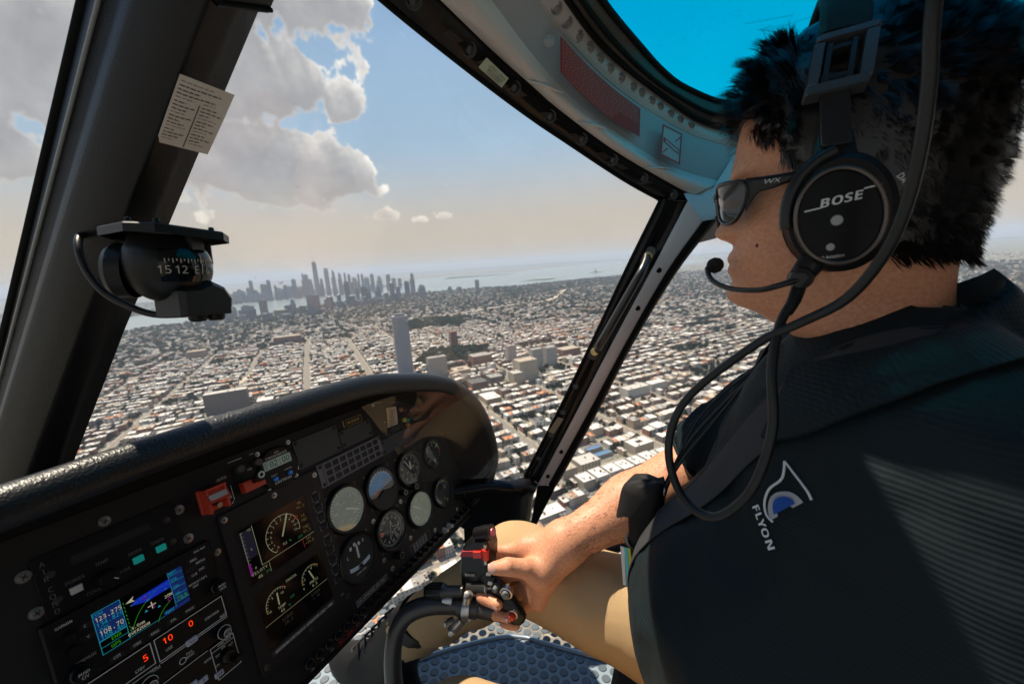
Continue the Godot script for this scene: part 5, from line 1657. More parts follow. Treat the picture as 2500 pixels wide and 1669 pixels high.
	m.prism(Transform3D(Basis(Vector3(0, 0, 1), 0.1), pp(at.u, at.v + 4, 2.6)), half, 0.0, 0.001)
	obj("sky_half", m, mat("gyro_blue", lin(0.1, 0.32, 0.6), 0.5), at.n)
	m = MB.new()
	m.prism(Transform3D(Basis(Vector3(0, 0, 1), PI + 0.1), pp(at.u, at.v + 4, 2.6)), half, 0.0, 0.001)
	obj("ground_half", m, mat("gyro_brown", lin(0.13, 0.075, 0.05), 0.5), at.n)
	i = at.ink
	arc(i, at.u, at.v, 29, -62, 62, 0.8, 4.1); ticks(i, at.u, at.v, 26, 33, -60, 60, 8, 0.9, 4.1)
	for k in 3: bar(i, at.u - 8 + k * 2, at.v - 4 - k * 5, at.u + 8 - k * 2, at.v - 6 - k * 5, 0.6, 4.1)
	obj("markings", i, ink, at.n)
	m = MB.new()
	bar(m, at.u - 31, at.v + 9, at.u - 9, at.v + 3, 2.2, 5.1); bar(m, at.u + 6, at.v - 2, at.u + 27, at.v - 8, 2.2, 5.1); bar(m, at.u - 8, at.v - 31, at.u - 5, at.v - 23, 2.0, 5.1)
	obj("bars", m, mat("ink_orange", lin(0.75, 0.25, 0.05), 0.5), at.n)
	m = MB.new()
	var shield := PackedVector2Array()
	for k in 13: shield.append(Vector2(cos(PI + PI * k / 12.0), sin(PI + PI * k / 12.0)) * 0.036)
	shield.append(Vector2(0.02, -0.002)); shield.append(Vector2(0.0, 0.004)); shield.append(Vector2(-0.02, -0.004))
	m.prism(pt(at.u, at.v + 12, 5.6), shield, 0.0, 0.004, 0.001)
	obj("lower_mask", m, mats.bezel, at.n)
	var dg := gauge("heading_dial", 157.3, 166.5, 40, t)
	i = dg.ink
	ticks(i, dg.u, dg.v, 29, 33, 0, 355, 71, 0.6, 1.2)
	var hd := ["E", "12", "15", "S", "21", "24", "W", "30", "33", "N", "3", "6"]
	for k in 12:
		var a := -62.0 + k * 30.0
		wr(i, hd[k], dg.u + sin(deg_to_rad(a)) * 24, dg.v - cos(deg_to_rad(a)) * 24, 5.2, 0, 1.2, HORIZONTAL_ALIGNMENT_CENTER, -deg_to_rad(a))
	for q in [[0, -19, 3, -4], [3, -4, 18, 0], [18, 0, 18, 3], [18, 3, 4, 3], [4, 3, 9, 16], [9, 16, 6, 17], [6, 17, 0, 4], [0, 4, -9, 17], [-9, 17, -10, 14], [-10, 14, -4, 0], [-4, 0, 0, -19]]: bar(i, dg.u + q[0], dg.v + q[1], dg.u + q[2], dg.v + q[3], 0.8, 5.6)
	obj("markings", i, ink, dg.n)
	m = MB.new(); m.prism(pt(dg.u - 28, dg.v - 4, 4.6), PackedVector2Array([Vector2(-0.004, -0.004), Vector2(0.005, -0.003), Vector2(0.005, 0.003), Vector2(-0.004, 0.004)]), 0.0, 0.001)
	obj("heading_bug", m, redk, dg.n)
	var al := gauge("altimeter_dial", 252.2, 77.3, 40, t)
	i = al.ink
	ticks(i, al.u, al.v, 28, 33, 0, 352.8, 49, 0.7, 1.2)
	for k in 10: wr(i, str(k), al.u + sin(deg_to_rad(k * 36)) * 24, al.v - cos(deg_to_rad(k * 36)) * 24, 5.4, 0, 1.2)
	wr(i, "ALT", al.u - 8, al.v + 8, 3, 0, 1.2)
	obj("markings", i, ink, al.n)
	m = MB.new(); rect(m, al.u + 6, al.v - 3, al.u + 17, al.v + 3, 1.4); wr(m, "29.92", al.u + 2, al.v + 16, 3, 0, 1.6)
	obj("baro_window", m, mat("baro", lin(0.3, 0.22, 0.08), 0.6), al.n)
	needle(al, -30, 29, 2.2, ink, 0.1); needle(al, 8, 18, 4.4, ink, 0.1, 5.6)
	var vs := gauge("climb_dial", 250.6, 171.6, 40, t, 1.0)
	vs.n.get_child(0).material_override = mat("climb_face", lin(0.12, 0.15, 0.05), 0.6)
	i = vs.ink
	ticks(i, vs.u, vs.v, 27, 33, 0, 350, 35, 0.7, 1.2)
	for q in [["10", -125, ], ["20", -8], ["30", 48], ["20", 140], ["10", 205], ["0", -90]]: wr(i, q[0], vs.u + sin(deg_to_rad(q[1])) * 21, vs.v - cos(deg_to_rad(q[1])) * 21, 5.2, 0, 1.2)
	obj("markings", i, ink, vs.n)
	needle(vs, -52, 30, 3.0, ink, 0.0)
	var sa := gauge("torque_dial", 341.7, 77, 36, t)
	i = sa.ink
	ticks(i, sa.u, sa.v, 25, 29, -135, 120, 20, 0.7, 1.2); wr(i, "TRQ\n%", sa.u + 2, sa.v + 20, 3.2, 0, 1.2)
	for k in 5: wr(i, str(k * 2), sa.u + sin(deg_to_rad(-130 + k * 36)) * 20, sa.v - cos(deg_to_rad(-130 + k * 36)) * 20, 4.4, 0, 1.2)
	bar(i, sa.u + 12, sa.v - 11, sa.u + 22, sa.v - 16, 3.0, 4.6)
	obj("markings", i, ink, sa.n)
	m = MB.new(); arc(m, sa.u, sa.v, 27, 24, 72, 2.2, 1.8)
	obj("green_arc", m, grn, sa.n)
	m = MB.new(); arc(m, sa.u, sa.v, 27, 12, 24, 2.2, 1.8); arc(m, sa.u, sa.v, 27, 72, 84, 2.2, 1.8)
	obj("yellow_arc", m, yel, sa.n)
	m = MB.new(); arc(m, sa.u, sa.v, 27, 84, 100, 2.2, 1.8)
	obj("red_arc", m, redk, sa.n)
	var sb := gauge("oil_dial", 339.6, 176.2, 36, t)
	i = sb.ink
	arc(i, sb.u, sb.v, 26, -150, 30, 1.0, 1.2); ticks(i, sb.u, sb.v, 22, 29, -150, 30, 14, 0.9, 1.2); wr(i, "OIL P\nBAR", sb.u + 14, sb.v - 8, 3.2, 0, 1.2); wr(i, "x10", sb.u + 4, sb.v + 18, 3.2, 0, 1.2)
	obj("markings", i, ink, sb.n)
	m = MB.new(); arc(m, sb.u, sb.v, 27, -42, -26, 4, 1.8); arc(m, sb.u, sb.v, 27, 22, 40, 3, 1.8); arc(m, sb.u, sb.v, 27, 150, 158, 4, 1.8)
	obj("yellow_arc", m, yel, sb.n)
	m = MB.new()
	var oc := PackedVector2Array()
	for p in [[-44, -34], [-34, -46], [34, -46], [44, -34], [44, 34], [34, 46], [-34, 46], [-44, 34]]: oc.append(Vector2(p[0], p[1]) * 0.001)
	m.prism(pt(339.6, 176.2), oc, 0.0, 0.0005, 0.0003)
	obj("backing_plate", m, black2, sb.n)
	# knobs and screws round the dials
	for q in [[245.3, 117.3, 6.5, 16], [213.2, 115.3, 6, 12], [153.1, 219.9, 7, 18], [400.4, 214.2, 5, 20]]:
		var kn := knob("adjust_knob", q[0], q[1], q[2], q[3], mats.bezel, t, 0, true)
		m = MB.new(); arc(m, q[0], q[1], q[2] * 0.8, 0, 360, 0.7, q[3] + 0.2)
		obj("ring", m, steel, kn)
	for q in [[122.4, 130.3, 3.6], [203.5, 130.5, 3.4], [203.8, 213.6, 3.4], [122.7, 211.5, 3.4], [137.1, 238.5, 3.6], [282.7, 241.3, 3.4], [379.1, 241.4, 3.2], [-140.5, 27.2, 3.4], [-237.9, -72.5, 4.2], [200, -88, 3.0]]: pscrew(q[0], q[1], q[2], steel, t)
	for gq in [[69.7, 75.5], [67, 169.3], [160.7, 75.9], [157.3, 166.5], [252.2, 77.3], [250.6, 171.6], [341.7, 77]]:
		for c in [[-1, -1], [1, -1], [1, 1], [-1, 1]]:
			var du: float = gq[0] + c[0] * 33.5; var dv: float = gq[1] + c[1] * 33.5
			pscrew(du, dv, 2.3, dsteel, t)
	# --- engine display unit
	var dm := Node3D.new(); dm.name = "engine_display"; t.add_child(dm, true)
	m = MB.new(); m.prism(pt(-49, 102.5), MB.rounded(0.163, 0.243, 0.004), 0.0, 0.004, 0.001)
	obj("bezel", m, mat("display_bezel", lin(0.017, 0.014, 0.015), 0.45, 0.0, 0.3), dm)
	var scr := mat("dark_screen", lin(0.003, 0.003, 0.004), 0.12, 0.0, 0.3)
	var s1 := MB.new(); rect(s1, -112, 14, -2, 96, 4.2)
	var sc1 := obj("upper_screen", s1, scr, dm)
	var s2 := MB.new(); rect(s2, -111.5, 114, -1.5, 195, 4.2)
	var sc2 := obj("lower_screen", s2, scr, dm)
	for q in [[14, 96], [114, 195]]:
		m = MB.new(); frame(m, -114.5, q[0] - 2.5, 0.5, q[1] + 2.5, 2.5, 4.6)
		obj("screen_edge", m, mats.bezel, dm)
	var e_w := glow("screen_white", Color(0.7, 0.72, 0.56), 0.2); var e_y := glow("screen_yellow", Color(0.62, 0.5, 0.25), 0.14); var e_g := glow("screen_green", Color(0.1, 0.55, 0.35), 0.2); var e_r := glow("screen_red", Color(0.7, 0.12, 0.08), 0.2); var e_m := glow("screen_magenta", Color(0.6, 0.12, 0.6), 0.2); var e_b := glow("screen_blue", Color(0.02, 0.1, 0.26), 0.12)
	m = MB.new()
	arc(m, -51, 52, 28, -140, 105, 0.8, 4.5, 40); ticks(m, -51, 52, 24, 28, -140, 105, 12, 0.8, 4.5)
	for k in 13: wr(m, str(k), -51 + sin(deg_to_rad(-140 + k * 20.4)) * 20.5, 52 - cos(deg_to_rad(-140 + k * 20.4)) * 20.5, 3.2, 0, 4.6)
	rect(m, -93, 16, -92.2, 78, 4.5); rect(m, -92, 77.4, -3, 78, 4.5); rect(m, -83, 78, -82.4, 94, 4.5)
	wr(m, "FLI", -53, 68, 3.8, 0, 4.6); wr(m, "10", -98, 20, 3.4, 0, 4.6); wr(m, "5", -101, 48, 3.4, 0, 4.6); wr(m, "0", -102, 76, 3.4, 0, 4.6)
	wr(m, "VELOTY", -98, 83, 4.0, 24, 4.6, HORIZONTAL_ALIGNMENT_CENTER, 0.0, true); wr(m, "46", -99, 91, 4.4, 0, 4.6, HORIZONTAL_ALIGNMENT_CENTER, 0.0, true)
	rect(m, -110, 18, -109.3, 84, 4.5); ticks(m, -108, 50, 0, 0.1, 0, 1, 1, 0.5, 4.5)
	for k in 11: rect(m, -109.2, 19 + k * 6, -106.4, 19.5 + k * 6, 4.5)
	obj("screen_graphics", m, e_w, sc1)
	m = MB.new(); 
	var nd := MB.new(); bar(nd, -54, 56, -38, 26, 2.6, 4.7)
	obj("screen_needle", nd, e_w, sc1)
	wr(m, "NG\n95.3", -14, 24, 4.2, 0, 4.6, HORIZONTAL_ALIGNMENT_CENTER, 0.0, true); wr(m, "T4\n740", -14, 47, 4.2, 0, 4.6, HORIZONTAL_ALIGNMENT_CENTER, 0.0, true); wr(m, "TRQ\n77.5", -14, 66, 4.2, 0, 4.6, HORIZONTAL_ALIGNMENT_CENTER, 0.0, true); wr(m, "OAT\n+79.6", -14, 85, 3.8, 0, 4.6, HORIZONTAL_ALIGNMENT_CENTER, 0.0, true); arc(m, -51, 52, 28, 52, 62, 2.4, 4.6)
	obj("screen_readings", m, e_y, sc1)
	m = MB.new(); wr(m, "%", -44, 68, 3.4, 0, 4.6); wr(m, "x10", -27, 72, 3.4, 0, 4.6); wr(m, "km", -87, 90, 3.0, 0, 4.6)
	obj("screen_units", m, e_g, sc1)
	m = MB.new(); arc(m, -51, 52, 28, 62, 72, 2.0, 4.6); rect(m, -25, 77.4, -24.2, 92, 4.6); rect(m, -27, 38, -22, 39, 4.6)
	obj("screen_limit", m, e_r, sc1)
	m = MB.new(); rect(m, -111, 66, -107.5, 84, 4.6)
	obj("screen_bar", m, e_m, sc1)
	m = MB.new(); rect(m, -111.5, 18, -94, 60, 4.3)
	obj("screen_field", m, e_b, sc1)
	m = MB.new()
	arc(m, -84, 142, 20, -105, 45, 0.7, 4.5); ticks(m, -84, 142, 17, 20, -105, 45, 12, 0.7, 4.5); arc(m, -26, 142, 18, -100, 50, 0.7, 4.5); ticks(m, -26, 142, 15, 18, -100, 50, 8, 0.7, 4.5)
	for q in [["0", -99, 147], ["5", -92, 131], ["10", -77, 133], ["0", -44, 151], ["3", -39, 139], ["8", -24, 129]]: wr(m, q[0], q[1], q[2], 3.2, 0, 4.6)
	rect(m, -111, 162, -2, 162.5, 4.5)
	wr(m, "ENGOIL", -58, 122, 3.4, 18, 4.6); wr(m, "TEMP\n65", -82, 154, 3.8, 0, 4.6, HORIZONTAL_ALIGNMENT_CENTER, 0.0, true); wr(m, "PRESS\n6.5", -25, 153, 3.8, 0, 4.6, HORIZONTAL_ALIGNMENT_CENTER, 0.0, true)
	bar(m, -85, 146, -84, 128, 2.2, 4.7); bar(m, -24, 147, -29, 130, 2.2, 4.7)
	obj("screen_graphics", m, e_w, sc2)
	m = MB.new(); wr(m, "U/BUS\n28.2", -78, 174, 4.2, 0, 4.6, HORIZONTAL_ALIGNMENT_CENTER, 0.0, true); wr(m, "I/GEN\n+ 15", -28, 172, 4.0, 0, 4.6, HORIZONTAL_ALIGNMENT_CENTER, 0.0, true)
	obj("screen_readings", m, glow("screen_dim", Color(0.3, 0.28, 0.24), 0.15), sc2)
	m = MB.new(); wr(m, "x10", -64, 148, 3.2, 0, 4.6); wr(m, "°C", -71, 157, 3.0, 0, 4.6)
	obj("screen_units", m, e_g, sc2)
	m = MB.new(); arc(m, -84, 142, 20, -105, -92, 2.0, 4.6); arc(m, -26, 142, 18, 10, 50, 2.2, 4.6); arc(m, -26, 142, 18, -100, -78, 2.2, 4.6)
	obj("screen_caution", m, e_y, sc2)
	m = MB.new(); arc(m, -84, 142, 20, 26, 36, 2.0, 4.6)
	obj("screen_limit", m, e_r, sc2)
	m = MB.new()
	var bl := ["OFF1", "OFF2", "SCROLL", "RESET", "SELECT", "+", "-", "ENTER", "BRT+", "BRT-"]
	for k in 9:
		var v := 27.0 + k * 17.6 + (8.0 if k > 3 else 0.0)
		wr(m, bl[k], 17, v - 8.4, 2.6, 0, 4.5)
		rect(m, 9.5, v - 5, 10.0, v + 5.5, 4.3); rect(m, 24, v - 5, 24.5, v + 5.5, 4.3); rect(m, 9.5, v + 5, 13, v + 5.5, 4.3); rect(m, 21, v + 5, 24.5, v + 5.5, 4.3)
		var b := MB.new(); b.prism(pt(17, v), MB.rounded(0.0115, 0.0095, 0.002), 0.003, 0.0062, 0.0012)
		obj("button", b, mat("soft_button", lin(0.017, 0.014, 0.015), 0.55, 0.0, 0.3), dm)
	wr(m, "BRT-", 17, 205, 2.6, 0, 4.5)
	obj("lettering", m, dimk, dm)
	m = MB.new(); wr(m, "MAXIMUM CONTINUOUS GENERATOR LOAD = 180A", -56, 204, 4.0, 102, 4.8)
	obj("lettering", m, ink, dm)
	m = MB.new(); m.prism(pt(-56, 203.5), MB.rounded(0.112, 0.0085, 0.001), 0.003, 0.0045)
	obj("label_strip", m, mat("label_black", lin(0.02, 0.021, 0.026), 0.4), dm)
	for q in [[-124, -10], [-49, -9.5], [25.5, -9.5], [25.5, 214.5], [-48.5, 214], [-122.7, 213]]: pscrew(q[0], q[1], 3.2, dsteel if q[1] > 0 else steel, t, 4)
	# --- blank plates, warning grid, small plates
	for q in [[3.5, -79, 96, -28], [98, -64, 178, -29], [189, -10, 298, 22]]:
		m = MB.new(); m.prism(pt((q[0] + q[2]) / 2, (q[1] + q[3]) / 2), MB.rounded((q[2] - q[0]) * 0.001, (q[3] - q[1]) * 0.001, 0.002), 0.0, 0.0022, 0.0006)
		var bp := obj("blank_plate", m, plate, t)
		for c in [[q[0] + 6, q[1] + 6], [q[2] - 6, q[1] + 6], [q[2] - 6, q[3] - 6], [q[0] + 6, q[3] - 6]]: pscrew(c[0], c[1], 2.8, mats.bezel, bp, 2.2)
	var wg := Node3D.new(); wg.name = "warning_panel"; t.add_child(wg, true)
	var lil := mat("grid_frame", lin(0.095, 0.085, 0.1), 0.5)
	m = MB.new()
	rect(m, 34, -22, 46.5, 20, 2.0); rect(m, 184, -22, 190, 20, 2.0)
	m.box(Transform3D(Basis(), pp(112, -1, 0.5)), Vector3(0.157, 0.043, 0.002))
	obj("backing", m, mat("grid_back", lin(0.05, 0.045, 0.05), 0.5), wg)
	m = MB.new()
	for k in 9: m.box(Transform3D(Basis(), pp(47.5 + k * 17.0, -1, 2.4)), Vector3(0.0036, 0.042, 0.0032))
	for k in 4: m.box(Transform3D(Basis(), pp(115.5, -20.2 + k * 12.8, 2.5)), Vector3(0.14, 0.0034, 0.0031))
	m.box(Transform3D(Basis(), pp(40, -1, 2.0)), Vector3(0.0115, 0.042, 0.002)); m.box(Transform3D(Basis(), pp(188, -1, 2.0)), Vector3(0.006, 0.042, 0.002))
	obj("grid_frame", m, lil, wg)
	for a in 8:
		for b in 3:
			m = MB.new(); m.prism(pt(56.0 + a * 17.0, -13.8 + b * 12.8), MB.rounded(0.0128, 0.0088, 0.0006), 0.001, 0.0026, 0.0003)
			obj("caption_cell", m, mat("cell_dark", lin(0.008, 0.0075, 0.008), 0.25, 0.0, 0.3), wg)
	for q in [[40.5, -17], [40.5, 15], [187, -17], [187, 15]]: pscrew(q[0], q[1], 2.4, mats.bezel, t, 3.0)
	m = MB.new(); wr(m, "N109HP", 139, -72, 5.4, 30, 1.2); frame(m, 120, -79, 160, -65.5, 0.5, 1.1); rect(m, 113, -80, 114.4, -66, 1.1)
	obj("registration_plate", m, gold, t)
	# note card clipped to the panel and its clip
	var cc := [pp(219.8, -72, 14), pp(249, -68, 14), pp(248.5, -27, 6), pp(217.9, -30, 6)]
	var nc := card_patch("note_card", cc, 0.0012, mat("note_paper", lin(0.55, 0.46, 0.33), 0.8), t)
	m = MB.new()
	for k in 13: patch_bar(m, cc, 0.0012, 0.1, 0.55 + 0.35 * absf(sin(k * 1.3)), 0.06 + k * 0.07, 0.028)
	obj("print", m, mats.card_ink, nc)
	m = MB.new(); m.prism(pt(234, -22), MB.rounded(0.034, 0.012, 0.005), 0.0, 0.012, 0.003)
	obj("card_clip", m, mats.bezel, nc)
	# annunciators at the upper right
	for q in [[262, -52, 0], [274, -55, 1], [285, -52, 2], [276, -30, 3], [287, -26, 4], [300, -28, 2], [283, -16, 1]]:
		m = MB.new(); m.lathe(facing(q[0], q[1]), [Vector2(0.0052, 0), Vector2(0.005, 0.005), Vector2(0.003, 0.007), Vector2(0, 0.0072)], 14)
		obj("indicator_lamp", m, [mats.bezel, mat("amber_cap", lin(0.4, 0.14, 0.02), 0.4), dsteel, yel, mat("teal_cap", lin(0.02, 0.25, 0.25), 0.4)][q[2]], t)
	# --- clock and switches on the upper left
	m = MB.new(); m.lathe(facing(-29, -48), [Vector2(0.0335, 0), Vector2(0.033, 0.004), Vector2(0.031, 0.005), Vector2(0, 0.005)], 40)
	var ck := obj("chronometer", m, black2, t)
	m = MB.new(); m.prism(pt(-30.5, -57.4), MB.rounded(0.047, 0.0145, 0.0012), 0.0045, 0.006, 0.0004)
	var lcd := obj("clock_display", m, mat("lcd_green", lin(0.42, 0.56, 0.5), 0.35), ck)
	m = MB.new(); wr(m, "02:00", -27, -57.2, 9.0, 33, 6.3, HORIZONTAL_ALIGNMENT_CENTER, 0.0, true)
	for k in 3: wr(m, ["UT", "LT", "FT"][k], -50, -61.4 + k * 4, 2.2, 0, 6.3)
	obj("digits", m, mat("lcd_ink", lin(0.012, 0.02, 0.022), 0.5), lcd)
	m = MB.new(); wr(m, "CHRONOMETER", -30, -68, 3.6, 37, 5.3); wr(m, "SELECT", -41, -39, 2.4, 0, 5.3); wr(m, "CONTROL", -17, -40, 2.4, 0, 5.3); wr(m, "DAVTRON", -29, -26, 4.0, 28, 5.3); wr(m, "M800", -28, -73, 2.0, 0, 5.3)
	obj("lettering", m, ink, ck)
	for u in [-41.1, -16.0]: knob("push_button", u, -33, 3.6, 4.5, blueb, ck, 5)
	for q in [[-86.4, -69.8], [-59.3, -69.3]]: knob("lamp_cap", q[0], q[1], 6.2, 9, mat("cap_grey", lin(0.05, 0.04, 0.045), 0.5), t)
	for q in [[-55, -80], [-2, -80], [-4, -22], [-52, -18], [2, -34]]: pscrew(q[0], q[1], 2.8, steel, t, 0.5)
	var g1 := Node3D.new(); g1.name = "guarded_switch"; t.add_child(g1, true)
	m = MB.new(); m.prism(pt(-133, -46), MB.rounded(0.027, 0.034, 0.002), 0.0, 0.006, 0.001)
	m.box(Transform3D(Basis(), pp(-144.5, -46, 14)), Vector3(0.003, 0.032, 0.022)); m.box(Transform3D(Basis(), pp(-121.5, -46, 14)), Vector3(0.003, 0.032, 0.022))
	obj("guard_base", m, redp, g1)
	m = MB.new(); m.box(Transform3D(Basis(Vector3.RIGHT, -0.5), pp(-133, -53, 24)), Vector3(0.027, 0.02, 0.003)); m.box(Transform3D(Basis(), pp(-133, -62, 14)), Vector3(0.027, 0.003, 0.022))
	obj("guard_cover", m, redp, g1)
	m = MB.new(); m.prism(Transform3D(Basis(Vector3.RIGHT, -0.5), pp(-133, -50.5, 26)), MB.rounded(0.022, 0.0075, 0.001), 0.0, 0.002, 0.0004)
	obj("switch_tab", m, mat("tab_white", lin(0.5, 0.46, 0.42), 0.5), g1)
	m = MB.new(); m.tube([pp(-133, -40, 4), pp(-133, -38, 18), pp(-133, -37, 24)], [0.002, 0.0025, 0.0035], 10)
	obj("toggle", m, steel, g1)
	var g2 := Node3D.new(); g2.name = "fuel_switch"; t.add_child(g2, true)
	m = MB.new(); m.box(Transform3D(Basis(), pp(-82, -42, 7)), Vector3(0.02, 0.016, 0.012)); m.box(Transform3D(Basis(), pp(-70, -37, 6)), Vector3(0.022, 0.007, 0.008))
	obj("guard_base", m, redp, g2)
	m = MB.new(); m.tube([pp(-76, -44, 4), pp(-74, -50, 20), pp(-73, -52, 28)], [0.005, 0.0055, 0.007], 12)
	obj("lever", m, mats.bezel, g2)
	m = MB.new(); m.lathe(facing(-72.7, -53.2, 28), [Vector2(0.005, 0), Vector2(0.005, 0.001), Vector2(0.003, 0.001), Vector2(0.003, 0)], 16)
	obj("lever_ring", m, ink, g2)
	m = MB.new(); wr(m, "-AUTO", -112, -66, 3.6, 0, 0.6); wr(m, "-MAN", -111, -36, 3.6, 0, 0.6); wr(m, "-ON", -72, -63, 3.2, 0, 0.6); wr(m, "-IDLE", -58, -52, 3.2, 0, 0.6); wr(m, "OFF", -62, -34, 3.0, 0, 0.6)
	rect(m, -103, -52, -102.2, -30, 0.6); bar(m, -107, -26, -104, -29, 1.0, 0.6); bar(m, -98, -84, -78, -84, 0.8, 0.6); bar(m, -66, -84, -60, -84, 0.8, 0.6)
	obj("lettering", m, ink, t)
	# --- air conditioning panel
	var ac := Node3D.new(); ac.name = "air_conditioning_panel"; t.add_child(ac, true)
	m = MB.new(); m.prism(pt(-236, -31), MB.rounded(0.126, 0.066, 0.001), 0.0, 0.002, 0.0005)
	obj("face_plate", m, black2, ac)
	m = MB.new(); rect(m, -272, -51, -201, -41, 2.2)
	obj("slot", m, mat("slot_black", lin(0.004, 0.004, 0.004), 0.8), ac)
	m = MB.new()
	wr(m, "POWER", -273, -25, 3.4, 0, 2.4); wr(m, "TEMP", -250, -30, 3.4, 0, 2.4); wr(m, "MODE", -221, -24, 3.4, 0, 2.4); wr(m, "SPEED", -199, -24, 3.4, 0, 2.4); wr(m, "COOL", -262, -4, 3.4, 0, 2.4); wr(m, "WARM", -236, -10, 3.4, 0, 2.4)
	for k in 3: wr(m, "AIR"[k], -292, -55 + k * 8, 5, 0, 2.4)
	for k in 4: wr(m, "COND"[k], -291, -27 + k * 8, 5, 0, 2.4)
	obj("lettering", m, mat("ink_faint", lin(0.12, 0.11, 0.11), 0.6), ac)
	for q in [[-274.2, -15.7, "tab_white"], [-220.4, -14.5, ""], [-197.6, -14.5, ""]]:
		m = MB.new(); m.prism(pt(q[0], q[1]), MB.rounded(0.0095, 0.0075, 0.0005), 0.002, 0.006, 0.0006)
		obj("key", m, mats.tab_white if q[2] else glow("key_light_teal", Color(0.03, 0.42, 0.4), 0.5), ac)
	var tk := knob("knob", -251, -13, 9.0, 14, mats.bezel, ac, 2, true)
	m = MB.new(); bar(m, -248, -11, -244.5, -8, 0.9, 16.4)
	obj("pointer", m, ink, tk)
	for q in [[-305.2, -51], [-303.9, -11.2], [-168.6, -49.5], [-167.6, -9.4]]: pscrew(q[0], q[1], 4.4, steel, t, 1)
	for q in [[-288, -42], [-288, -14], [-184, -44], [-184, -15]]: pscrew(q[0], q[1], 2.6, dsteel, ac, 2)
	# --- navigator with a colour map
	var gp := Node3D.new(); gp.name = "gps_navigator"; t.add_child(gp, true)
	m = MB.new(); m.prism(pt(-228, 41), MB.rounded(0.158, 0.0755, 0.002), 0.0, 0.008, 0.002)
	obj("bezel", m, black2, gp)
	m = MB.new(); rect(m, -271, 16, -185.3, 63.5, 8.2)
	var gs := obj("map_screen", m, scr, gp)
	for q in [[-270.5, 16.5, -247, 48], [-200.5, 16.5, -185.6, 57], [-214, 58, -186, 63]]:
		m = MB.new(); rect(m, q[0], q[1], q[2], q[3], 8.4)
		obj("screen_field", m, glow("map_blue", Color(0.02, 0.16, 0.42), 0.33), gs)
	m = MB.new(); m.prism(pt(0, 0, 8.4), scaled2([[-240, -30], [-226, -35], [-200.5, -34], [-200.5, -24], [-233, -26]], 0.001), 0.0, 0.0002)
	obj("screen_river", m, glow("map_river", Color(0.03, 0.16, 0.75), 0.36), gs)
	m = MB.new()
	frame(m, -270.8, 16.2, -246.8, 48.4, 0.5, 8.6); frame(m, -270.8, 48.4, -246.8, 63.2, 0.5, 8.6); rect(m, -270.8, 55.4, -246.8, 55.8, 8.6); rect(m, -201, 16.2, -200.5, 60, 8.6); rect(m, -246.8, 62.4, -214, 62.8, 8.6)
	for k in 5: rect(m, -200, 21.5 + k * 8.4, -186, 22.0 + k * 8.4, 8.6)
	wr(m, "COM", -266, 19.5, 2.8, 0, 8.7); wr(m, "134.825", -258, 31, 4.4, 22, 8.7, HORIZONTAL_ALIGNMENT_CENTER, 0, true); wr(m, "VLOC", -264, 36.2, 2.6, 0, 8.7); wr(m, "108.40", -258.5, 45.2, 4.4, 20, 8.7, HORIZONTAL_ALIGNMENT_CENTER, 0, true)
	for q in [["WPT", 19], ["ETE", 28], ["DIS", 37], ["GS", 46]]: wr(m, q[0], -196, q[1], 3.0, 0, 8.7)
	wr(m, "NAV", -208, 60.5, 3.4, 0, 8.7)
	for q in [[-228, 45], [-216, 48], [-206, 33], [-224, 34]]: m.prism(pt(q[0], q[1], 8.5), PackedVector2Array([Vector2(-0.0016, -0.001), Vector2(0.0016, -0.001), Vector2(0, 0.0016)]), 0, 0.0001)
	obj("screen_cyan", m, glow("map_cyan", Color(0.1, 0.55, 0.62), 0.42), gs)
	m = MB.new(); wr(m, "123.275", -258, 25, 4.6, 22, 8.8, HORIZONTAL_ALIGNMENT_CENTER, 0, true); wr(m, "108.70", -258.5, 40.5, 4.6, 20, 8.8, HORIZONTAL_ALIGNMENT_CENTER, 0, true); wr(m, "5.0nm\nOVERZOOM", -238, 57, 3.0, 0, 8.8, HORIZONTAL_ALIGNMENT_CENTER, 0, true); wr(m, "20N", -205, 42, 3.2, 0, 8.8)
	bar(m, -226, 42, -218, 42, 1.0, 8.8); bar(m, -222, 38, -222, 46, 1.0, 8.8); m.prism(pt(-238, 24, 8.6), PackedVector2Array([Vector2(-0.005, -0.001), Vector2(0.003, -0.003), Vector2(0.001, 0.0), Vector2(0.003, 0.003)]), 0, 0.0001)
	obj("screen_white", m, glow("map_white", Color(0.75, 0.72, 0.62), 0.42), gs)
	m = MB.new(); wr(m, "ENR", -257, 52, 3.4, 0, 8.8); wr(m, "GPS", -259, 59.5, 3.4, 0, 8.8); wr(m, "79.6", -193, 52.5, 4.4, 0, 8.8)
	arc(m, -203, 70, 42, -70, -15, 0.5, 8.6); arc(m, -196, 74, 26, -70, -20, 0.5, 8.6)
	for k in 8: bar(m, -245, 22 + k * 4.6, -244.6, 24.6 + k * 4.6, 0.5, 8.6)
	for k in 9: bar(m, -240 + k * 4.3, 29 - k * 0.3 + absf(k - 3) * 0.3, -237.6 + k * 4.3, 28.7 - k * 0.3 + absf(k - 3) * 0.3, 0.5, 8.7)
	obj("screen_green", m, glow("map_green", Color(0.2, 0.6, 0.05), 0.36), gs)
	m = MB.new(); arc(m, -226, 30, 1.8, 0, 360, 0.6, 8.7); arc(m, -205, 47, 1.8, 0, 360, 0.6, 8.7); arc(m, -221, 45, 1.2, 0, 360, 0.6, 8.7)
	obj("screen_magenta", m, glow("map_magenta", Color(0.5, 0.08, 0.5), 0.36), gs)
	m = MB.new()
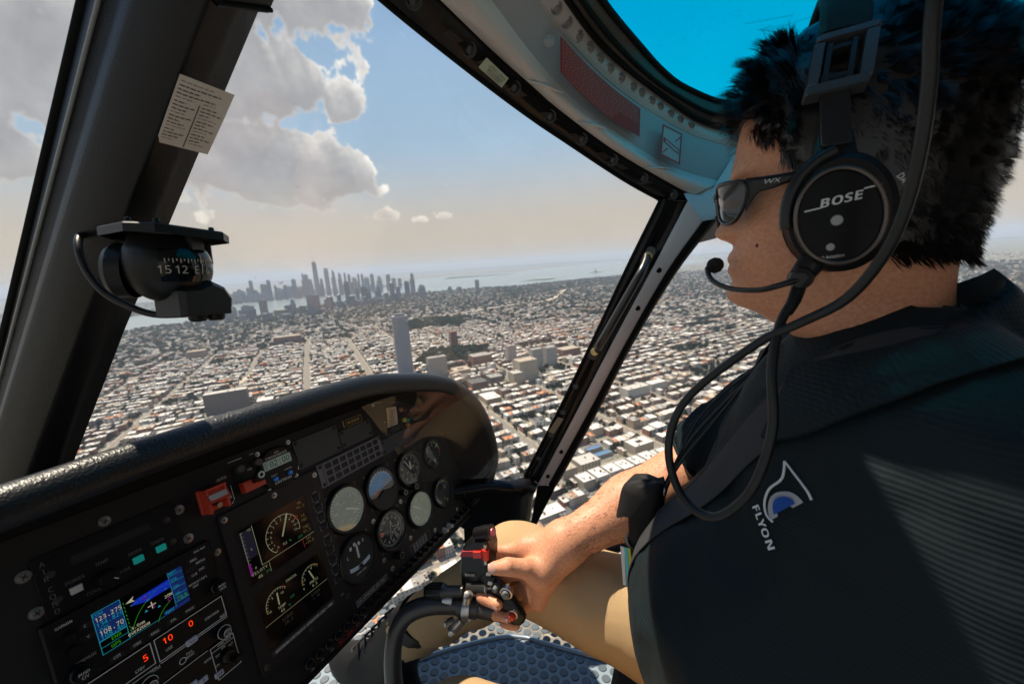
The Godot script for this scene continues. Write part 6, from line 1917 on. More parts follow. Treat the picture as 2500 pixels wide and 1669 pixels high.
	for q in [["CDI", -261, 73], ["OBS", -243, 73.5], ["MSG", -226, 73.5], ["FPL", -207, 73], ["PROC", -189, 73], ["RNG", -172, 18], ["MENU", -165, 24], ["ENT", -166, 34], ["CLR", -175, 36], ["GPS", -166, 46], ["COM/VLOC", -283, 56], ["GARMIN", -291, 12], ["GNS 430", -163, 9.5], ["C", -277, 24], ["V", -277, 36], ["DEFAULT\nNAV", -177, 48]]: wr(m, q[0], q[1], q[2], 2.8 if q[0].length() < 5 else 2.5, 0, 8.6)
	obj("lettering", m, ink, gp)
	for q in [[-261, 73], [-243, 73.5], [-226, 73.5], [-207, 73], [-189, 73], [-172, 18], [-166, 26], [-166, 34], [-176, 27], [-176, 36], [-277, 24], [-277, 36]]:
		m = MB.new(); m.prism(pt(q[0], q[1]), MB.rounded(0.0125, 0.0062, 0.0012), 0.007, 0.0084, 0.0006)
		obj("key", m, mats.soft_button, gp)
	for q in [[-157.5, 64], [-291, 64]]:
		knob("outer_knob", q[0], q[1], 9.0, 10, mats.bezel, gp, 8, true)
		var kk := knob("inner_knob", q[0], q[1], 6.0, 19, mats.unit_black, gp, 8, true)
		m = MB.new(); wr(m, "PUSH\nCRSR" if q[0] > -200 else "PUSH\nC/V", q[0], q[1], 2.6, 0, 27.4)
		obj("lettering", m, ink, kk)
	for q in [[-290, 25], [-290, 40]]: knob("volume_knob", q[0], q[1], 5.0, 10, mats.bezel, gp, 8, true)
	# --- radio, transponder
	var ra := Node3D.new(); ra.name = "radio"; t.add_child(ra, true)
	m = MB.new(); m.prism(pt(-228, 107), MB.rounded(0.158, 0.051, 0.001), 0.0, 0.005, 0.001)
	obj("face_plate", m, black2, ra)
	m = MB.new(); frame(m, -228.5, 82, -152, 110, 0.9, 5.4); frame(m, -304, 82, -231.5, 108, 0.9, 5.4); bar(m, -304, 112, -232, 112, 0.8, 5.4); bar(m, -228, 112, -152, 112, 0.8, 5.4)
	wr(m, "USE", -217, 102, 3.0, 0, 5.5); wr(m, "STBY", -246, 103, 3.0, 0, 5.5); wr(m, "STBY/RAD", -168, 98, 2.8, 0, 5.5); wr(m, "NAV", -156, 107, 3.2, 0, 5.5); wr(m, "COMM", -236, 114, 3.4, 0, 5.5); wr(m, "PULL\nIDENT", -200, 124, 2.4, 0, 5.5); arc(m, -208.3, 126, 3.4, 0, 360, 0.7, 5.5)
	obj("lettering", m, ink, ra)
	m = MB.new(); wr(m, "10", -216, 91, 6.6, 0, 5.6, HORIZONTAL_ALIGNMENT_CENTER, 0, true); wr(m, "0", -191, 91, 6.6, 0, 5.6, HORIZONTAL_ALIGNMENT_CENTER, 0, true); wr(m, "5", -239, 95, 6.6, 0, 5.6, HORIZONTAL_ALIGNMENT_CENTER, 0, true); wr(m, "0", -228, 145, 6.0, 0, 5.6, HORIZONTAL_ALIGNMENT_CENTER, 0, true)
	obj("display_digits", m, glow("digit_orange", Color(1.0, 0.22, 0.02), 0.75), ra)
	m = MB.new(); m.prism(pt(-195, 111), MB.rounded(0.013, 0.0075, 0.002), 0.004, 0.0075, 0.001)
	var sw := obj("swap_key", m, mat("key_lilac", lin(0.4, 0.38, 0.46), 0.5), ra)
	m = MB.new(); wr(m, "<->", -195, 111, 3.0, 0, 7.8)
	obj("lettering", m, mats.slot_black, sw)
	for q in [[-163.5, 124], [-244, 121]]:
		knob("outer_knob", q[0], q[1], 8.2, 9, mats.bezel, ra, 5, true)
		var k2 := knob("inner_knob", q[0], q[1], 4.8, 17, mats.bezel, ra, 5, true)
		m = MB.new(); arc(m, q[0], q[1], 8.0, -150, 100, 0.7, 14.2); arc(m, q[0], q[1], 4.4, 0, 360, 0.6, 22.2); wr(m, "PULL\n25K", q[0], q[1], 1.8, 0, 22.3)
		obj("lettering", m, ink, k2)
	var xp := Node3D.new(); xp.name = "transponder"; t.add_child(xp, true)
	m = MB.new(); m.prism(pt(-228, 158), MB.rounded(0.158, 0.046, 0.001), 0.0, 0.005, 0.001)
	obj("face_plate", m, black2, xp)
	m = MB.new(); frame(m, -180, 136, -151, 179, 0.8, 5.4); rect(m, -180, 142, -151, 142.6, 5.4); bar(m, -304, 135, -182, 135, 0.7, 5.4)
	for q in [["OFF", -176, 171], ["STY", -177, 161], ["TST", -174, 150], ["ON", -166, 145], ["ALT", -157, 148], ["XPDR", -185, 146], ["FUNCTION", -163, 139]]: wr(m, q[0], q[1], q[2], 2.5, 0, 5.5)
	obj("lettering", m, ink, xp)
	knob("selector_knob", -165, 157, 8.5, 10, mats.bezel, xp, 5, true); knob("inner_knob", -160, 163, 4.6, 20, mats.unit_black, xp, 5, true)
	for q in [["CLR", -177.7, 171.4], ["0", -195, 164], ["7", -206, 160]]:
		m = MB.new(); m.prism(pt(q[1], q[2]), MB.rounded(0.0105, 0.0068, 0.0012), 0.004, 0.0075, 0.0008)
		var ky := obj("key", m, mats.key_lilac, xp)
		m = MB.new(); wr(m, q[0], q[1], q[2], 3.0, 0, 7.8)
		obj("lettering", m, mats.slot_black, ky)
	# --- notices and the row of breakers along the lower edge
	m = MB.new(); frame(m, 40, 237, 118.6, 247.2, 0.6, 1.1); wr(m, "GPS APPROVED VFR ONLY", 79, 242.2, 5.0, 72, 1.2)
	obj("notice", m, mat("ink_soft", lin(0.4, 0.38, 0.36), 0.6), t)
	m = MB.new(); frame(m, 195, 228, 262, 247.5, 0.5, 1.1)
	for k in 4: 
		for j in 5: rect(m, 203 + j * 10, 231.5 + k * 4, 211 + j * 10, 233.4 + k * 4, 1.1)
	obj("notice", m, dimk, t)
	var cap := mat("breaker_black", lin(0.007, 0.0065, 0.0065), 0.3, 0.0, 0.35)
	var cu := -66.0
	var n := 0
	var marks := ["ADI", "DG", "T&B", "BELLY", "STROBE", "AUX", "MAP"]
	m = MB.new()
	var mr := MB.new()
	while cu < 425.0:
		var bk := MB.new()
		var rr := 0.0072
		bk.lathe(facing(cu, 258.5), [Vector2(rr, 0), Vector2(rr, 0.004), Vector2(rr * 0.82, 0.005), Vector2(rr * 0.62, 0.005), Vector2(rr * 0.6, 0.012), Vector2(rr * 0.5, 0.014), Vector2(0, 0.0145)], 16)
		var white_cap := cu > 300.0 and cu < 330.0
		var br := obj("breaker", bk, mat("breaker_cap_white", lin(0.55, 0.5, 0.44), 0.5) if white_cap else cap, t)
		bk = MB.new(); arc(bk, cu, 258.5, 6.6, 0 if n > 6 else 30, 360 if n > 6 else 290, 1.1, 5.3, 20)
		obj("ring", bk, mat("breaker_ring", lin(0.3, 0.22, 0.13), 0.35, 0.8) if n < 7 else dsteel, br)
		if n < 7:
			bk = MB.new(); bk.lathe(facing(cu + 9.5, 266), [Vector2(0.0016, 0), Vector2(0.0014, 0.002), Vector2(0, 0.0024)], 8)
			obj("pin", bk, ink, br)
			wr(mr if n in [3, 4] else m, marks[n], cu + 4, 272.5, 2.8, 0, 1.1)
		cu += 18.7 if cu < 270 else 19.6
		n += 1
	obj("lettering", m, dimk, t)
	obj("lettering", mr, redk, t)
	m = MB.new(); m.prism(pt(0, 281), PackedVector2Array([Vector2(-0.43, -0.003), Vector2(0.425, -0.003), Vector2(0.425, 0.003), Vector2(-0.43, 0.003)]), -0.02, 0.003, 0.001)
	obj("lower_lip", m, mats.unit_black, t)
	m = MB.new(); rect(m, -14, 275.5, 42, 279.5, 0.9)
	obj("red_stripe", m, mat("stripe_red", lin(0.22, 0.012, 0.02), 0.5), t)

func scaled2(a: Array, k: float) -> PackedVector2Array:
	var o := PackedVector2Array()
	for p in a: o.append(Vector2(p[0], p[1]) * k)
	return o

# ---------------------------------------------------------------- the pilot (helicopter axes; he faces -z, his middle plane is x = 0.53)
const PX := 0.53
var fold_noise := FastNoiseLite.new()

func cone(p: Vector3, a: Vector3, b: Vector3, ra: float, rb: float) -> float:
	var ab := b - a
	var t := clampf((p - a).dot(ab) / ab.length_squared(), 0.0, 1.0)
	return p.distance_to(a + ab * t) - lerpf(ra, rb, t)

func blob(p: Vector3, c: Vector3, r: Vector3) -> float:
	var q := (p - c) / r
	var l := q.length()
	return (l - 1.0) * minf(r.x, minf(r.y, r.z)) if l < 1e-4 else l * (l - 1.0) / (q / r).length()

func smin(a: float, b: float, k: float) -> float:
	var h := maxf(k - absf(a - b), 0.0) / k
	return minf(a, b) - h * h * k * 0.25

# Meshes the zero level of a distance field as surface nets; blocks far from the surface are skipped.
func surface_net(f: Callable, lo: Vector3, hi: Vector3, cell: float, m: MB) -> void:
	var nx := int(ceil((hi.x - lo.x) / cell)) + 1; var ny := int(ceil((hi.y - lo.y) / cell)) + 1; var nz := int(ceil((hi.z - lo.z) / cell)) + 1
	var d := PackedFloat32Array()
	d.resize(nx * ny * nz)
	var bs := 6
	var live := PackedByteArray()
	var bx := (nx + bs - 1) / bs; var by := (ny + bs - 1) / bs; var bz := (nz + bs - 1) / bs
	live.resize(bx * by * bz)
	for k in bz:
		for j in by:
			for i in bx:
				var c := lo + (Vector3(i, j, k) + Vector3.ONE * 0.5) * (bs * cell)
				var v: float = f.call(c)
				var near := absf(v) < bs * cell * 1.25
				live[i + bx * (j + by * k)] = 1 if near else 0
				for z in range(k * bs, mini((k + 1) * bs, nz)):
					for y in range(j * bs, mini((j + 1) * bs, ny)):
						for x in range(i * bs, mini((i + 1) * bs, nx)):
							d[x + nx * (y + ny * z)] = f.call(lo + Vector3(x, y, z) * cell) if near else v
	var idx := PackedInt32Array()
	idx.resize(nx * ny * nz)
	idx.fill(-1)
	var v0 := m.v.size(); var i0 := m.ix.size()
	var sy := nx; var sz := nx * ny
	var corners := [0, 1, sy, sy + 1, sz, sz + 1, sz + sy, sz + sy + 1]
	var edges := [[0, 1], [2, 3], [4, 5], [6, 7], [0, 2], [1, 3], [4, 6], [5, 7], [0, 4], [1, 5], [2, 6], [3, 7]]
	var off := [Vector3(0, 0, 0), Vector3(1, 0, 0), Vector3(0, 1, 0), Vector3(1, 1, 0), Vector3(0, 0, 1), Vector3(1, 0, 1), Vector3(0, 1, 1), Vector3(1, 1, 1)]
	for z in nz - 1:
		for y in ny - 1:
			for x in nx - 1:
				if live[x / bs + bx * (y / bs + by * (z / bs))] == 0 and live[(x + 1) / bs + bx * ((y + 1) / bs + by * ((z + 1) / bs))] == 0: continue
				var b := x + sy * y + sz * z
				var neg := 0
				for c in 8:
					if d[b + corners[c]] < 0.0: neg += 1
				if neg == 0 or neg == 8: continue
				var p := Vector3.ZERO
				var n := 0
				for e in edges:
					var da := d[b + corners[e[0]]]; var db := d[b + corners[e[1]]]
					if (da < 0.0) != (db < 0.0):
						p += off[e[0]].lerp(off[e[1]], da / (da - db))
						n += 1
				var q := lo + (Vector3(x, y, z) + p / n) * cell

				idx[b] = m.vert(q, Vector3.UP, Vector2(q.x, q.y))
	for z in range(1, nz - 1):
		for y in range(1, ny - 1):
			for x in range(1, nx - 1):
				var b := x + sy * y + sz * z
				if idx[b] < 0: continue
				var s := d[b] < 0.0
				if s != (d[b + 1] < 0.0): net_quad(m, idx, b, b - sy, b - sy - sz, b - sz, s)
				if s != (d[b + sy] < 0.0): net_quad(m, idx, b, b - sz, b - sz - 1, b - 1, s)
				if s != (d[b + sz] < 0.0): net_quad(m, idx, b, b - 1, b - 1 - sy, b - sy, s)
	m.smooth(v0, i0)

func net_quad(m: MB, idx: PackedInt32Array, a: int, b: int, c: int, e: int, s: bool) -> void:
	var p := idx[a]; var q := idx[b]; var r := idx[c]; var t := idx[e]
	if p < 0 or q < 0 or r < 0 or t < 0: return
	if s: m.tri(p, q, r); m.tri(p, r, t)
	else: m.tri(p, r, q); m.tri(p, t, r)

# ---- clothes
func shirt_sdf(p: Vector3) -> float:
	var d := blob(p, Vector3(PX, -0.21, 0.165), Vector3(0.195, 0.165, 0.125))
	d = smin(d, blob(p, Vector3(PX, -0.42, 0.115), Vector3(0.19, 0.19, 0.192)), 0.09)
	d = smin(d, cone(p, Vector3(0.385, -0.135, 0.19), Vector3(0.675, -0.135, 0.19), 0.068, 0.068), 0.05)
	d = smin(d, cone(p, Vector3(PX, -0.085, 0.185), Vector3(PX, -0.2, 0.18), 0.064, 0.13), 0.06)
	var r := cone(p, Vector3(0.69, -0.14, 0.175), Vector3(0.738, -0.315, 0.0), 0.075, 0.064)
	r = maxf(r, (p - Vector3(0.735, -0.305, 0.01)).dot(Vector3(0.19, -0.69, -0.69)))
	d = smin(d, r, 0.035)
	d = smin(d, cone(p, Vector3(0.365, -0.145, 0.2), Vector3(0.345, -0.40, 0.185), 0.073, 0.062), 0.03)
	# creases: pulled from the belt, hanging at the sleeves, rolled over the belly
	var w := fold_noise.get_noise_3d(p.x * 60.0 + p.y * 75.0, p.y * 45.0 - p.x * 60.0, p.z * 55.0)
	var s := sin((p.y * 0.75 + p.z * 0.9 - p.x * 0.35) * 62.0 + w * 3.2)
	d += 0.0032 * s * (0.5 + 0.5 * w) + 0.0035 * w
	if p.x > 0.66: d += 0.003 * sin((p.x * 1.2 + p.y * 0.4 - p.z * 1.0) * 150.0 + w * 3.0)
	return d * 0.8

func trouser_sdf(p: Vector3) -> float:
	var kr := Vector3(0.655, -0.535, -0.31)
	var d := cone(p, Vector3(0.62, -0.575, 0.14), kr, 0.098, 0.072)
	d = smin(d, cone(p, kr, Vector3(0.645, -0.775, -0.585), 0.07, 0.057), 0.03)
	d = smin(d, cone(p, Vector3(0.45, -0.64, 0.12), Vector3(0.41, -0.655, -0.30), 0.1, 0.075), 0.03)
	d = smin(d, cone(p, Vector3(0.41, -0.655, -0.30), Vector3(0.40, -0.83, -0.43), 0.07, 0.057), 0.03)
	d = smin(d, blob(p, Vector3(PX, -0.59, 0.16), Vector3(0.19, 0.1, 0.16)), 0.05)
	var w := fold_noise.get_noise_3d(p.x * 50.0, p.y * 40.0, p.z * 30.0)
	d += 0.004 * w + 0.0028 * sin((p.z * 0.8 + p.x * 1.3 + p.y * 0.2) * 48.0 + w * 4.0) * smoothstep(-0.4, 0.05, p.z) + 0.003 * sin(p.y * 70.0 + p.z * 30.0 + w * 3.0) * smoothstep(-0.55, -0.7, p.y)
	return d * 0.8

# Carries a point along dir onto the shirt and lifts it a little.
func on_shirt(p: Vector3, dir: Vector3, lift: float) -> Vector3:
	var q := p + dir * 0.3
	for k in 60:
		var d := shirt_sdf(q)
		if d < 0.0006: break
		q -= dir * d
	return q + dir * lift

# ---- right forearm and hand, closed on the grip
var hand_bones: Array = []
func hand_sdf(p: Vector3) -> float:
	var d := 1e9
	for k in 2: d = smin(d, cone(p, hand_bones[k][0], hand_bones[k][1], hand_bones[k][2], hand_bones[k][3]), 0.03) if k else cone(p, hand_bones[0][0], hand_bones[0][1], hand_bones[0][2], hand_bones[0][3])
	if p.z > -0.14: return d
	for k in range(2, 8): d = smin(d, cone(p, hand_bones[k][0], hand_bones[k][1], hand_bones[k][2], hand_bones[k][3]), 0.016)
	var fing := 1e9
	for k in range(8, hand_bones.size()):
		var b: Array = hand_bones[k]
		fing = minf(fing, cone(p, b[0], b[1], b[2], b[3]))
	return smin(d, fing, 0.006)

func curve_at(tab: Array, y: float, col: int) -> float:
	for k in tab.size() - 1:
		if y <= tab[k][0] and y >= tab[k + 1][0]:
			var t: float = (tab[k][0] - y) / (tab[k][0] - tab[k + 1][0])
			var p0: float = tab[maxi(k - 1, 0)][col]; var p1: float = tab[k][col]; var p2: float = tab[k + 1][col]; var p3: float = tab[mini(k + 2, tab.size() - 1)][col]
			var m1 := (p2 - p0) * 0.5; var m2 := (p3 - p1) * 0.5
			if k == 0: m1 = p2 - p1
			return (2 * t * t * t - 3 * t * t + 1) * p1 + (t * t * t - 2 * t * t + t) * m1 + (-2 * t * t * t + 3 * t * t) * p2 + (t * t * t - t * t) * m2
	return tab[-1][col] if y < tab[-1][0] else tab[0][col]

const HEAD := [[0.2360, 0.1150, 0.1600, 0.020, 2.0], [0.2300, 0.0900, 0.1880, 0.042, 2.0], [0.2150, 0.0680, 0.2100, 0.058, 2.1], [0.1900, 0.0480, 0.2260, 0.070, 2.2], [0.1600, 0.0380, 0.2330, 0.0755, 2.3], [0.1300, 0.0325, 0.2350, 0.0775, 2.4], [0.1100, 0.0300, 0.2340, 0.0775, 2.5], [0.0950, 0.0360, 0.2320, 0.0770, 2.6], [0.0750, 0.0400, 0.2280, 0.0765, 2.6], [0.0550, 0.0400, 0.2240, 0.0750, 2.5], [0.0350, 0.0362, 0.2210, 0.0730, 2.35], [0.0200, 0.0335, 0.2200, 0.0710, 2.25], [0.0050, 0.0345, 0.2190, 0.0680, 2.1], [-0.0100, 0.0340, 0.2190, 0.0640, 1.95], [-0.0220, 0.0350, 0.2200, 0.0600, 1.85], [-0.0300, 0.0430, 0.2210, 0.0590, 1.9], [-0.0360, 0.0580, 0.2220, 0.0600, 2.0], [-0.0500, 0.0780, 0.2240, 0.0630, 2.0], [-0.0650, 0.0980, 0.2280, 0.0670, 2.0], [-0.0850, 0.1120, 0.2340, 0.0720, 2.0], [-0.1300, 0.1200, 0.2480, 0.0800, 2.0]]

func bump2(x: float, y: float, cx: float, cy: float, sx: float, sy: float) -> float:
	var a := (x - cx) / sx; var b := (y - cy) / sy
	return exp(-a * a - b * b)

func head_point(y: float, side: float, t: float, grow := 0.0) -> Vector3:   # t runs 0 (front) to 1 (back) along the outline, side is -1 or 1
	var f := curve_at(HEAD, y, 1) - grow; var b := curve_at(HEAD, y, 2) + grow; var w := curve_at(HEAD, y, 3) + grow; var n := curve_at(HEAD, y, 4)
	var zc := lerpf(f, b, 0.5)
	var x := 0.0; var z := 0.0
	var a := t * PI
	if a < PI * 0.5:
		var c := cos(a)
		z = zc - (zc - f) * pow(absf(c), 0.9 if n > 2.3 else 1.0)
		x = w * pow(maxf(0.0, 1.0 - pow((zc - z) / (zc - f), n)), 1.0 / n)
	else:
		z = zc + (b - zc) * -cos(a)
		x = w * pow(maxf(0.0, 1.0 - pow((z - zc) / (b - zc), 2.2)), 1.0 / 2.2)
	x *= side
	if grow == 0.0 and t < 0.42:
		var front := 1.0 - smoothstep(0.2, 0.42, t)
		var nose := 0.0
		if y < 0.1 and y > 0.034:
			var amp := curve_at([[0.1, 0.0], [0.088, 0.005], [0.075, 0.0125], [0.062, 0.0195], [0.053, 0.0238], [0.0485, 0.0215], [0.044, 0.0105], [0.040, 0.003], [0.034, 0.0]], y, 1)
			nose = amp * exp(-pow(absf(x) / lerpf(0.0185, 0.0095, smoothstep(0.045, 0.09, y)), 2.4))
		var dz := nose + 0.0046 * bump2(x, y, 0, 0.025, 0.021, 0.0085) + 0.0042 * bump2(x, y, 0, 0.0095, 0.019, 0.0075) - 0.0018 * bump2(x, y, 0, 0.0165, 0.022, 0.0022) + 0.0042 * bump2(x, y, 0, -0.018, 0.02, 0.012) - 0.002 * bump2(x, y, 0, -0.003, 0.022, 0.006)
		dz += 0.003 * bump2(absf(x), y, 0.028, 0.108, 0.022, 0.008) - 0.009 * bump2(absf(x), y, 0.031, 0.09, 0.016, 0.011) + 0.0045 * bump2(absf(x), y, 0.043, 0.058, 0.02, 0.016) + 0.0035 * bump2(absf(x), y, 0.011, 0.047, 0.006, 0.006) - 0.0022 * bump2(absf(x) - (0.05 - y) * 0.45, y, 0.019, 0.03, 0.003, 0.02)
		z -= dz * front
	# jaw corner and cheek on the side
	if grow == 0.0: x += side * (0.003 * bump2(z, y, 0.12, 0.0, 0.03, 0.02) + 0.0025 * bump2(z, y, 0.075, 0.055, 0.02, 0.018))
	return Vector3(PX + x, y, z)

func build_pilot() -> void:
	fold_noise.seed = 4
	fold_noise.frequency = 0.16
	fold_noise.fractal_octaves = 3
	var t := thing("person", "pilot in a black polo shirt and khaki trousers gripping the control stick", "person", HELI)
	# --- skin: head and neck, right arm and hand, the trunk under the clothes
	var sk := mat("skin", Color.WHITE, 0.5, 0.0, 0.4)
	sk.albedo_texture = noise_tex(FastNoiseLite.TYPE_SIMPLEX, 0.05, 256, 5, ramp([0.0, 0.4, 0.55, 0.7, 1.0], [lin(0.51, 0.21, 0.115), lin(0.57, 0.255, 0.145), lin(0.6, 0.28, 0.165), lin(0.63, 0.31, 0.19), lin(0.66, 0.35, 0.225)]), 8)
	bumpy(sk, tex.fine, 55.0, 0.02)
	sk.uv1_scale = Vector3.ONE * 14.0
	sk.subsurf_scatter_enabled = true
	sk.subsurf_scatter_strength = 0.12
	var m := MB.new()
	var rings := []
	var y := -0.13
	while y < 0.2362:
		var ring := PackedVector3Array()
		for k in 44: ring.append(head_point(y, 1.0, k / 44.0))
		for k in 44: ring.append(head_point(y, -1.0, 1.0 - k / 44.0))
		rings.append(ring)
		y += 0.0032
	rings.reverse()
	m.loft(rings)
	# bones of the right arm and hand: from, to, radii
	var wr_ := Vector3(0.6, -0.428, -0.193)
	var el := Vector3(0.742, -0.345, -0.02)
	hand_bones = [[el, el.lerp(wr_, 0.45), 0.052, 0.047], [el.lerp(wr_, 0.45), wr_, 0.047, 0.031]]
	var P := {"w": wr_}
	for q in HANDPTS: P[q[0]] = q[1]
	for q in [["w", "k1", 0.0302, 0.0186], ["w", "k2", 0.0302, 0.0186], ["w", "k3", 0.0290, 0.0174], ["w", "k4", 0.0278, 0.0162], ["w", "th", 0.0302, 0.0244], ["k1", "k4", 0.0168, 0.0151],
		["th", "t1", 0.0220, 0.0157], ["t1", "t2", 0.0148, 0.0133], ["t2", "t3", 0.0142, 0.0099], ["k1", "i1", 0.0145, 0.0122], ["i1", "i2", 0.0118, 0.0104], ["i2", "i3", 0.0107, 0.0084], ["k2", "m1", 0.0139, 0.0122], ["m1", "m2", 0.0122, 0.0114], ["m2", "m3", 0.0116, 0.0087], ["k3", "r1", 0.0133, 0.0116], ["r1", "r2", 0.0118, 0.0110], ["r2", "r3", 0.0111, 0.0081], ["k4", "p1", 0.0122, 0.0104], ["p1", "p2", 0.0104, 0.0095], ["p2", "p3", 0.0095, 0.0072]]:
		hand_bones.append([P[q[0]], P[q[1]], q[2], q[3]])
	surface_net(hand_sdf, Vector3(0.46, -0.56, -0.345), Vector3(0.8, -0.28, 0.04), 0.0042, m)
	# trunk and upper arms inside the shirt
	m.tube([Vector3(PX, -0.1, 0.175), Vector3(PX, -0.25, 0.165), Vector3(PX, -0.45, 0.14), Vector3(PX, -0.58, 0.15)], [0.075, 0.11, 0.13, 0.12], 16)
	m.tube([Vector3(PX, -0.15, 0.18), Vector3(0.69, -0.14, 0.175), el], [0.05, 0.045, 0.04], 12); m.tube([Vector3(PX, -0.15, 0.18), Vector3(0.37, -0.145, 0.2), Vector3(0.345, -0.42, 0.185)], [0.05, 0.045, 0.04], 12)
	var body := obj("body", m, sk, t)
	# nails, mole, lips
	m = MB.new()
	nail(m, P.t2, P.t3, Vector3(-0.75, 0.55, 0.2), 0.0105, 0.0085)
	obj("fingernail", m, mat("nail", lin(0.55, 0.32, 0.26), 0.25), body)
	m = MB.new(); nail(m, P.m2, P.m3, Vector3(-0.9, -0.2, 0.0), 0.008, 0.0065)
	obj("fingernail", m, mats.nail, body)
	m = MB.new(); nail(m, P.r2, P.r3, Vector3(-0.9, -0.2, 0.0), 0.008, 0.0065)
	obj("fingernail", m, mat("nail", lin(0.5, 0.3, 0.24), 0.25), body)
	var mole := head_point(0.033, -1.0, 0.21) 
	m = MB.new(); m.lathe(Transform3D(Basis(Vector3(0, 0, 1), PI / 2), mole + Vector3(0.0004, 0, 0)), [Vector2(0.0021, 0), Vector2(0.0016, 0.0009), Vector2(0, 0.0012)], 10)
	obj("mole", m, mat("mole", lin(0.12, 0.04, 0.03), 0.6), body)
	# forearm hair
	var r := RandomNumberGenerator.new(); r.seed = 31
	m = MB.new()
	for k in 1500:
		var f := r.randf_range(0.02, 0.98)
		var ax := (wr_ - el).normalized()
		var a := r.randf() * TAU
		var side := ax.cross(Vector3.UP).normalized()
		var out := (side * cos(a) + side.cross(ax) * sin(a)).normalized()
		var q := el.lerp(wr_, f) + out * 0.075
		for s in 8: q -= out * hand_sdf(q) * 0.9
		var dir := (ax * 0.8 + out * 0.38 + Vector3(r.randfn(), r.randfn(), r.randfn()) * 0.35).normalized()
		var len := r.randf_range(0.006, 0.013)
		hair(m, q, dir, (dir + ax * 0.6).normalized(), len, 0.00022)
	var ah := obj("arm_hair", m, mat("body_hair", lin(0.035, 0.02, 0.012), 0.5), body)
	ah.set_meta("kind", "stuff")
	# --- shirt, trousers, boots
	var cloth := mat("polo_knit_teal_light", lin(0.0095, 0.0155, 0.0185), 0.62, 0.0, 0.2)  # black cloth, colour shifted to teal to paint the tinted window light
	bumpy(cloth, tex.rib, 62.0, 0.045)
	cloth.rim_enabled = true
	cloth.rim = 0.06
	m = MB.new()
	surface_net(shirt_sdf, Vector3(0.25, -0.66, -0.1), Vector3(0.84, -0.03, 0.37), 0.0078, m)
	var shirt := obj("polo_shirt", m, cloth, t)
	var kh := mat("khaki", lin(0.44, 0.3, 0.16), 0.75, 0.0, 0.3)
	bumpy(kh, tex.fabric, 160.0, 0.02)
	m = MB.new()
	surface_net(trouser_sdf, Vector3(0.28, -0.92, -0.78), Vector3(0.76, -0.42, 0.36), 0.0095, m)
	obj("trousers", m, kh, t)
	for b in [[0.645, -0.585], [0.40, -0.42]]:
		m = MB.new()
		var br := []
		for q in [[-0.715, 0.055, 0.062, 0.062], [-0.77, 0.0, 0.057, 0.06], [-0.83, -0.045, 0.053, 0.062], [-0.875, -0.075, 0.05, 0.08], [-0.905, -0.11, 0.05, 0.12], [-0.93, -0.125, 0.052, 0.145], [-0.949, -0.125, 0.052, 0.145]]:
			var ring := PackedVector3Array()
			for k in 22: ring.append(Vector3(b[0] + cos(TAU * k / 22) * q[2], q[0] + 0.02 * sin(TAU * k / 22) * (1.0 if q[0] > -0.85 else 0.3), b[1] + q[1] - sin(TAU * k / 22) * q[3]))
			br.append(ring)
		br.reverse()
		m.loft(br)
		var bt := obj("boot", m, mat("boot_leather", lin(0.006, 0.0055, 0.0055), 0.5, 0.0, 0.3), t)
		for k in 6:
			m = MB.new()
			var ly := -0.75 - k * 0.027; var lz: float = b[1] - 0.045 - k * 0.024
			m.tube([Vector3(b[0] - 0.035, ly - 0.01, lz + 0.01), Vector3(b[0] - 0.012, ly + 0.008, lz - 0.012), Vector3(b[0] + 0.012, ly + 0.004, lz - 0.012), Vector3(b[0] + 0.035, ly - 0.01, lz + 0.01)], 0.0032, 6)
			obj("lace", m, mat("lace", lin(0.012, 0.012, 0.012), 0.8), bt)
	# collar: a folded band round the neck, open in front
	m = MB.new()
	var inner := PackedVector3Array(); var crest := PackedVector3Array(); var outer := PackedVector3Array(); var low := PackedVector3Array()
	for k in 41:
		var a := lerpf(-2.45, 2.45, k / 40.0)      # 0 is the back of the neck
		var c := Vector3(PX, 0, 0.172)
		var fr := smoothstep(0.9, 2.45, absf(a))
		var d := Vector3(sin(a), 0, cos(a))
		var rx := 0.0715; var rz := 0.07
		var p := c + Vector3(d.x * rx, 0, d.z * rz)
		var top := lerpf(0.002, -0.095, fr) - 0.03 * absf(d.x) * (1.0 - fr)
		inner.append(p + Vector3(0, top - 0.05, 0))
		crest.append(p + d * 0.006 + Vector3(0, top, 0))
		outer.append(p + d * 0.017 + Vector3(0, top - 0.012, 0))
		var lo_p := p + d * (0.036 + 0.026 * fr) + Vector3(0, top - 0.045 - 0.025 * fr, 0)
		var ou_p := outer[k]
		var lift := (d + Vector3(0, 0.9, 0)).normalized()
		for s in 12:
			lo_p += lift * maxf(0.0, 0.006 - shirt_sdf(lo_p)); ou_p += lift * maxf(0.0, 0.008 - shirt_sdf(ou_p))
		outer[k] = ou_p
		low.append(lo_p)
	m.loft([low, outer, crest, inner], false, false, false)
	var low2 := PackedVector3Array()
	for p in low: low2.append(p + Vector3(0, -0.003, 0) - Vector3(p.x - PX, 0, p.z - 0.172).normalized() * 0.004)
	m.loft([low2, low], false, false, false)
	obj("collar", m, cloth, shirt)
	# crew-neck shirt below the open collar
	m = MB.new()
	var u0 := PackedVector3Array(); var u1 := PackedVector3Array(); var u2 := PackedVector3Array()
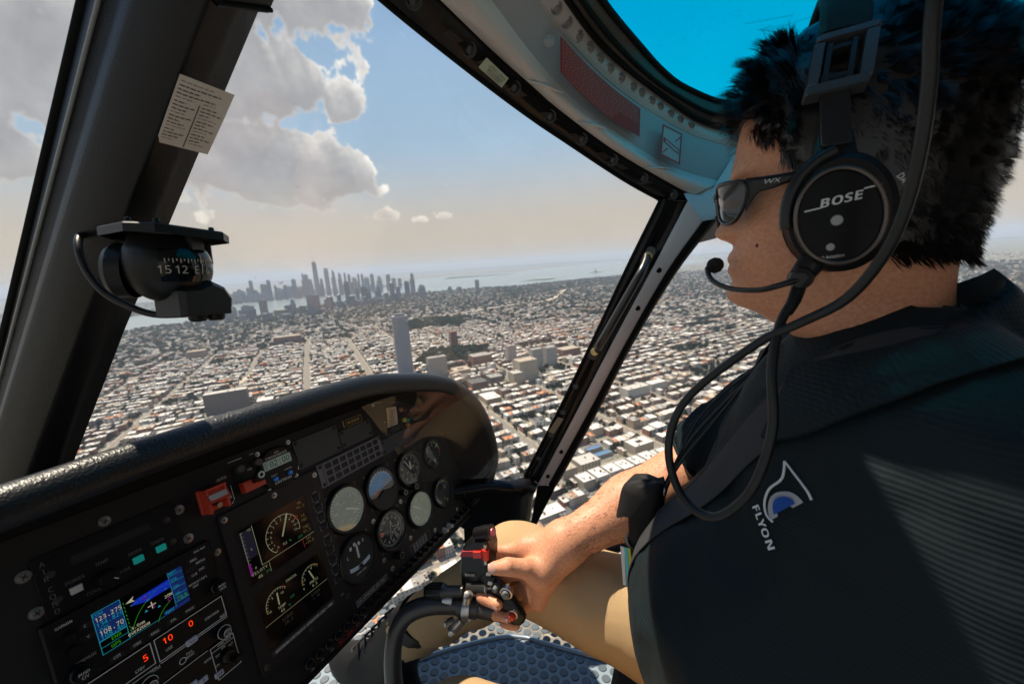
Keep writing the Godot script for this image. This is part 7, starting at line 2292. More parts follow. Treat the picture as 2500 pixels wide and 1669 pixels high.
	for k in 33:
		var a := lerpf(1.2, TAU - 1.2, k / 32.0)
		var d := Vector3(sin(a), 0, cos(a))
		var fr := 0.5 - 0.5 * cos((a - 1.2) / (TAU - 2.4) * TAU)
		var p := Vector3(PX, -0.085 - 0.018 * fr, 0.168) + Vector3(d.x * 0.076, 0, d.z * 0.078)
		u0.append(p); u1.append(p + d * 0.004 + Vector3(0, -0.018, 0)); u2.append(p + d * 0.028 + Vector3(0, -0.09, 0))
	m.loft([u2, u1, u0], false, false, false)
	obj("undershirt", m, mat("undershirt", lin(0.018, 0.02, 0.022), 0.8), t)
	# embroidered badge on the left breast
	badge(shirt)
	# hem of the right sleeve
	m = MB.new()
	var hem := []
	for k in 25:
		var a := TAU * k / 24.0
		var ax := Vector3(0.19, -0.69, -0.69).normalized()
		var s1 := ax.cross(Vector3.UP).normalized(); var s2 := s1.cross(ax)
		hem.append(Vector3(0.735, -0.303, 0.012) + (s1 * cos(a) + s2 * sin(a)) * 0.064)
	m.tube(hem, 0.0035, 8, false)
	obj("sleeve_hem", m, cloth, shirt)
	build_hair(t)

func nail(m: MB, a: Vector3, b: Vector3, nrm: Vector3, len: float, wid: float) -> void:
	var ax := (b - a).normalized()
	var n := (nrm - ax * nrm.dot(ax)).normalized()
	var s := ax.cross(n)
	var c := b + ax * 0.002
	var q := c + n * 0.03
	for k in 10: q -= n * hand_sdf(q) * 0.9
	var rows := []
	for i in 5:
		var row := PackedVector3Array()
		for j in 5:
			var u := (j - 2) / 2.0
			row.append(q + ax * (lerpf(-0.6, 0.55, i / 4.0) * len) + s * u * wid * (1.0 - 0.12 * absf(i - 2)) - n * (u * u * wid * 0.3 - 0.0007))
		rows.append(row)
	m.loft(rows, false, false, false)

func hair(m: MB, p: Vector3, d0: Vector3, d1: Vector3, len: float, wid: float) -> void:
	var s := d0.cross(Vector3(0.3, 0.5, 0.81)).normalized() * wid
	var q := p + d0 * len * 0.5
	var e := q + d1 * len * 0.5
	var n := s.cross(d0).normalized()
	var i := m.vert(p - s, n); m.vert(p + s, n); m.vert(q - s * 0.8, n); m.vert(q + s * 0.8, n); m.vert(e, n)
	m.tri(i, i + 1, i + 3); m.tri(i, i + 3, i + 2); m.tri(i + 2, i + 3, i + 4)

# Where hair grows: over the crown and back, down to the nape, with a receding temple and a sideburn.
func hair_here(side: float, t: float, y: float) -> bool:
	var line := 0.158
	if t > 0.12: line = lerpf(0.158, 0.128, smoothstep(0.12, 0.26, t))
	if t > 0.26: line = lerpf(0.128, 0.088, smoothstep(0.26, 0.36, t))
	if t > 0.36: line = 0.07 - 0.055 * smoothstep(0.36, 0.6, t)
	if t > 0.6: line = 0.012
	return y > line

func build_hair(t: Node3D) -> void:
	var r := RandomNumberGenerator.new(); r.seed = 77
	var mh := mat("hair", lin(0.0055, 0.0042, 0.004), 0.32, 0.0, 0.5)
	var m := MB.new()
	var rows := []
	var y := 0.008
	while y < 0.2362:
		var ring := PackedVector3Array()
		for k in 88:
			var side := 1.0 if k < 44 else -1.0
			var tt := k / 44.0 if k < 44 else 1.0 - (k - 44) / 44.0
			var g := 0.0075 if hair_here(side, tt, y - 0.006) else -0.006
			var p := head_point(y, side, tt, g)
			if y > 0.22: p.y += 0.006
			ring.append(p)
		rows.append(ring)
		y += 0.004
	rows.reverse()
	m.loft(rows)
	var cap := obj("hair", m, mh, t)
	m = MB.new()
	var n := 0
	while n < 36000:
		var side := -1.0 if r.randf() < 0.75 else 1.0
		var tt := r.randf()
		var yy := r.randf_range(0.012, 0.235)
		if not hair_here(side, tt, yy + r.randfn() * 0.004): continue
		n += 1
		var p := head_point(yy, side, tt, 0.0045)
		if yy > 0.225: p.y += 0.005
		# locks: strands that share a cell lean to one tip
		var cell := Vector3i((p * 115.0).floor())
		var hsh := absf(sin(cell.x * 12.9898 + cell.y * 78.233 + cell.z * 37.719)) * 43758.5453
		var j1 := fmod(hsh, 1.0) - 0.5; var j2 := fmod(hsh * 7.31, 1.0) - 0.5; var j3 := fmod(hsh * 3.77, 1.0)
		var out := (p - Vector3(PX, 0.1, 0.14)).normalized()
		var top := smoothstep(0.125, 0.2, yy)
		var front := 1.0 - smoothstep(0.05, 0.1, p.z)
		var lay := Vector3(0, lerpf(-0.9, 0.15, top), lerpf(0.55, 0.8 - 1.9 * front, top))
		var d0 := (out * lerpf(0.28, 0.75, top) + lay * 0.8 + Vector3(j1, j2, j1 * j2 * 3.0) * 0.6).normalized()
		var len := lerpf(0.012, 0.017 + 0.01 * front, top) * (0.7 + 0.6 * j3)
		var pressed := side < 0.0 and p.z > 0.078 and p.z < 0.13 and yy > 0.1
		if pressed: len *= 0.6; d0 = (d0 - out * d0.dot(out) * 0.8).normalized()
		var tip := (Vector3(cell) + Vector3.ONE * 0.5) / 115.0 + d0 * len * 1.15
		var goal := p + d0 * len
		goal = goal.lerp(tip, 0.3 * top + 0.25) + Vector3(r.randfn(), r.randfn(), r.randfn()) * 0.0011
		goal.y -= 0.004 * top * j3
		var mid := p.lerp(goal, 0.5) + out * len * lerpf(0.06, 0.2, top)
		var wd := r.randf_range(0.00028, 0.00055)
		var sd := (goal - p).cross(out).normalized() * wd
		var nn := out
		var i := m.vert(p - sd, nn); m.vert(p + sd, nn); m.vert(mid - sd * 0.85, nn); m.vert(mid + sd * 0.85, nn); m.vert(goal, nn)
		m.tri(i, i + 1, i + 3); m.tri(i, i + 3, i + 2); m.tri(i + 2, i + 3, i + 4)
	for k in 26:   # a few stray hairs
		var p := head_point(0.2 + 0.03 * r.randf(), -1.0 if r.randf() < 0.6 else 1.0, r.randf_range(0.05, 0.5), 0.008)
		var d := Vector3(r.randfn() * 0.3, 1.0, r.randfn() * 0.5 - 0.2).normalized()
		m.tube([p, p + d * 0.02, p + d * 0.035 + Vector3(0, 0, r.randfn() * 0.012), p + d * 0.042 + Vector3(0, -0.004, r.randfn() * 0.03)], [0.00025, 0.00022, 0.00018, 0.0001], 5)
	var s := obj("strands", m, mh, cap)
	s.set_meta("kind", "stuff")

func badge(shirt: Node3D) -> void:
	# axes on the breast: a runs outwards to his left arm, u upwards; the lettering runs down along the pull of the cloth
	var c := Vector3(0.401, -0.193, 0.069)
	var out := Vector3(-0.53, 0.2, -0.8).normalized()
	var ax := Vector3(-0.63, 0.35, 0.6); ax = (ax - out * ax.dot(out)).normalized()
	var up := Vector3(0.3, 0.9, 0.05); up = (up - out * up.dot(out)).normalized()
	var put := func(a: float, b: float, lift: float) -> Vector3: return on_shirt(c + (ax * a + up * b) * 0.001, out, lift)
	var white := mat("thread_white", lin(0.62, 0.64, 0.68), 0.7)
	for pts in [[Vector2(2, 32), Vector2(1, 18), Vector2(-8, 6), Vector2(-13, -6), Vector2(-11, -16), Vector2(-4, -21)], [Vector2(2, 32), Vector2(14, 20), Vector2(26, 8), Vector2(30, 1)]]:
		var m := MB.new()
		var cv := []
		for p in pts: cv.append(Vector3(p.x, p.y, 0))
		var q := []
		for p in spline(cv, 22): q.append(put.call(p.x, p.y, 0.0012))
		m.tube(q, 0.0011, 6)
		obj("badge_outline", m, white, shirt)
	for q in [[17.0, "badge_ring", white, 0.0012], [10.5, "badge_iris", mat("thread_blue", lin(0.02, 0.13, 0.55), 0.7), 0.0019]]:
		var m := MB.new()
		var ring := PackedVector3Array()
		for k in 26:
			var a := deg_to_rad(33.0 + 180.0 * k / 25.0)
			ring.append(put.call(8.0 + cos(a) * q[0], -11.0 + (2.0 if q[0] < 12.0 else 0.0) + sin(a) * q[0], q[3]))
		m.fan(ring, false); m.fan(ring, true)
		obj(q[1], m, q[2], shirt)
	var tm := MB.new()
	tm.text(font_bold, "FLYON", Transform3D(), 0.0092, 0.0, HORIZONTAL_ALIGNMENT_CENTER)
	var tx := Vector3(-0.61, -0.73, 0.31); tx = (tx - out * tx.dot(out)).normalized()
	var ty := tx.cross(out).normalized()
	if ty.dot(ax) < 0.0: ty = -ty
	var tc := c + (ax * -16.0 + up * -27.0) * 0.001
	for k in tm.v.size():
		var p := tm.v[k]
		tm.v[k] = on_shirt(tc + tx * p.x * 0.95 + ty * p.y, out, 0.0016)
		tm.n[k] = out
	obj("badge_lettering", tm, white, shirt)

const HANDPTS := [["k1", Vector3(0.5831, -0.4429, -0.2549)], ["k2", Vector3(0.5856, -0.4823, -0.2610)], ["k3", Vector3(0.5853, -0.5143, -0.2512)], ["k4", Vector3(0.5783, -0.5295, -0.2375)], ["th", Vector3(0.5562, -0.4620, -0.2229)], ["t1", Vector3(0.5365, -0.4442, -0.2399)], ["t2", Vector3(0.5190, -0.4346, -0.2616)], ["t3", Vector3(0.5111, -0.4377, -0.2823)], ["i1", Vector3(0.5743, -0.4536, -0.2946)], ["i2", Vector3(0.5563, -0.4491, -0.3107)], ["i3", Vector3(0.5378, -0.4443, -0.3163)], ["m1", Vector3(0.5561, -0.5047, -0.3172)], ["m2", Vector3(0.5258, -0.5078, -0.3145)], ["m3", Vector3(0.5153, -0.5042, -0.2808)], ["r1", Vector3(0.5557, -0.5403, -0.3067)], ["r2", Vector3(0.5283, -0.5353, -0.3002)], ["r3", Vector3(0.5193, -0.5250, -0.2654)], ["p1", Vector3(0.5612, -0.5657, -0.2867)], ["p2", Vector3(0.5375, -0.5555, -0.2812)], ["p3", Vector3(0.5286, -0.5449, -0.2558)]]

# ---------------------------------------------------------------- what the pilot wears and holds, the seat, the compass
func ell(rx: float, ry: float, seg := 32, tilt := 0.0) -> PackedVector2Array:
	var o := PackedVector2Array()
	for k in seg: o.append(Vector2(cos(TAU * k / seg) * rx, sin(TAU * k / seg) * ry).rotated(tilt))
	return o

func build_gear() -> void:
	build_headset()
	build_glasses()
	build_belt()
	build_pouch()
	build_stick()
	build_seat()
	build_compass()

func build_headset() -> void:
	var t := thing("headset", "black aviation headset with boom microphone on the pilot's head", "headset", HELI)
	var matte := mat("headset_black", lin(0.0085, 0.008, 0.0085), 0.45, 0.0, 0.3)
	var satin := mat("headset_satin", lin(0.012, 0.012, 0.013), 0.3, 0.0, 0.4)
	var pad := mat("ear_pad", lin(0.008, 0.0075, 0.0075), 0.6, 0.0, 0.25)
	var side := func(y: float, z: float, x: float) -> Transform3D: return Transform3D(Basis(Vector3(0, 0, 1), Vector3(0, 1, 0), Vector3(-1, 0, 0)), Vector3(x, y, z))
	for s in [1.0, -1.0]:
		var X := func(x: float) -> float: return x if s > 0 else 2.0 * PX - x
		var flip := Transform3D() if s > 0 else Transform3D(Basis(Vector3(-1, 0, 0), Vector3.UP, Vector3(0, 0, 1)), Vector3(2.0 * PX, 0, 0))
		var m := MB.new()
		m.prism(flip * side.call(0.052, 0.105, 0.462), ell(0.036, 0.046, 32, 0.12), 0.0, 0.018, 0.006)
		obj("ear_cushion", m, pad, t)
		m = MB.new()
		m.prism(flip * side.call(0.0515, 0.105, 0.446), ell(0.0372, 0.0482, 40, 0.12), 0.0, 0.028, 0.007)
		var cup := obj("ear_cup", m, matte, t)
		if s < 0: continue
		# rim ring, face plate, lights and lettering
		m = MB.new()
		var ring := []
		for k in 49:
			var p := Vector2(cos(TAU * k / 48.0) * 0.0292, sin(TAU * k / 48.0) * 0.0375).rotated(0.14)
			ring.append(Vector3(0.4155, 0.0475 + p.y, 0.1018 + p.x))
		m.tube(ring, 0.0019, 10, false)
		obj("rim_ring", m, mat("ring_bronze", lin(0.11, 0.09, 0.08), 0.3, 0.7), cup)
		m = MB.new()
		m.prism(side.call(0.0475, 0.1018, 0.4185), ell(0.028, 0.0362, 40, 0.14), 0.0, 0.0022, 0.001)
		var fp := obj("face_plate", m, mat("face_black", lin(0.004, 0.004, 0.004), 0.3, 0.0, 0.25), cup)
		m = MB.new()
		m.text(font_bold, "BOSE", side.call(0.0605, 0.1022, 0.4158) * Transform3D(Basis(Vector3(1, 0, 0), Vector3(0.25, 1, 0), Vector3(0, 0, 1)).rotated(Vector3(0, 0, 1), 0.17), Vector3.ZERO), 0.0068, 0.0002, HORIZONTAL_ALIGNMENT_CENTER, 0.027)
		m.text(font, "A20 Aviation", side.call(0.0155, 0.0975, 0.4158) * Transform3D(Basis(Vector3(0, 0, 1), 0.1), Vector3.ZERO), 0.0024, 0.0002, HORIZONTAL_ALIGNMENT_CENTER, 0.019)
		for q in [[-0.0185, -0.0062, 0.006], [0.0195, 0.0065, -0.001]]:
			m.box(side.call(0.0605 + (q[1] if q[0] < 0 else q[1] + 0.001), 0.1022 + q[0], 0.4158) * Transform3D(Basis(Vector3(0, 0, 1), 0.17), Vector3.ZERO), Vector3(0.011, 0.0011, 0.0003))
		obj("lettering", m, mat("silver_ink", lin(0.5, 0.5, 0.5), 0.35, 0.3), fp)
		for q in [[0.0445, 0.1006, 0.0036], [0.0235, 0.0975, 0.0026]]:
			m = MB.new()
			disc(m, Vector3(0.4162, q[0], q[1]), Vector3(-1, 0, 0), [Vector2(q[2] * 1.9, -0.0006), Vector2(q[2] * 1.2, -0.0002), Vector2(q[2], 0.0006), Vector2(0, 0.0008)], 18)
			obj("microphone_port", m, mat("port_grey", lin(0.3, 0.3, 0.3), 0.5), fp)
		m = MB.new()
		for k in 16:
			var a := lerpf(-2.8, -0.3, k / 15.0)
			var p0 := Vector2(cos(a) * 0.0275, -0.004 + sin(a) * 0.006)
			if k < 15:
				var b := lerpf(-2.8, -0.3, (k + 1) / 15.0)
				m.tube([Vector3(0.4162, 0.0455 + p0.y, 0.1018 + p0.x), Vector3(0.4162, 0.0455 - 0.004 + sin(b) * 0.006, 0.1018 + cos(b) * 0.0275)], 0.00025, 5, false)
		obj("seam", m, mats.headset_satin, fp)
		m = MB.new()
		m.text(font, "DAV", Transform3D(Basis(Vector3(0, 0, 1), Vector3(0, 1, 0), Vector3(-1, 0, 0)) * Basis(Vector3(0, 0, 1), -1.0), Vector3(0.4215, 0.076, 0.1385)), 0.0042, 0.0003)
		obj("lettering", m, mats.silver_ink, cup)
		# fork that carries the cup
		m = MB.new()
		var fork := []
		for k in 15:
			var a := lerpf(1.75, 3.35, k / 14.0)
			fork.append(Vector3(0.4235, 0.0515 + sin(a) * 0.0492, 0.105 + cos(a) * 0.0382))
		m.tube(fork, 0.0052, 10)
		obj("fork", m, satin, t)
		m = MB.new()
		var yb := [[0.0915, 0.0845, 0.1135], [0.108, 0.0858, 0.1105], [0.1165, 0.0868, 0.1098]]
		var br := []
		for q in yb:
			var xx: float = 0.421 + (q[0] - 0.0915) * 0.3
			br.append(PackedVector3Array([Vector3(xx, q[0], q[1]), Vector3(xx, q[0], q[2]), Vector3(xx + 0.014, q[0], q[2]), Vector3(xx + 0.014, q[0], q[1])]))
		m.loft(br, true, true, true, false)
		for k in 4: pass
		m.smooth(0, 0)
		obj("yoke_block", m, matte, t)
		# slider and the frame at the band's end
		var b0 := Vector3(0.424, 0.111, 0.0978); var b1 := Vector3(0.4335, 0.1495, 0.0971); var b2 := Vector3(0.450, 0.1965, 0.1045)
		var up := (b1 - b0).normalized()
		var bx := Basis(Vector3(0, 0, 1), up, Vector3(0, 0, 1).cross(up).normalized())
		m = MB.new()
		m.prism(Transform3D(bx, b0.lerp(b1, 0.6)), MB.rounded(0.02, 0.062, 0.002), -0.003, 0.002, 0.001)
		obj("slider", m, satin, t)
		var up2 := (b2 - b1).normalized()
		var fx := Transform3D(Basis(Vector3(0, 0.05, 1).normalized(), up2, Vector3(0, 0.05, 1).normalized().cross(up2).normalized()), b1.lerp(b2, 0.5))
		m = MB.new()
		for q in [[0.0, -0.0235, 0.043, 0.0085], [0.002, 0.0245, 0.043, 0.006], [-0.0165, 0.0, 0.008, 0.042], [0.0185, 0.0, 0.009, 0.044]]:
			m.prism(fx * Transform3D(Basis(), Vector3(q[0], q[1], 0)), MB.rounded(q[2], q[3], 0.002), -0.006, 0.006, 0.0018)
		obj("band_frame", m, mat("frame_grey", lin(0.035, 0.037, 0.04), 0.3, 0.0, 0.5), t)
		m = MB.new()
		for q in [[-0.0085, 0.0, 0.004, 0.04], [0.008, 0.0, 0.004, 0.04], [0.0, 0.014, 0.013, 0.004], [0, -0.014, 0.013, 0.004]]:
			m.prism(fx * Transform3D(Basis(), Vector3(q[0], q[1], 0)), MB.rounded(q[2], q[3], 0.001), -0.004, 0.0035, 0.001)
		obj("inner_slider", m, satin, t)
		# boom
		m = MB.new()
		disc(m, Vector3(0.4215, -0.0008, 0.0795), Vector3(-1, 0, -0.1), [Vector2(0.0095, -0.012), Vector2(0.0095, 0.004), Vector2(0.008, 0.008), Vector2(0.004, 0.0095), Vector2(0, 0.01)], 20)
		m.tube([Vector3(0.43, 0.012, 0.088), Vector3(0.426, 0.0, 0.08)], [0.011, 0.0095], 10)
		obj("boom_pivot", m, satin, t)
		m = MB.new()
		m.tube(Array(spline([Vector3(0.4145, -0.0015, 0.0785), Vector3(0.4150, -0.0067, 0.0624), Vector3(0.4300, -0.0105, 0.0490), Vector3(0.4600, -0.0090, 0.0293), Vector3(0.4850, -0.0012, 0.0144), Vector3(0.5000, 0.0097, 0.0087), Vector3(0.5070, 0.0153, 0.0114)], 40)), 0.0026, 10)
		obj("boom", m, mat("boom_rubber", lin(0.009, 0.0095, 0.01), 0.38, 0.0, 0.4), t)
		m = MB.new()
		m.tube([Vector3(0.503, 0.0115, 0.0092), Vector3(0.509, 0.0155, 0.014)], [0.0042, 0.005], 10); 
		m.tube(Array(spline([Vector3(0.508, 0.0145, 0.0118), Vector3(0.513, 0.0165, 0.017), Vector3(0.518, 0.018, 0.0215)], 8)), [0.006, 0.0078, 0.0086, 0.0088, 0.0086, 0.008, 0.0068, 0.004], 12)
		obj("microphone", m, mat("mic_foam", lin(0.006, 0.006, 0.006), 0.9), t)
	# headband over the crown
	var m2 := MB.new()
	var bp := spline([Vector3(0.4525, 0.2, 0.105), Vector3(0.475, 0.238, 0.11), Vector3(0.53, 0.262, 0.116), Vector3(0.575, 0.236, 0.112), Vector3(0.612, 0.165, 0.102), Vector3(0.636, 0.1, 0.1)], 24)
	var sides := []; var ups := []
	for k in 24:
		sides.append(Vector3(0, 0, 1))
		var tg := (bp[mini(k + 1, 23)] - bp[maxi(k - 1, 0)]).normalized()
		ups.append(Vector3(0, 0, 1).cross(tg).normalized())
	m2.sweep(Array(bp), sides, ups, MB.rounded(0.036, 0.012, 0.005), true, true)
	obj("headband", m2, pad, t)
	# cord
	m2 = MB.new()
	m2.tube(Array(spline([Vector3(0.4240, -0.0039, 0.0790), Vector3(0.4150, -0.0139, 0.0765), Vector3(0.4050, -0.0387, 0.0638), Vector3(0.3900, -0.0750, 0.0574), Vector3(0.3750, -0.1196, 0.0581), Vector3(0.3650, -0.1627, 0.0478), Vector3(0.3650, -0.1888, 0.0340), Vector3(0.3700, -0.2059, 0.0145), Vector3(0.3850, -0.2002, -0.0083), Vector3(0.4000, -0.1703, -0.0218), Vector3(0.4100, -0.1361, -0.0189), Vector3(0.4150, -0.1030, 0.0004), Vector3(0.4050, -0.0559, 0.0480), Vector3(0.3950, -0.0376, 0.0748), Vector3(0.3850, -0.0193, 0.1005), Vector3(0.3750, 0.0056, 0.1151), Vector3(0.3650, 0.0348, 0.1230), Vector3(0.3550, 0.0738, 0.1257), Vector3(0.3500, 0.1154, 0.1254), Vector3(0.3450, 0.1588, 0.1224), Vector3(0.3450, 0.22, 0.13), Vector3(0.36, 0.36, 0.2), Vector3(0.4, 0.44, 0.4)], 150)), 0.0039, 12)
	obj("cord", m2, mats.boom_rubber, t)
	m2 = MB.new()
	m2.tube([Vector3(0.4205, -0.0085, 0.0785), Vector3(0.4135, -0.019, 0.0745), Vector3(0.409, -0.03, 0.069)], [0.0055, 0.0052, 0.0042], 10)
	obj("strain_relief", m2, mats.headset_black, t)

func build_glasses() -> void:
	var t := thing("sunglasses", "black wraparound sunglasses with dark lenses on the pilot's face", "sunglasses", HELI)
	var fr := mat("glasses_black", lin(0.006, 0.006, 0.006), 0.25, 0.0, 0.4)
	var lens := mat("dark_lens", lin(0.012, 0.011, 0.01), 0.05, 0.0, 0.5)
	for s in [1.0, -1.0]:
		var X := func(v: Vector3) -> Vector3: return v if s > 0 else Vector3(2.0 * PX - v.x, v.y, v.z)
		var o := [Vector3(0.5180, 0.0970, 0.0165), Vector3(0.5000, 0.0985, 0.0170), Vector3(0.4760, 0.0960, 0.0255), Vector3(0.4600, 0.0910, 0.0380), Vector3(0.4610, 0.0760, 0.0395), Vector3(0.4720, 0.0600, 0.0335), Vector3(0.4880, 0.0570, 0.0255), Vector3(0.5060, 0.0640, 0.0205), Vector3(0.5170, 0.0780, 0.0185)]
		var loop := []
		for p in o: loop.append(X.call(p))
		loop.append(loop[0]); loop.append(loop[1])
		var c := spline(loop, 44)
		var m := MB.new()
		var ring := PackedVector3Array(); var mid := PackedVector3Array(); var cen := Vector3.ZERO
		for k in 40: ring.append(c[k]); cen += c[k] / 40.0
		cen += Vector3(0, 0, -0.004)
		for k in 40: mid.append(c[k].lerp(cen, 0.5) + Vector3(0, 0, -0.0018))
		var last := PackedVector3Array()
		for k in 40: last.append(c[k].lerp(cen, 0.98))
		m.loft([ring, mid, last], true, false, true)
		obj("lens", m, lens, t)
		m = MB.new()
		m.tube(Array(c), 0.0021, 8, false)
		obj("rim", m, fr, t)
		# side of the frame and the temple
		m = MB.new()
		var top := [Vector3(0.4590, 0.0945, 0.0385), Vector3(0.4535, 0.0935, 0.0470), Vector3(0.4500, 0.0928, 0.0600), Vector3(0.4485, 0.0932, 0.0760), Vector3(0.4500, 0.0935, 0.1100)]
		var bot := [Vector3(0.4630, 0.0640, 0.0400), Vector3(0.4550, 0.0790, 0.0480), Vector3(0.4510, 0.0815, 0.0600), Vector3(0.4485, 0.0850, 0.0760), Vector3(0.4500, 0.0870, 0.1100)]
		var rings := []
		var st := spline(top, 16); var sb := spline(bot, 16)
		for k in 16:
			var w := Vector3(0.0016 * s, 0, 0)
			var a: Vector3 = X.call(st[k]); var b: Vector3 = X.call(sb[k])
			var ringk := PackedVector3Array([a - w * 0.5, a.lerp(b, 0.25) - w, a.lerp(b, 0.75) - w, b - w * 0.5, b + w, a + w])
			if s < 0: ringk.reverse()
			rings.append(ringk)
		m.loft(rings)
		var tm := obj("temple", m, fr, t)
		if s > 0:
			m = MB.new()
			m.text(font, "WX", Transform3D(Basis(Vector3(0, 0.0, 1), Vector3(0, 1, 0.3), Vector3(-1, 0, 0)), Vector3(0.4480, 0.0875, 0.0585)), 0.0034, 0.0002, HORIZONTAL_ALIGNMENT_CENTER, 0.013)
			obj("lettering", m, mats.silver_ink, tm)
	var m3 := MB.new()
	m3.tube([Vector3(0.5165, 0.09, 0.017), Vector3(PX, 0.093, 0.0155), Vector3(0.5435, 0.09, 0.017)], 0.0028, 8)
	obj("bridge", m3, fr, t)

func build_belt() -> void:
	var t := thing("seat_belt", "grey webbing shoulder belt crossing the pilot's chest", "seat belt", HELI)
	var web := mat("webbing", lin(0.04, 0.041, 0.044), 0.7, 0.0, 0.3)
	bumpy(web, tex.fabric, 210.0, 0.03)
	var path := spline([Vector3(0.418, -0.12, 0.33), Vector3(0.42, -0.075, 0.27), Vector3(0.425, -0.055, 0.2), Vector3(0.43, -0.0643, 0.1499), Vector3(0.44, -0.0831, 0.1272), Vector3(0.45, -0.1182, 0.0986), Vector3(0.47, -0.1736, 0.0601), Vector3(0.5, -0.2528, 0.0124), Vector3(0.53, -0.3495, -0.0444), Vector3(0.553, -0.44, -0.085), Vector3(0.58, -0.52, -0.09)], 46)
	var m := MB.new()
	var rows := []
	var edge0 := []; var edge1 := []
	for k in 46:
		var p := path[k]
		var c := Vector3(PX, maxf(p.y - 0.02, -0.5), 0.17)
		if p.y > -0.13: c = Vector3(0.5, -0.16, 0.185)
		var out := (p - c).normalized()
		var tg := (path[mini(k + 1, 45)] - path[maxi(k - 1, 0)]).normalized()
		var side := tg.cross(out).normalized()
		var row := PackedVector3Array()
		for s in 7: row.append(on_shirt(p + side * (s - 3) / 3.0 * 0.024 - out * 0.02, out, 0.003))
		# webbing spans small hollows: keep it straight across
		for s in range(1, 6):
			var st := row[0].lerp(row[6], s / 6.0)
			if (row[s] - st).dot(out) < 0.0: row[s] = st
		rows.append(row)
	# even out along the length
	for it in 3:
		for k in range(1, 45):
			for s in 7:
				var av: Vector3 = (rows[k - 1][s] + rows[k + 1][s]) * 0.5
				rows[k][s] = rows[k][s].lerp(av, 0.5)
	for k in 46:
		edge0.append(rows[k][0]); edge1.append(rows[k][6])
	m.loft(rows, false, false, false)
	obj("strap", m, web, t)
	for e in [edge0, edge1]:
		m = MB.new(); m.tube(e, 0.0011, 6)
		obj("strap_edge", m, web, t)

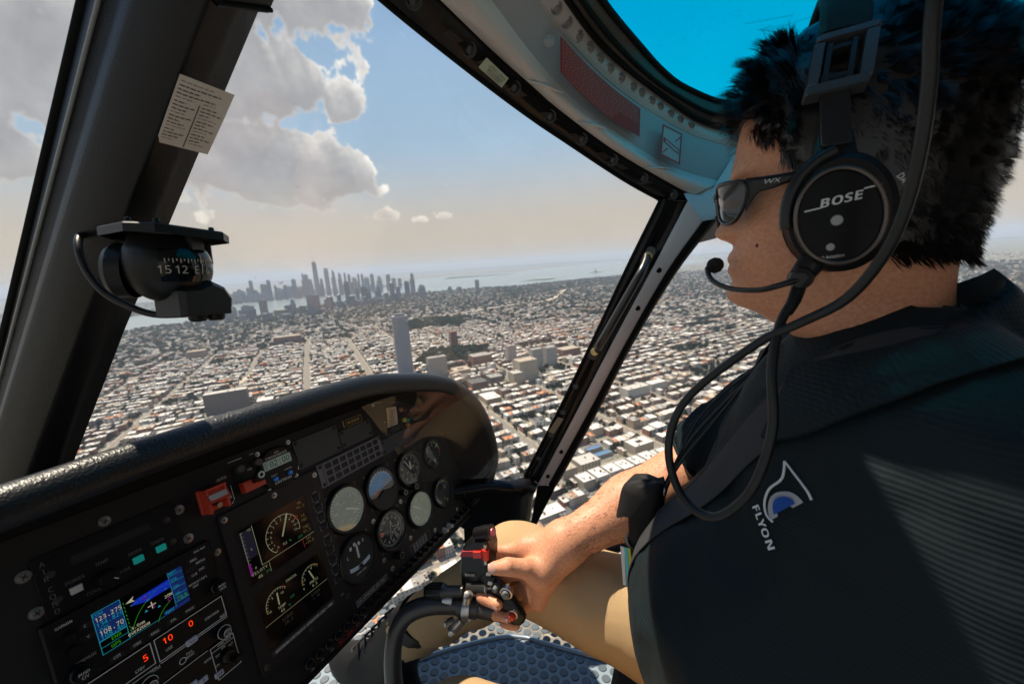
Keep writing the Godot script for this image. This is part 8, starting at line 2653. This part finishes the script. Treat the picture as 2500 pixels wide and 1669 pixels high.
func build_pouch() -> void:
	var t := thing("belt_pouch", "small black nylon pouch with a flap hanging on the pilot's chest strap", "pouch", HELI)
	var ny := mat("nylon", lin(0.0085, 0.008, 0.0085), 0.55, 0.0, 0.35)
	bumpy(ny, tex.fabric, 190.0, 0.03)
	var m := MB.new()
	var rings := []
	for q in [[-0.282, -0.0585, 0.012, 0.018], [-0.295, -0.061, 0.017, 0.024], [-0.325, -0.058, 0.019, 0.0255], [-0.36, -0.0575, 0.0185, 0.0265], [-0.385, -0.062, 0.017, 0.023], [-0.43, -0.068, 0.012, 0.015]]:
		var ring := PackedVector3Array()
		for k in 28:
			var a := TAU * k / 28.0
			var w := 1.0 + 0.05 * sin(a * 3.0 + q[0] * 90.0)
			ring.append(Vector3(0.562 + signf(cos(a)) * pow(absf(cos(a)), 0.7) * q[2] * w, q[0] + 0.004 * sin(a * 2.0 + 1.0), q[1] - signf(sin(a)) * pow(absf(sin(a)), 0.7) * q[3] * w))
		rings.append(ring)
	rings.reverse()
	m.loft(rings)
	obj("bag", m, ny, t)
	m = MB.new()
	var fl := []
	for q in [[-0.271, -0.052, 0.0125, 0.0155], [-0.276, -0.06, 0.019, 0.0245], [-0.29, -0.0655, 0.0215, 0.0285], [-0.318, -0.071, 0.0225, 0.0295]]:
		var ring := PackedVector3Array()
		for k in 28:
			var a := TAU * k / 28.0
			var front := 0.5 + 0.5 * sin(a)
			ring.append(Vector3(0.561 + signf(cos(a)) * pow(absf(cos(a)), 0.65) * q[2], q[0] - front * 0.012 * (1.0 if q[0] < -0.3 else 0.2) + 0.0025 * sin(a * 4.0 + q[0] * 70.0), q[1] - signf(sin(a)) * pow(absf(sin(a)), 0.65) * q[3]))
		fl.append(ring)
	fl.reverse()
	m.loft(fl, true, false, true)
	obj("flap", m, ny, t)
	m = MB.new()
	var wb := []
	for k in 29:
		var a := TAU * k / 28.0
		wb.append(Vector3(0.562 + signf(cos(a)) * pow(absf(cos(a)), 0.7) * 0.0198, -0.374 + 0.006 * sin(a), -0.0595 - signf(sin(a)) * pow(absf(sin(a)), 0.7) * 0.027))
	m.tube(wb, 0.0032, 6, false)
	obj("strap_loop", m, ny, t)
	m = MB.new()
	m.tube([Vector3(0.559, -0.278, -0.0375), Vector3(0.556, -0.2815, -0.0355), Vector3(0.556, -0.287, -0.0365)], 0.0028, 8)
	obj("clip", m, mats.steel, t)
	var c2 := thing("lanyard", "thin black neck cord holding the pouch against the shirt", "cord", HELI)
	var mc := mat("cord_black", lin(0.012, 0.012, 0.013), 0.7)
	for q in [[[Vector3(0.557, -0.2815, -0.0365), Vector3(0.575, -0.240, -0.012), Vector3(0.582, -0.205, 0.012), Vector3(0.585, -0.165, 0.038), Vector3(0.582, -0.128, 0.062), Vector3(0.575, -0.10, 0.09)], 0.0019], [[Vector3(0.557, -0.2795, -0.0375), Vector3(0.60, -0.244, -0.018), Vector3(0.64, -0.205, 0.005), Vector3(0.645, -0.165, 0.035), Vector3(0.63, -0.12, 0.075)], 0.0014], [[Vector3(0.575, -0.37, -0.05), Vector3(0.60, -0.30, -0.035), Vector3(0.605, -0.235, -0.01), Vector3(0.60, -0.18, 0.025), Vector3(0.59, -0.12, 0.07)], 0.0024]]:
		m = MB.new()
		m.tube(Array(spline(q[0], 24)), q[1], 8)
		obj("strand", m, mc, c2)
	var tg := thing("safety_card", "folded slip with white, teal and yellow stripes below the pouch", "card", HELI)
	var base := [Vector3(0.552, -0.378, -0.0895), Vector3(0.552, -0.438, -0.0885)]
	for k in 3:
		m = MB.new()
		var z0 := -0.0935 + k * 0.0052; var z1 := z0 + 0.0052
		m.quad(Vector3(0.549, -0.436, z0 + 0.004), Vector3(0.5485, -0.436, z1 + 0.003), Vector3(0.5485, -0.376, z1), Vector3(0.549, -0.376, z0)); m.quad(Vector3(0.5495, -0.376, z0), Vector3(0.549, -0.376, z1), Vector3(0.549, -0.436, z1 + 0.003), Vector3(0.5495, -0.436, z0 + 0.004))
		obj("stripe", m, [mat("slip_white", lin(0.6, 0.6, 0.6), 0.6), mat("slip_teal", lin(0.1, 0.5, 0.55), 0.6), mat("slip_yellow", lin(0.5, 0.55, 0.03), 0.6)][k], tg)

func build_stick() -> void:
	var t := thing("control_stick", "black cyclic control stick with many switches on a grey bent tube", "control stick", HELI)
	var gun := mat("gunmetal", lin(0.05, 0.047, 0.047), 0.35, 0.4)
	var blk := mat("grip_black", lin(0.0075, 0.007, 0.0075), 0.3, 0.0, 0.4)
	var silver := mat("bare_metal", lin(0.42, 0.4, 0.38), 0.3, 0.85)
	var red := mat("button_red", lin(0.6, 0.03, 0.02), 0.3)
	var f := Transform3D(Basis(Vector3(0, 0, 1), Vector3(0, 1, 0), Vector3(-1, 0, 0)), Vector3(0.532, -0.4533, -0.336))   # x aft, y up, z towards the left seat
	var mm := func(x: float, y: float, z := 0.0) -> Vector3: return f * (Vector3(x, y, z) * 0.001)
	var m := MB.new()
	m.tube(Array(spline([Vector3(0.536, -0.533, -0.270), Vector3(0.530, -0.5334, -0.2971), Vector3(0.515, -0.5300, -0.3555), Vector3(0.490, -0.5280, -0.4042), Vector3(0.470, -0.5452, -0.4371), Vector3(0.455, -0.5835, -0.4485), Vector3(0.440, -0.65, -0.44), Vector3(0.42, -0.78, -0.40), Vector3(0.41, -0.95, -0.36)], 60)), 0.0142, 16)
	obj("tube", m, gun, t)
	m = MB.new()
	m.tube([Vector3(0.524, -0.5318, -0.322), Vector3(0.515, -0.530, -0.3555)], 0.0165, 18)
	obj("sleeve", m, gun, t)
	# clamp with arms and bolts
	m = MB.new()
	m.tube([Vector3(0.519, -0.531, -0.334), Vector3(0.5155, -0.5303, -0.346)], 0.0195, 18); m.tube([Vector3(0.506, -0.545, -0.344), Vector3(0.500, -0.558, -0.355), Vector3(0.497, -0.564, -0.362)], [0.008, 0.007, 0.008], 10); m.tube([Vector3(0.512, -0.515, -0.338), Vector3(0.512, -0.498, -0.332)], [0.008, 0.007], 10)
	var cl := obj("clamp", m, silver, t)
	for p in [[Vector3(0.494, -0.562, -0.358), Vector3(-1, 0.3, 0.3)], [Vector3(0.507, -0.497, -0.332), Vector3(-0.5, 0.8, 0.2)], [Vector3(0.494, -0.548, -0.365), Vector3(-1, 0.2, -0.3)]]:
		m = MB.new()
		disc(m, p[0], p[1], [Vector2(0.006, -0.01), Vector2(0.006, 0.002), Vector2(0.0045, 0.002), Vector2(0.0045, 0.007), Vector2(0, 0.0075)], 6)
		obj("bolt", m, silver, cl)
	# friction lever with a knurled end
	m = MB.new()
	m.tube([Vector3(0.5005, -0.5105, -0.412), Vector3(0.5025, -0.509, -0.405), Vector3(0.508, -0.5055, -0.380)], [0.009, 0.0125, 0.0125], 16)
	var lv := obj("friction_knob", m, blk, t)
	for k in 16:
		m = MB.new()
		var a := TAU * k / 16.0
		var ax := Vector3(0.0055, 0.0035, 0.025).normalized(); var s1 := ax.cross(Vector3.UP).normalized(); var s2 := s1.cross(ax)
		var o := (s1 * cos(a) + s2 * sin(a)) * 0.0125
		m.tube([Vector3(0.503, -0.5085, -0.403) + o, Vector3(0.5075, -0.5058, -0.383) + o], 0.0009, 5)
		obj("rib", m, blk, lv)
	m = MB.new()
	m.tube([Vector3(0.508, -0.5055, -0.380), Vector3(0.5095, -0.5047, -0.373), Vector3(0.516, -0.501, -0.345)], [0.0128, 0.009, 0.009], 16)
	obj("lever_rod", m, gun, t)
	m = MB.new()
	m.tube([Vector3(0.508, -0.518, -0.362), Vector3(0.504, -0.5175, -0.378)], 0.008, 12)
	obj("connector", m, silver, t)
	m = MB.new()
	m.tube(Array(spline([Vector3(0.504, -0.5175, -0.376), Vector3(0.495, -0.518, -0.405), Vector3(0.478, -0.53, -0.437), Vector3(0.463, -0.56, -0.452), Vector3(0.457, -0.60, -0.452), Vector3(0.447, -0.65, -0.445)], 30)), 0.0052, 10)
	obj("cable", m, mats.boom_rubber, t)
	# handle
	m = MB.new()
	var rings := []
	for q in [[22, -18, 17, 11], [34, -34, 19, 12], [50, -50, 20, 12.5], [64, -64, 21, 13], [76, -76, 20, 13], [84, -84, 16, 11], [88, -88, 8, 6]]:
		var ring := PackedVector3Array()
		var u := Vector2(0.72, 0.69)
		for k in 22:
			var a := TAU * k / 22.0
			ring.append(mm.call(q[0] + u.x * cos(a) * q[2], q[1] + u.y * cos(a) * q[2], -3.0 + sin(a) * q[3]))
		rings.append(ring)
	m.loft(rings)
	obj("handle", m, blk, t)
	# head
	m = MB.new()
	var head := PackedVector2Array()
	for p in [[-21, -50], [6, -61], [27, -48], [35, -24], [36, 8], [37, 30], [33, 50], [4, 40], [-11, 29], [-19, 10], [-23, -18]]: head.append(Vector2(p[0], p[1]) * 0.001)
	m.prism(f, head, -0.026, 0.006, 0.005)
	var hd := obj("head", m, blk, t)
	m = MB.new()
	m.prism(f, scaled2([[-19, 7], [9, 14], [10, 25], [-14, 18]], 0.001), 0.004, 0.0078, 0.001)
	obj("red_band", m, mat("band_red", lin(0.35, 0.01, 0.03), 0.4), hd)
	m = MB.new()
	m.prism(f, scaled2([[9, 12], [25, 17], [24, 29], [9, 25]], 0.001), 0.004, 0.0105, 0.0015)
	obj("red_guard", m, red, hd)
	m = MB.new(); m.tube([mm.call(8, 47, -6), mm.call(24, 53, -6), mm.call(38, 57, -6)], [0.0105, 0.0118, 0.0125], 18)
	obj("top_barrel", m, blk, hd)
	m = MB.new(); m.tube([mm.call(35, 56, -6), mm.call(41, 58, -6)], [0.008, 0.006], 14)
	obj("top_button", m, mat("button_pink", lin(0.5, 0.08, 0.12), 0.3), hd)
	m = MB.new(); m.tube([mm.call(29, 13, 3), mm.call(30, 32, 4)], 0.0062, 14)
	var tw := obj("thumb_wheel", m, red, hd)
	m = MB.new(); m.tube([mm.call(29, 5, 4), mm.call(30, 40, 4)], 0.0035, 10)
	obj("wheel_axle", m, silver, tw)
	for k in 4:
		m = MB.new()
		var y := -2.0 - k * 8.0
		m.tube([mm.call(31 + k, y, 3), mm.call(38 + k, y - 1, 3)], [0.0068, 0.005], 12)
		obj("hat_switch", m, silver if k % 2 else blk, hd)
	m = MB.new(); m.tube([mm.call(-6, -46, 4), mm.call(16, -40, 5), mm.call(31, -36, 5)], [0.0085, 0.0098, 0.0105], 16)
	obj("lower_barrel", m, gun, hd)
	m = MB.new(); m.tube([mm.call(31, -36, 5), mm.call(33.5, -35.3, 5)], 0.0112, 18); m.tube([mm.call(33, -35.4, 5), mm.call(40, -33, 5)], 0.0045, 10)
	obj("barrel_end", m, silver, hd)
	m = MB.new(); m.prism(f, scaled2([[-12, -28], [12, -22], [12, -15], [-12, -21]], 0.001), 0.004, 0.0072, 0.0005)
	var lb := obj("label", m, mat("grip_label", lin(0.02, 0.02, 0.022), 0.5), hd)
	m = MB.new(); m.text(font, "SLEW CONT", f * Transform3D(Basis(Vector3(0, 0, 1), 0.24), Vector3(0, -0.0215, 0.0076)), 0.0036, 0.0002, HORIZONTAL_ALIGNMENT_CENTER, 0.019)
	obj("lettering", m, mats.ink_white, lb)
	# switches on the handle's inner face
	for q in [[50, -26, 0.0058, 10, "grey"], [67, -33, 0.0082, 8, "ring"], [77, -68, 0.0068, 9, "red"]]:
		m = MB.new()
		disc(m, mm.call(q[0], q[1], 7.0), (f.basis * Vector3(0.1, -0.1, 1)), [Vector2(q[2] * 1.35, -0.004), Vector2(q[2] * 1.3, 0.0025), Vector2(q[2], 0.003), Vector2(q[2] * 0.95, 0.002)], 20)
		var bz := obj("switch_ring", m, silver if q[4] != "grey" else blk, t)
		m = MB.new()
		disc(m, mm.call(q[0], q[1], 8.0), (f.basis * Vector3(0.1, -0.1, 1)), [Vector2(q[2] * 0.8, -0.002), Vector2(q[2] * 0.78, q[3] * 0.0008), Vector2(q[2] * 0.6, q[3] * 0.001), Vector2(0, q[3] * 0.00105)], 18)
		obj("button", m, red if q[4] == "red" else mat("button_grey", lin(0.12, 0.13, 0.14), 0.4), bz)

func build_seat() -> void:
	var t := thing("pilot_seat", "black mesh-covered pilot seat under and behind the pilot", "seat", HELI)
	var cloth := mat("seat_mesh", lin(0.016, 0.015, 0.015), 0.8, 0.0, 0.3)
	bumpy(cloth, tex.fabric, 45.0, 0.12)
	var m := MB.new()
	var prof := PackedVector2Array([Vector2(-0.24, -0.05), Vector2(0.24, -0.05), Vector2(0.25, 0.0), Vector2(0.22, 0.05), Vector2(0.0, 0.035), Vector2(-0.22, 0.05), Vector2(-0.25, 0.0)])
	var pts := [Vector3(PX, -0.78, -0.13), Vector3(PX, -0.75, -0.115), Vector3(PX, -0.725, -0.06), Vector3(PX, -0.72, 0.1), Vector3(PX, -0.72, 0.36)]
	var sides := []; var ups := []
	for k in 5: sides.append(Vector3(1, 0, 0)); ups.append(Vector3(0, 1, 0))
	m.sweep(pts, sides, ups, prof, true, true)
	obj("cushion", m, cloth, t)
	m = MB.new()
	m.box(Transform3D(Basis(), Vector3(PX, -0.87, 0.12)), Vector3(0.42, 0.16, 0.42))
	obj("seat_base", m, mats.unit_black, t)
	m = MB.new()
	var bp := [Vector3(PX, -0.7, 0.4), Vector3(PX, -0.4, 0.41), Vector3(PX, -0.15, 0.43), Vector3(PX, -0.09, 0.435)]
	var wid := [0.23, 0.23, 0.21, 0.17]
	var rings := []
	for k in 4: rings.append(PackedVector3Array([bp[k] + Vector3(-wid[k], 0, -0.03), bp[k] + Vector3(wid[k], 0, -0.03), bp[k] + Vector3(wid[k] + 0.01, 0, 0.04), bp[k] + Vector3(-wid[k] - 0.01, 0, 0.04)]))
	m.loft(rings, true, true, true, true)
	obj("backrest", m, cloth, t)

func build_compass() -> void:
	var t := thing("magnetic_compass", "black magnetic compass with a numbered card bolted to the centre post", "compass", HELI)
	var blk := mat("compass_black", lin(0.008, 0.0078, 0.008), 0.4, 0.0, 0.35)
	var c := Vector3(0.2395, 0.034, -0.504)
	var m := MB.new()
	var tiltb := Basis(Vector3(0, 0, 1), -0.04)
	var oc := PackedVector2Array()
	for p in [[-46, -24], [-30, -42], [30, -42], [46, -24], [46, 24], [30, 42], [-30, 42], [-46, 24]]: oc.append(Vector2(p[0], p[1]) * 0.001)
	m.prism(Transform3D(tiltb * Basis(Vector3.RIGHT, Vector3(0, 0, -1), Vector3.UP), c + Vector3(0.002, 0.027, 0.004)), oc, 0.0, 0.009, 0.0015)
	obj("mounting_plate", m, blk, t)
	for q in [[-0.036, 0.02], [0.04, 0.012], [-0.02, 0.034], [0.03, -0.03]]:
		m = MB.new(); m.lathe(Transform3D(Basis(), c + Vector3(q[0], 0.036, q[1])), [Vector2(0.005, 0), Vector2(0.005, 0.003), Vector2(0.003, 0.003), Vector2(0.0025, 0.007), Vector2(0, 0.0075)], 8)
		obj("nut", m, blk, t)
	m = MB.new()
	var brings := []
	for k in 21:
		var th := lerpf(-PI * 0.5, 0.62, k / 20.0)
		var ring := PackedVector3Array()
		for j in 40: ring.append(c + Vector3(cos(TAU * j / 40.0) * cos(th), sin(th), -sin(TAU * j / 40.0) * cos(th)) * 0.0378 + Vector3(0, 0.0, 0))
		brings.append(ring)
	var neck := PackedVector3Array()
	for j in 40: neck.append(c + Vector3(cos(TAU * j / 40.0) * 0.028, 0.03, -sin(TAU * j / 40.0) * 0.028))
	brings.append(neck)
	m.loft(brings)
	var body := obj("bowl", m, blk, t)
	# glazed window with the card behind it
	var win := mat("compass_glass", lin(0.004, 0.005, 0.006), 0.06, 0.0, 0.4)
	m = MB.new()
	var rows := []
	for a in 9:
		var row := PackedVector3Array()
		for b in 25:
			var ph := deg_to_rad(lerpf(-36, 78, b / 24.0)); var th := deg_to_rad(lerpf(-26, 24, a / 8.0))
			row.append(c + Vector3(sin(ph) * cos(th), sin(th), cos(ph) * cos(th)) * 0.0383)
		rows.append(row)
	m.loft(rows, false, false, false)
	obj("window", m, win, body)
	var ink := mat("card_ivory", lin(0.5, 0.42, 0.33), 0.6)
	m = MB.new()
	for q in [["15", -30], ["12", -10], ["E", 10], ["6", 30]]:
		var ph := deg_to_rad(q[1])
		var n := Vector3(sin(ph), 0, cos(ph))
		m.text(font, q[0], Transform3D(Basis(Vector3(cos(ph), 0, -sin(ph)), Vector3.UP, n), c + n * 0.0385 + Vector3(0, -0.0055, 0)), 0.0072, 0.0002, HORIZONTAL_ALIGNMENT_CENTER)
	for k in 22:
		var ph := deg_to_rad(-28.0 + k * 4.6)
		var n := Vector3(sin(ph), 0, cos(ph))
		m.box(Transform3D(Basis(Vector3(cos(ph), 0, -sin(ph)), Vector3.UP, n), c + n * 0.0386 + Vector3(0, 0.0035 + (0.0008 if k % 2 else 0.0), 0)), Vector3(0.0008, 0.0022 if k % 2 else 0.0042, 0.0002))
	obj("card_numbers", m, ink, body)
	m = MB.new()
	var lub := []
	for k in 9:
		var th := deg_to_rad(lerpf(-14, 16, k / 8.0))
		lub.append(c + Vector3(sin(0.34) * cos(th), sin(th), cos(0.34) * cos(th)) * 0.0388)
	m.tube(lub, 0.0004, 5)
	obj("lubber_line", m, ink, body)
	# strut, side lamp and corrector box below
	m = MB.new()
	m.box(Transform3D(Basis(Vector3.UP, 0.5), c + Vector3(0.012, 0.02, 0.024)), Vector3(0.018, 0.018, 0.014)); m.box(Transform3D(Basis(Vector3.UP, 1.0), c + Vector3(0.034, 0.016, 0.008)), Vector3(0.01, 0.024, 0.01))
	obj("bracket", m, blk, t)
	m = MB.new()
	disc(m, c + Vector3(-0.026, -0.004, -0.024), Vector3(-0.7, 0.05, -0.75), [Vector2(0.027, -0.008), Vector2(0.0275, 0.004), Vector2(0.024, 0.009), Vector2(0.018, 0.011), Vector2(0, 0.012)], 28)
	obj("lamp_housing", m, blk, t)
	m = MB.new()
	var lw := c + Vector3(0.014, -0.036, 0.012)
	var pr := PackedVector2Array([Vector2(-0.026, -0.016), Vector2(0.026, -0.016), Vector2(0.029, 0.0), Vector2(0.022, 0.013), Vector2(0.008, 0.02), Vector2(-0.01, 0.013), Vector2(-0.026, 0.01)])
	m.prism(Transform3D(Basis(Vector3.UP, 0.1), lw), pr, -0.02, 0.022, 0.005)
	obj("corrector_box", m, mat("compass_grey", lin(0.014, 0.0135, 0.0145), 0.4, 0.0, 0.35), t)
	for k in 2:
		m = MB.new(); m.lathe(Transform3D(Basis(Vector3.RIGHT, PI), lw + Vector3(-0.002 + k * 0.018, -0.014, 0.006)), [Vector2(0.0085, 0), Vector2(0.0085, 0.006), Vector2(0.0065, 0.0085), Vector2(0, 0.009)], 16)
		obj("corrector_screw", m, blk, t)
	m = MB.new()
	m.tube(Array(spline([Vector3(0.2480, -0.0165, -0.500), Vector3(0.2324, -0.0157, -0.5251), Vector3(0.2200, -0.0070, -0.5427), Vector3(0.2079, 0.0089, -0.5619), Vector3(0.2007, 0.0324, -0.5730), Vector3(0.2004, 0.0556, -0.5812), Vector3(0.2071, 0.0685, -0.5947), Vector3(0.2172, 0.0733, -0.6205)], 30)), 0.0036, 10)
	obj("cable", m, mats.boom_rubber if mats.has("boom_rubber") else blk, t)
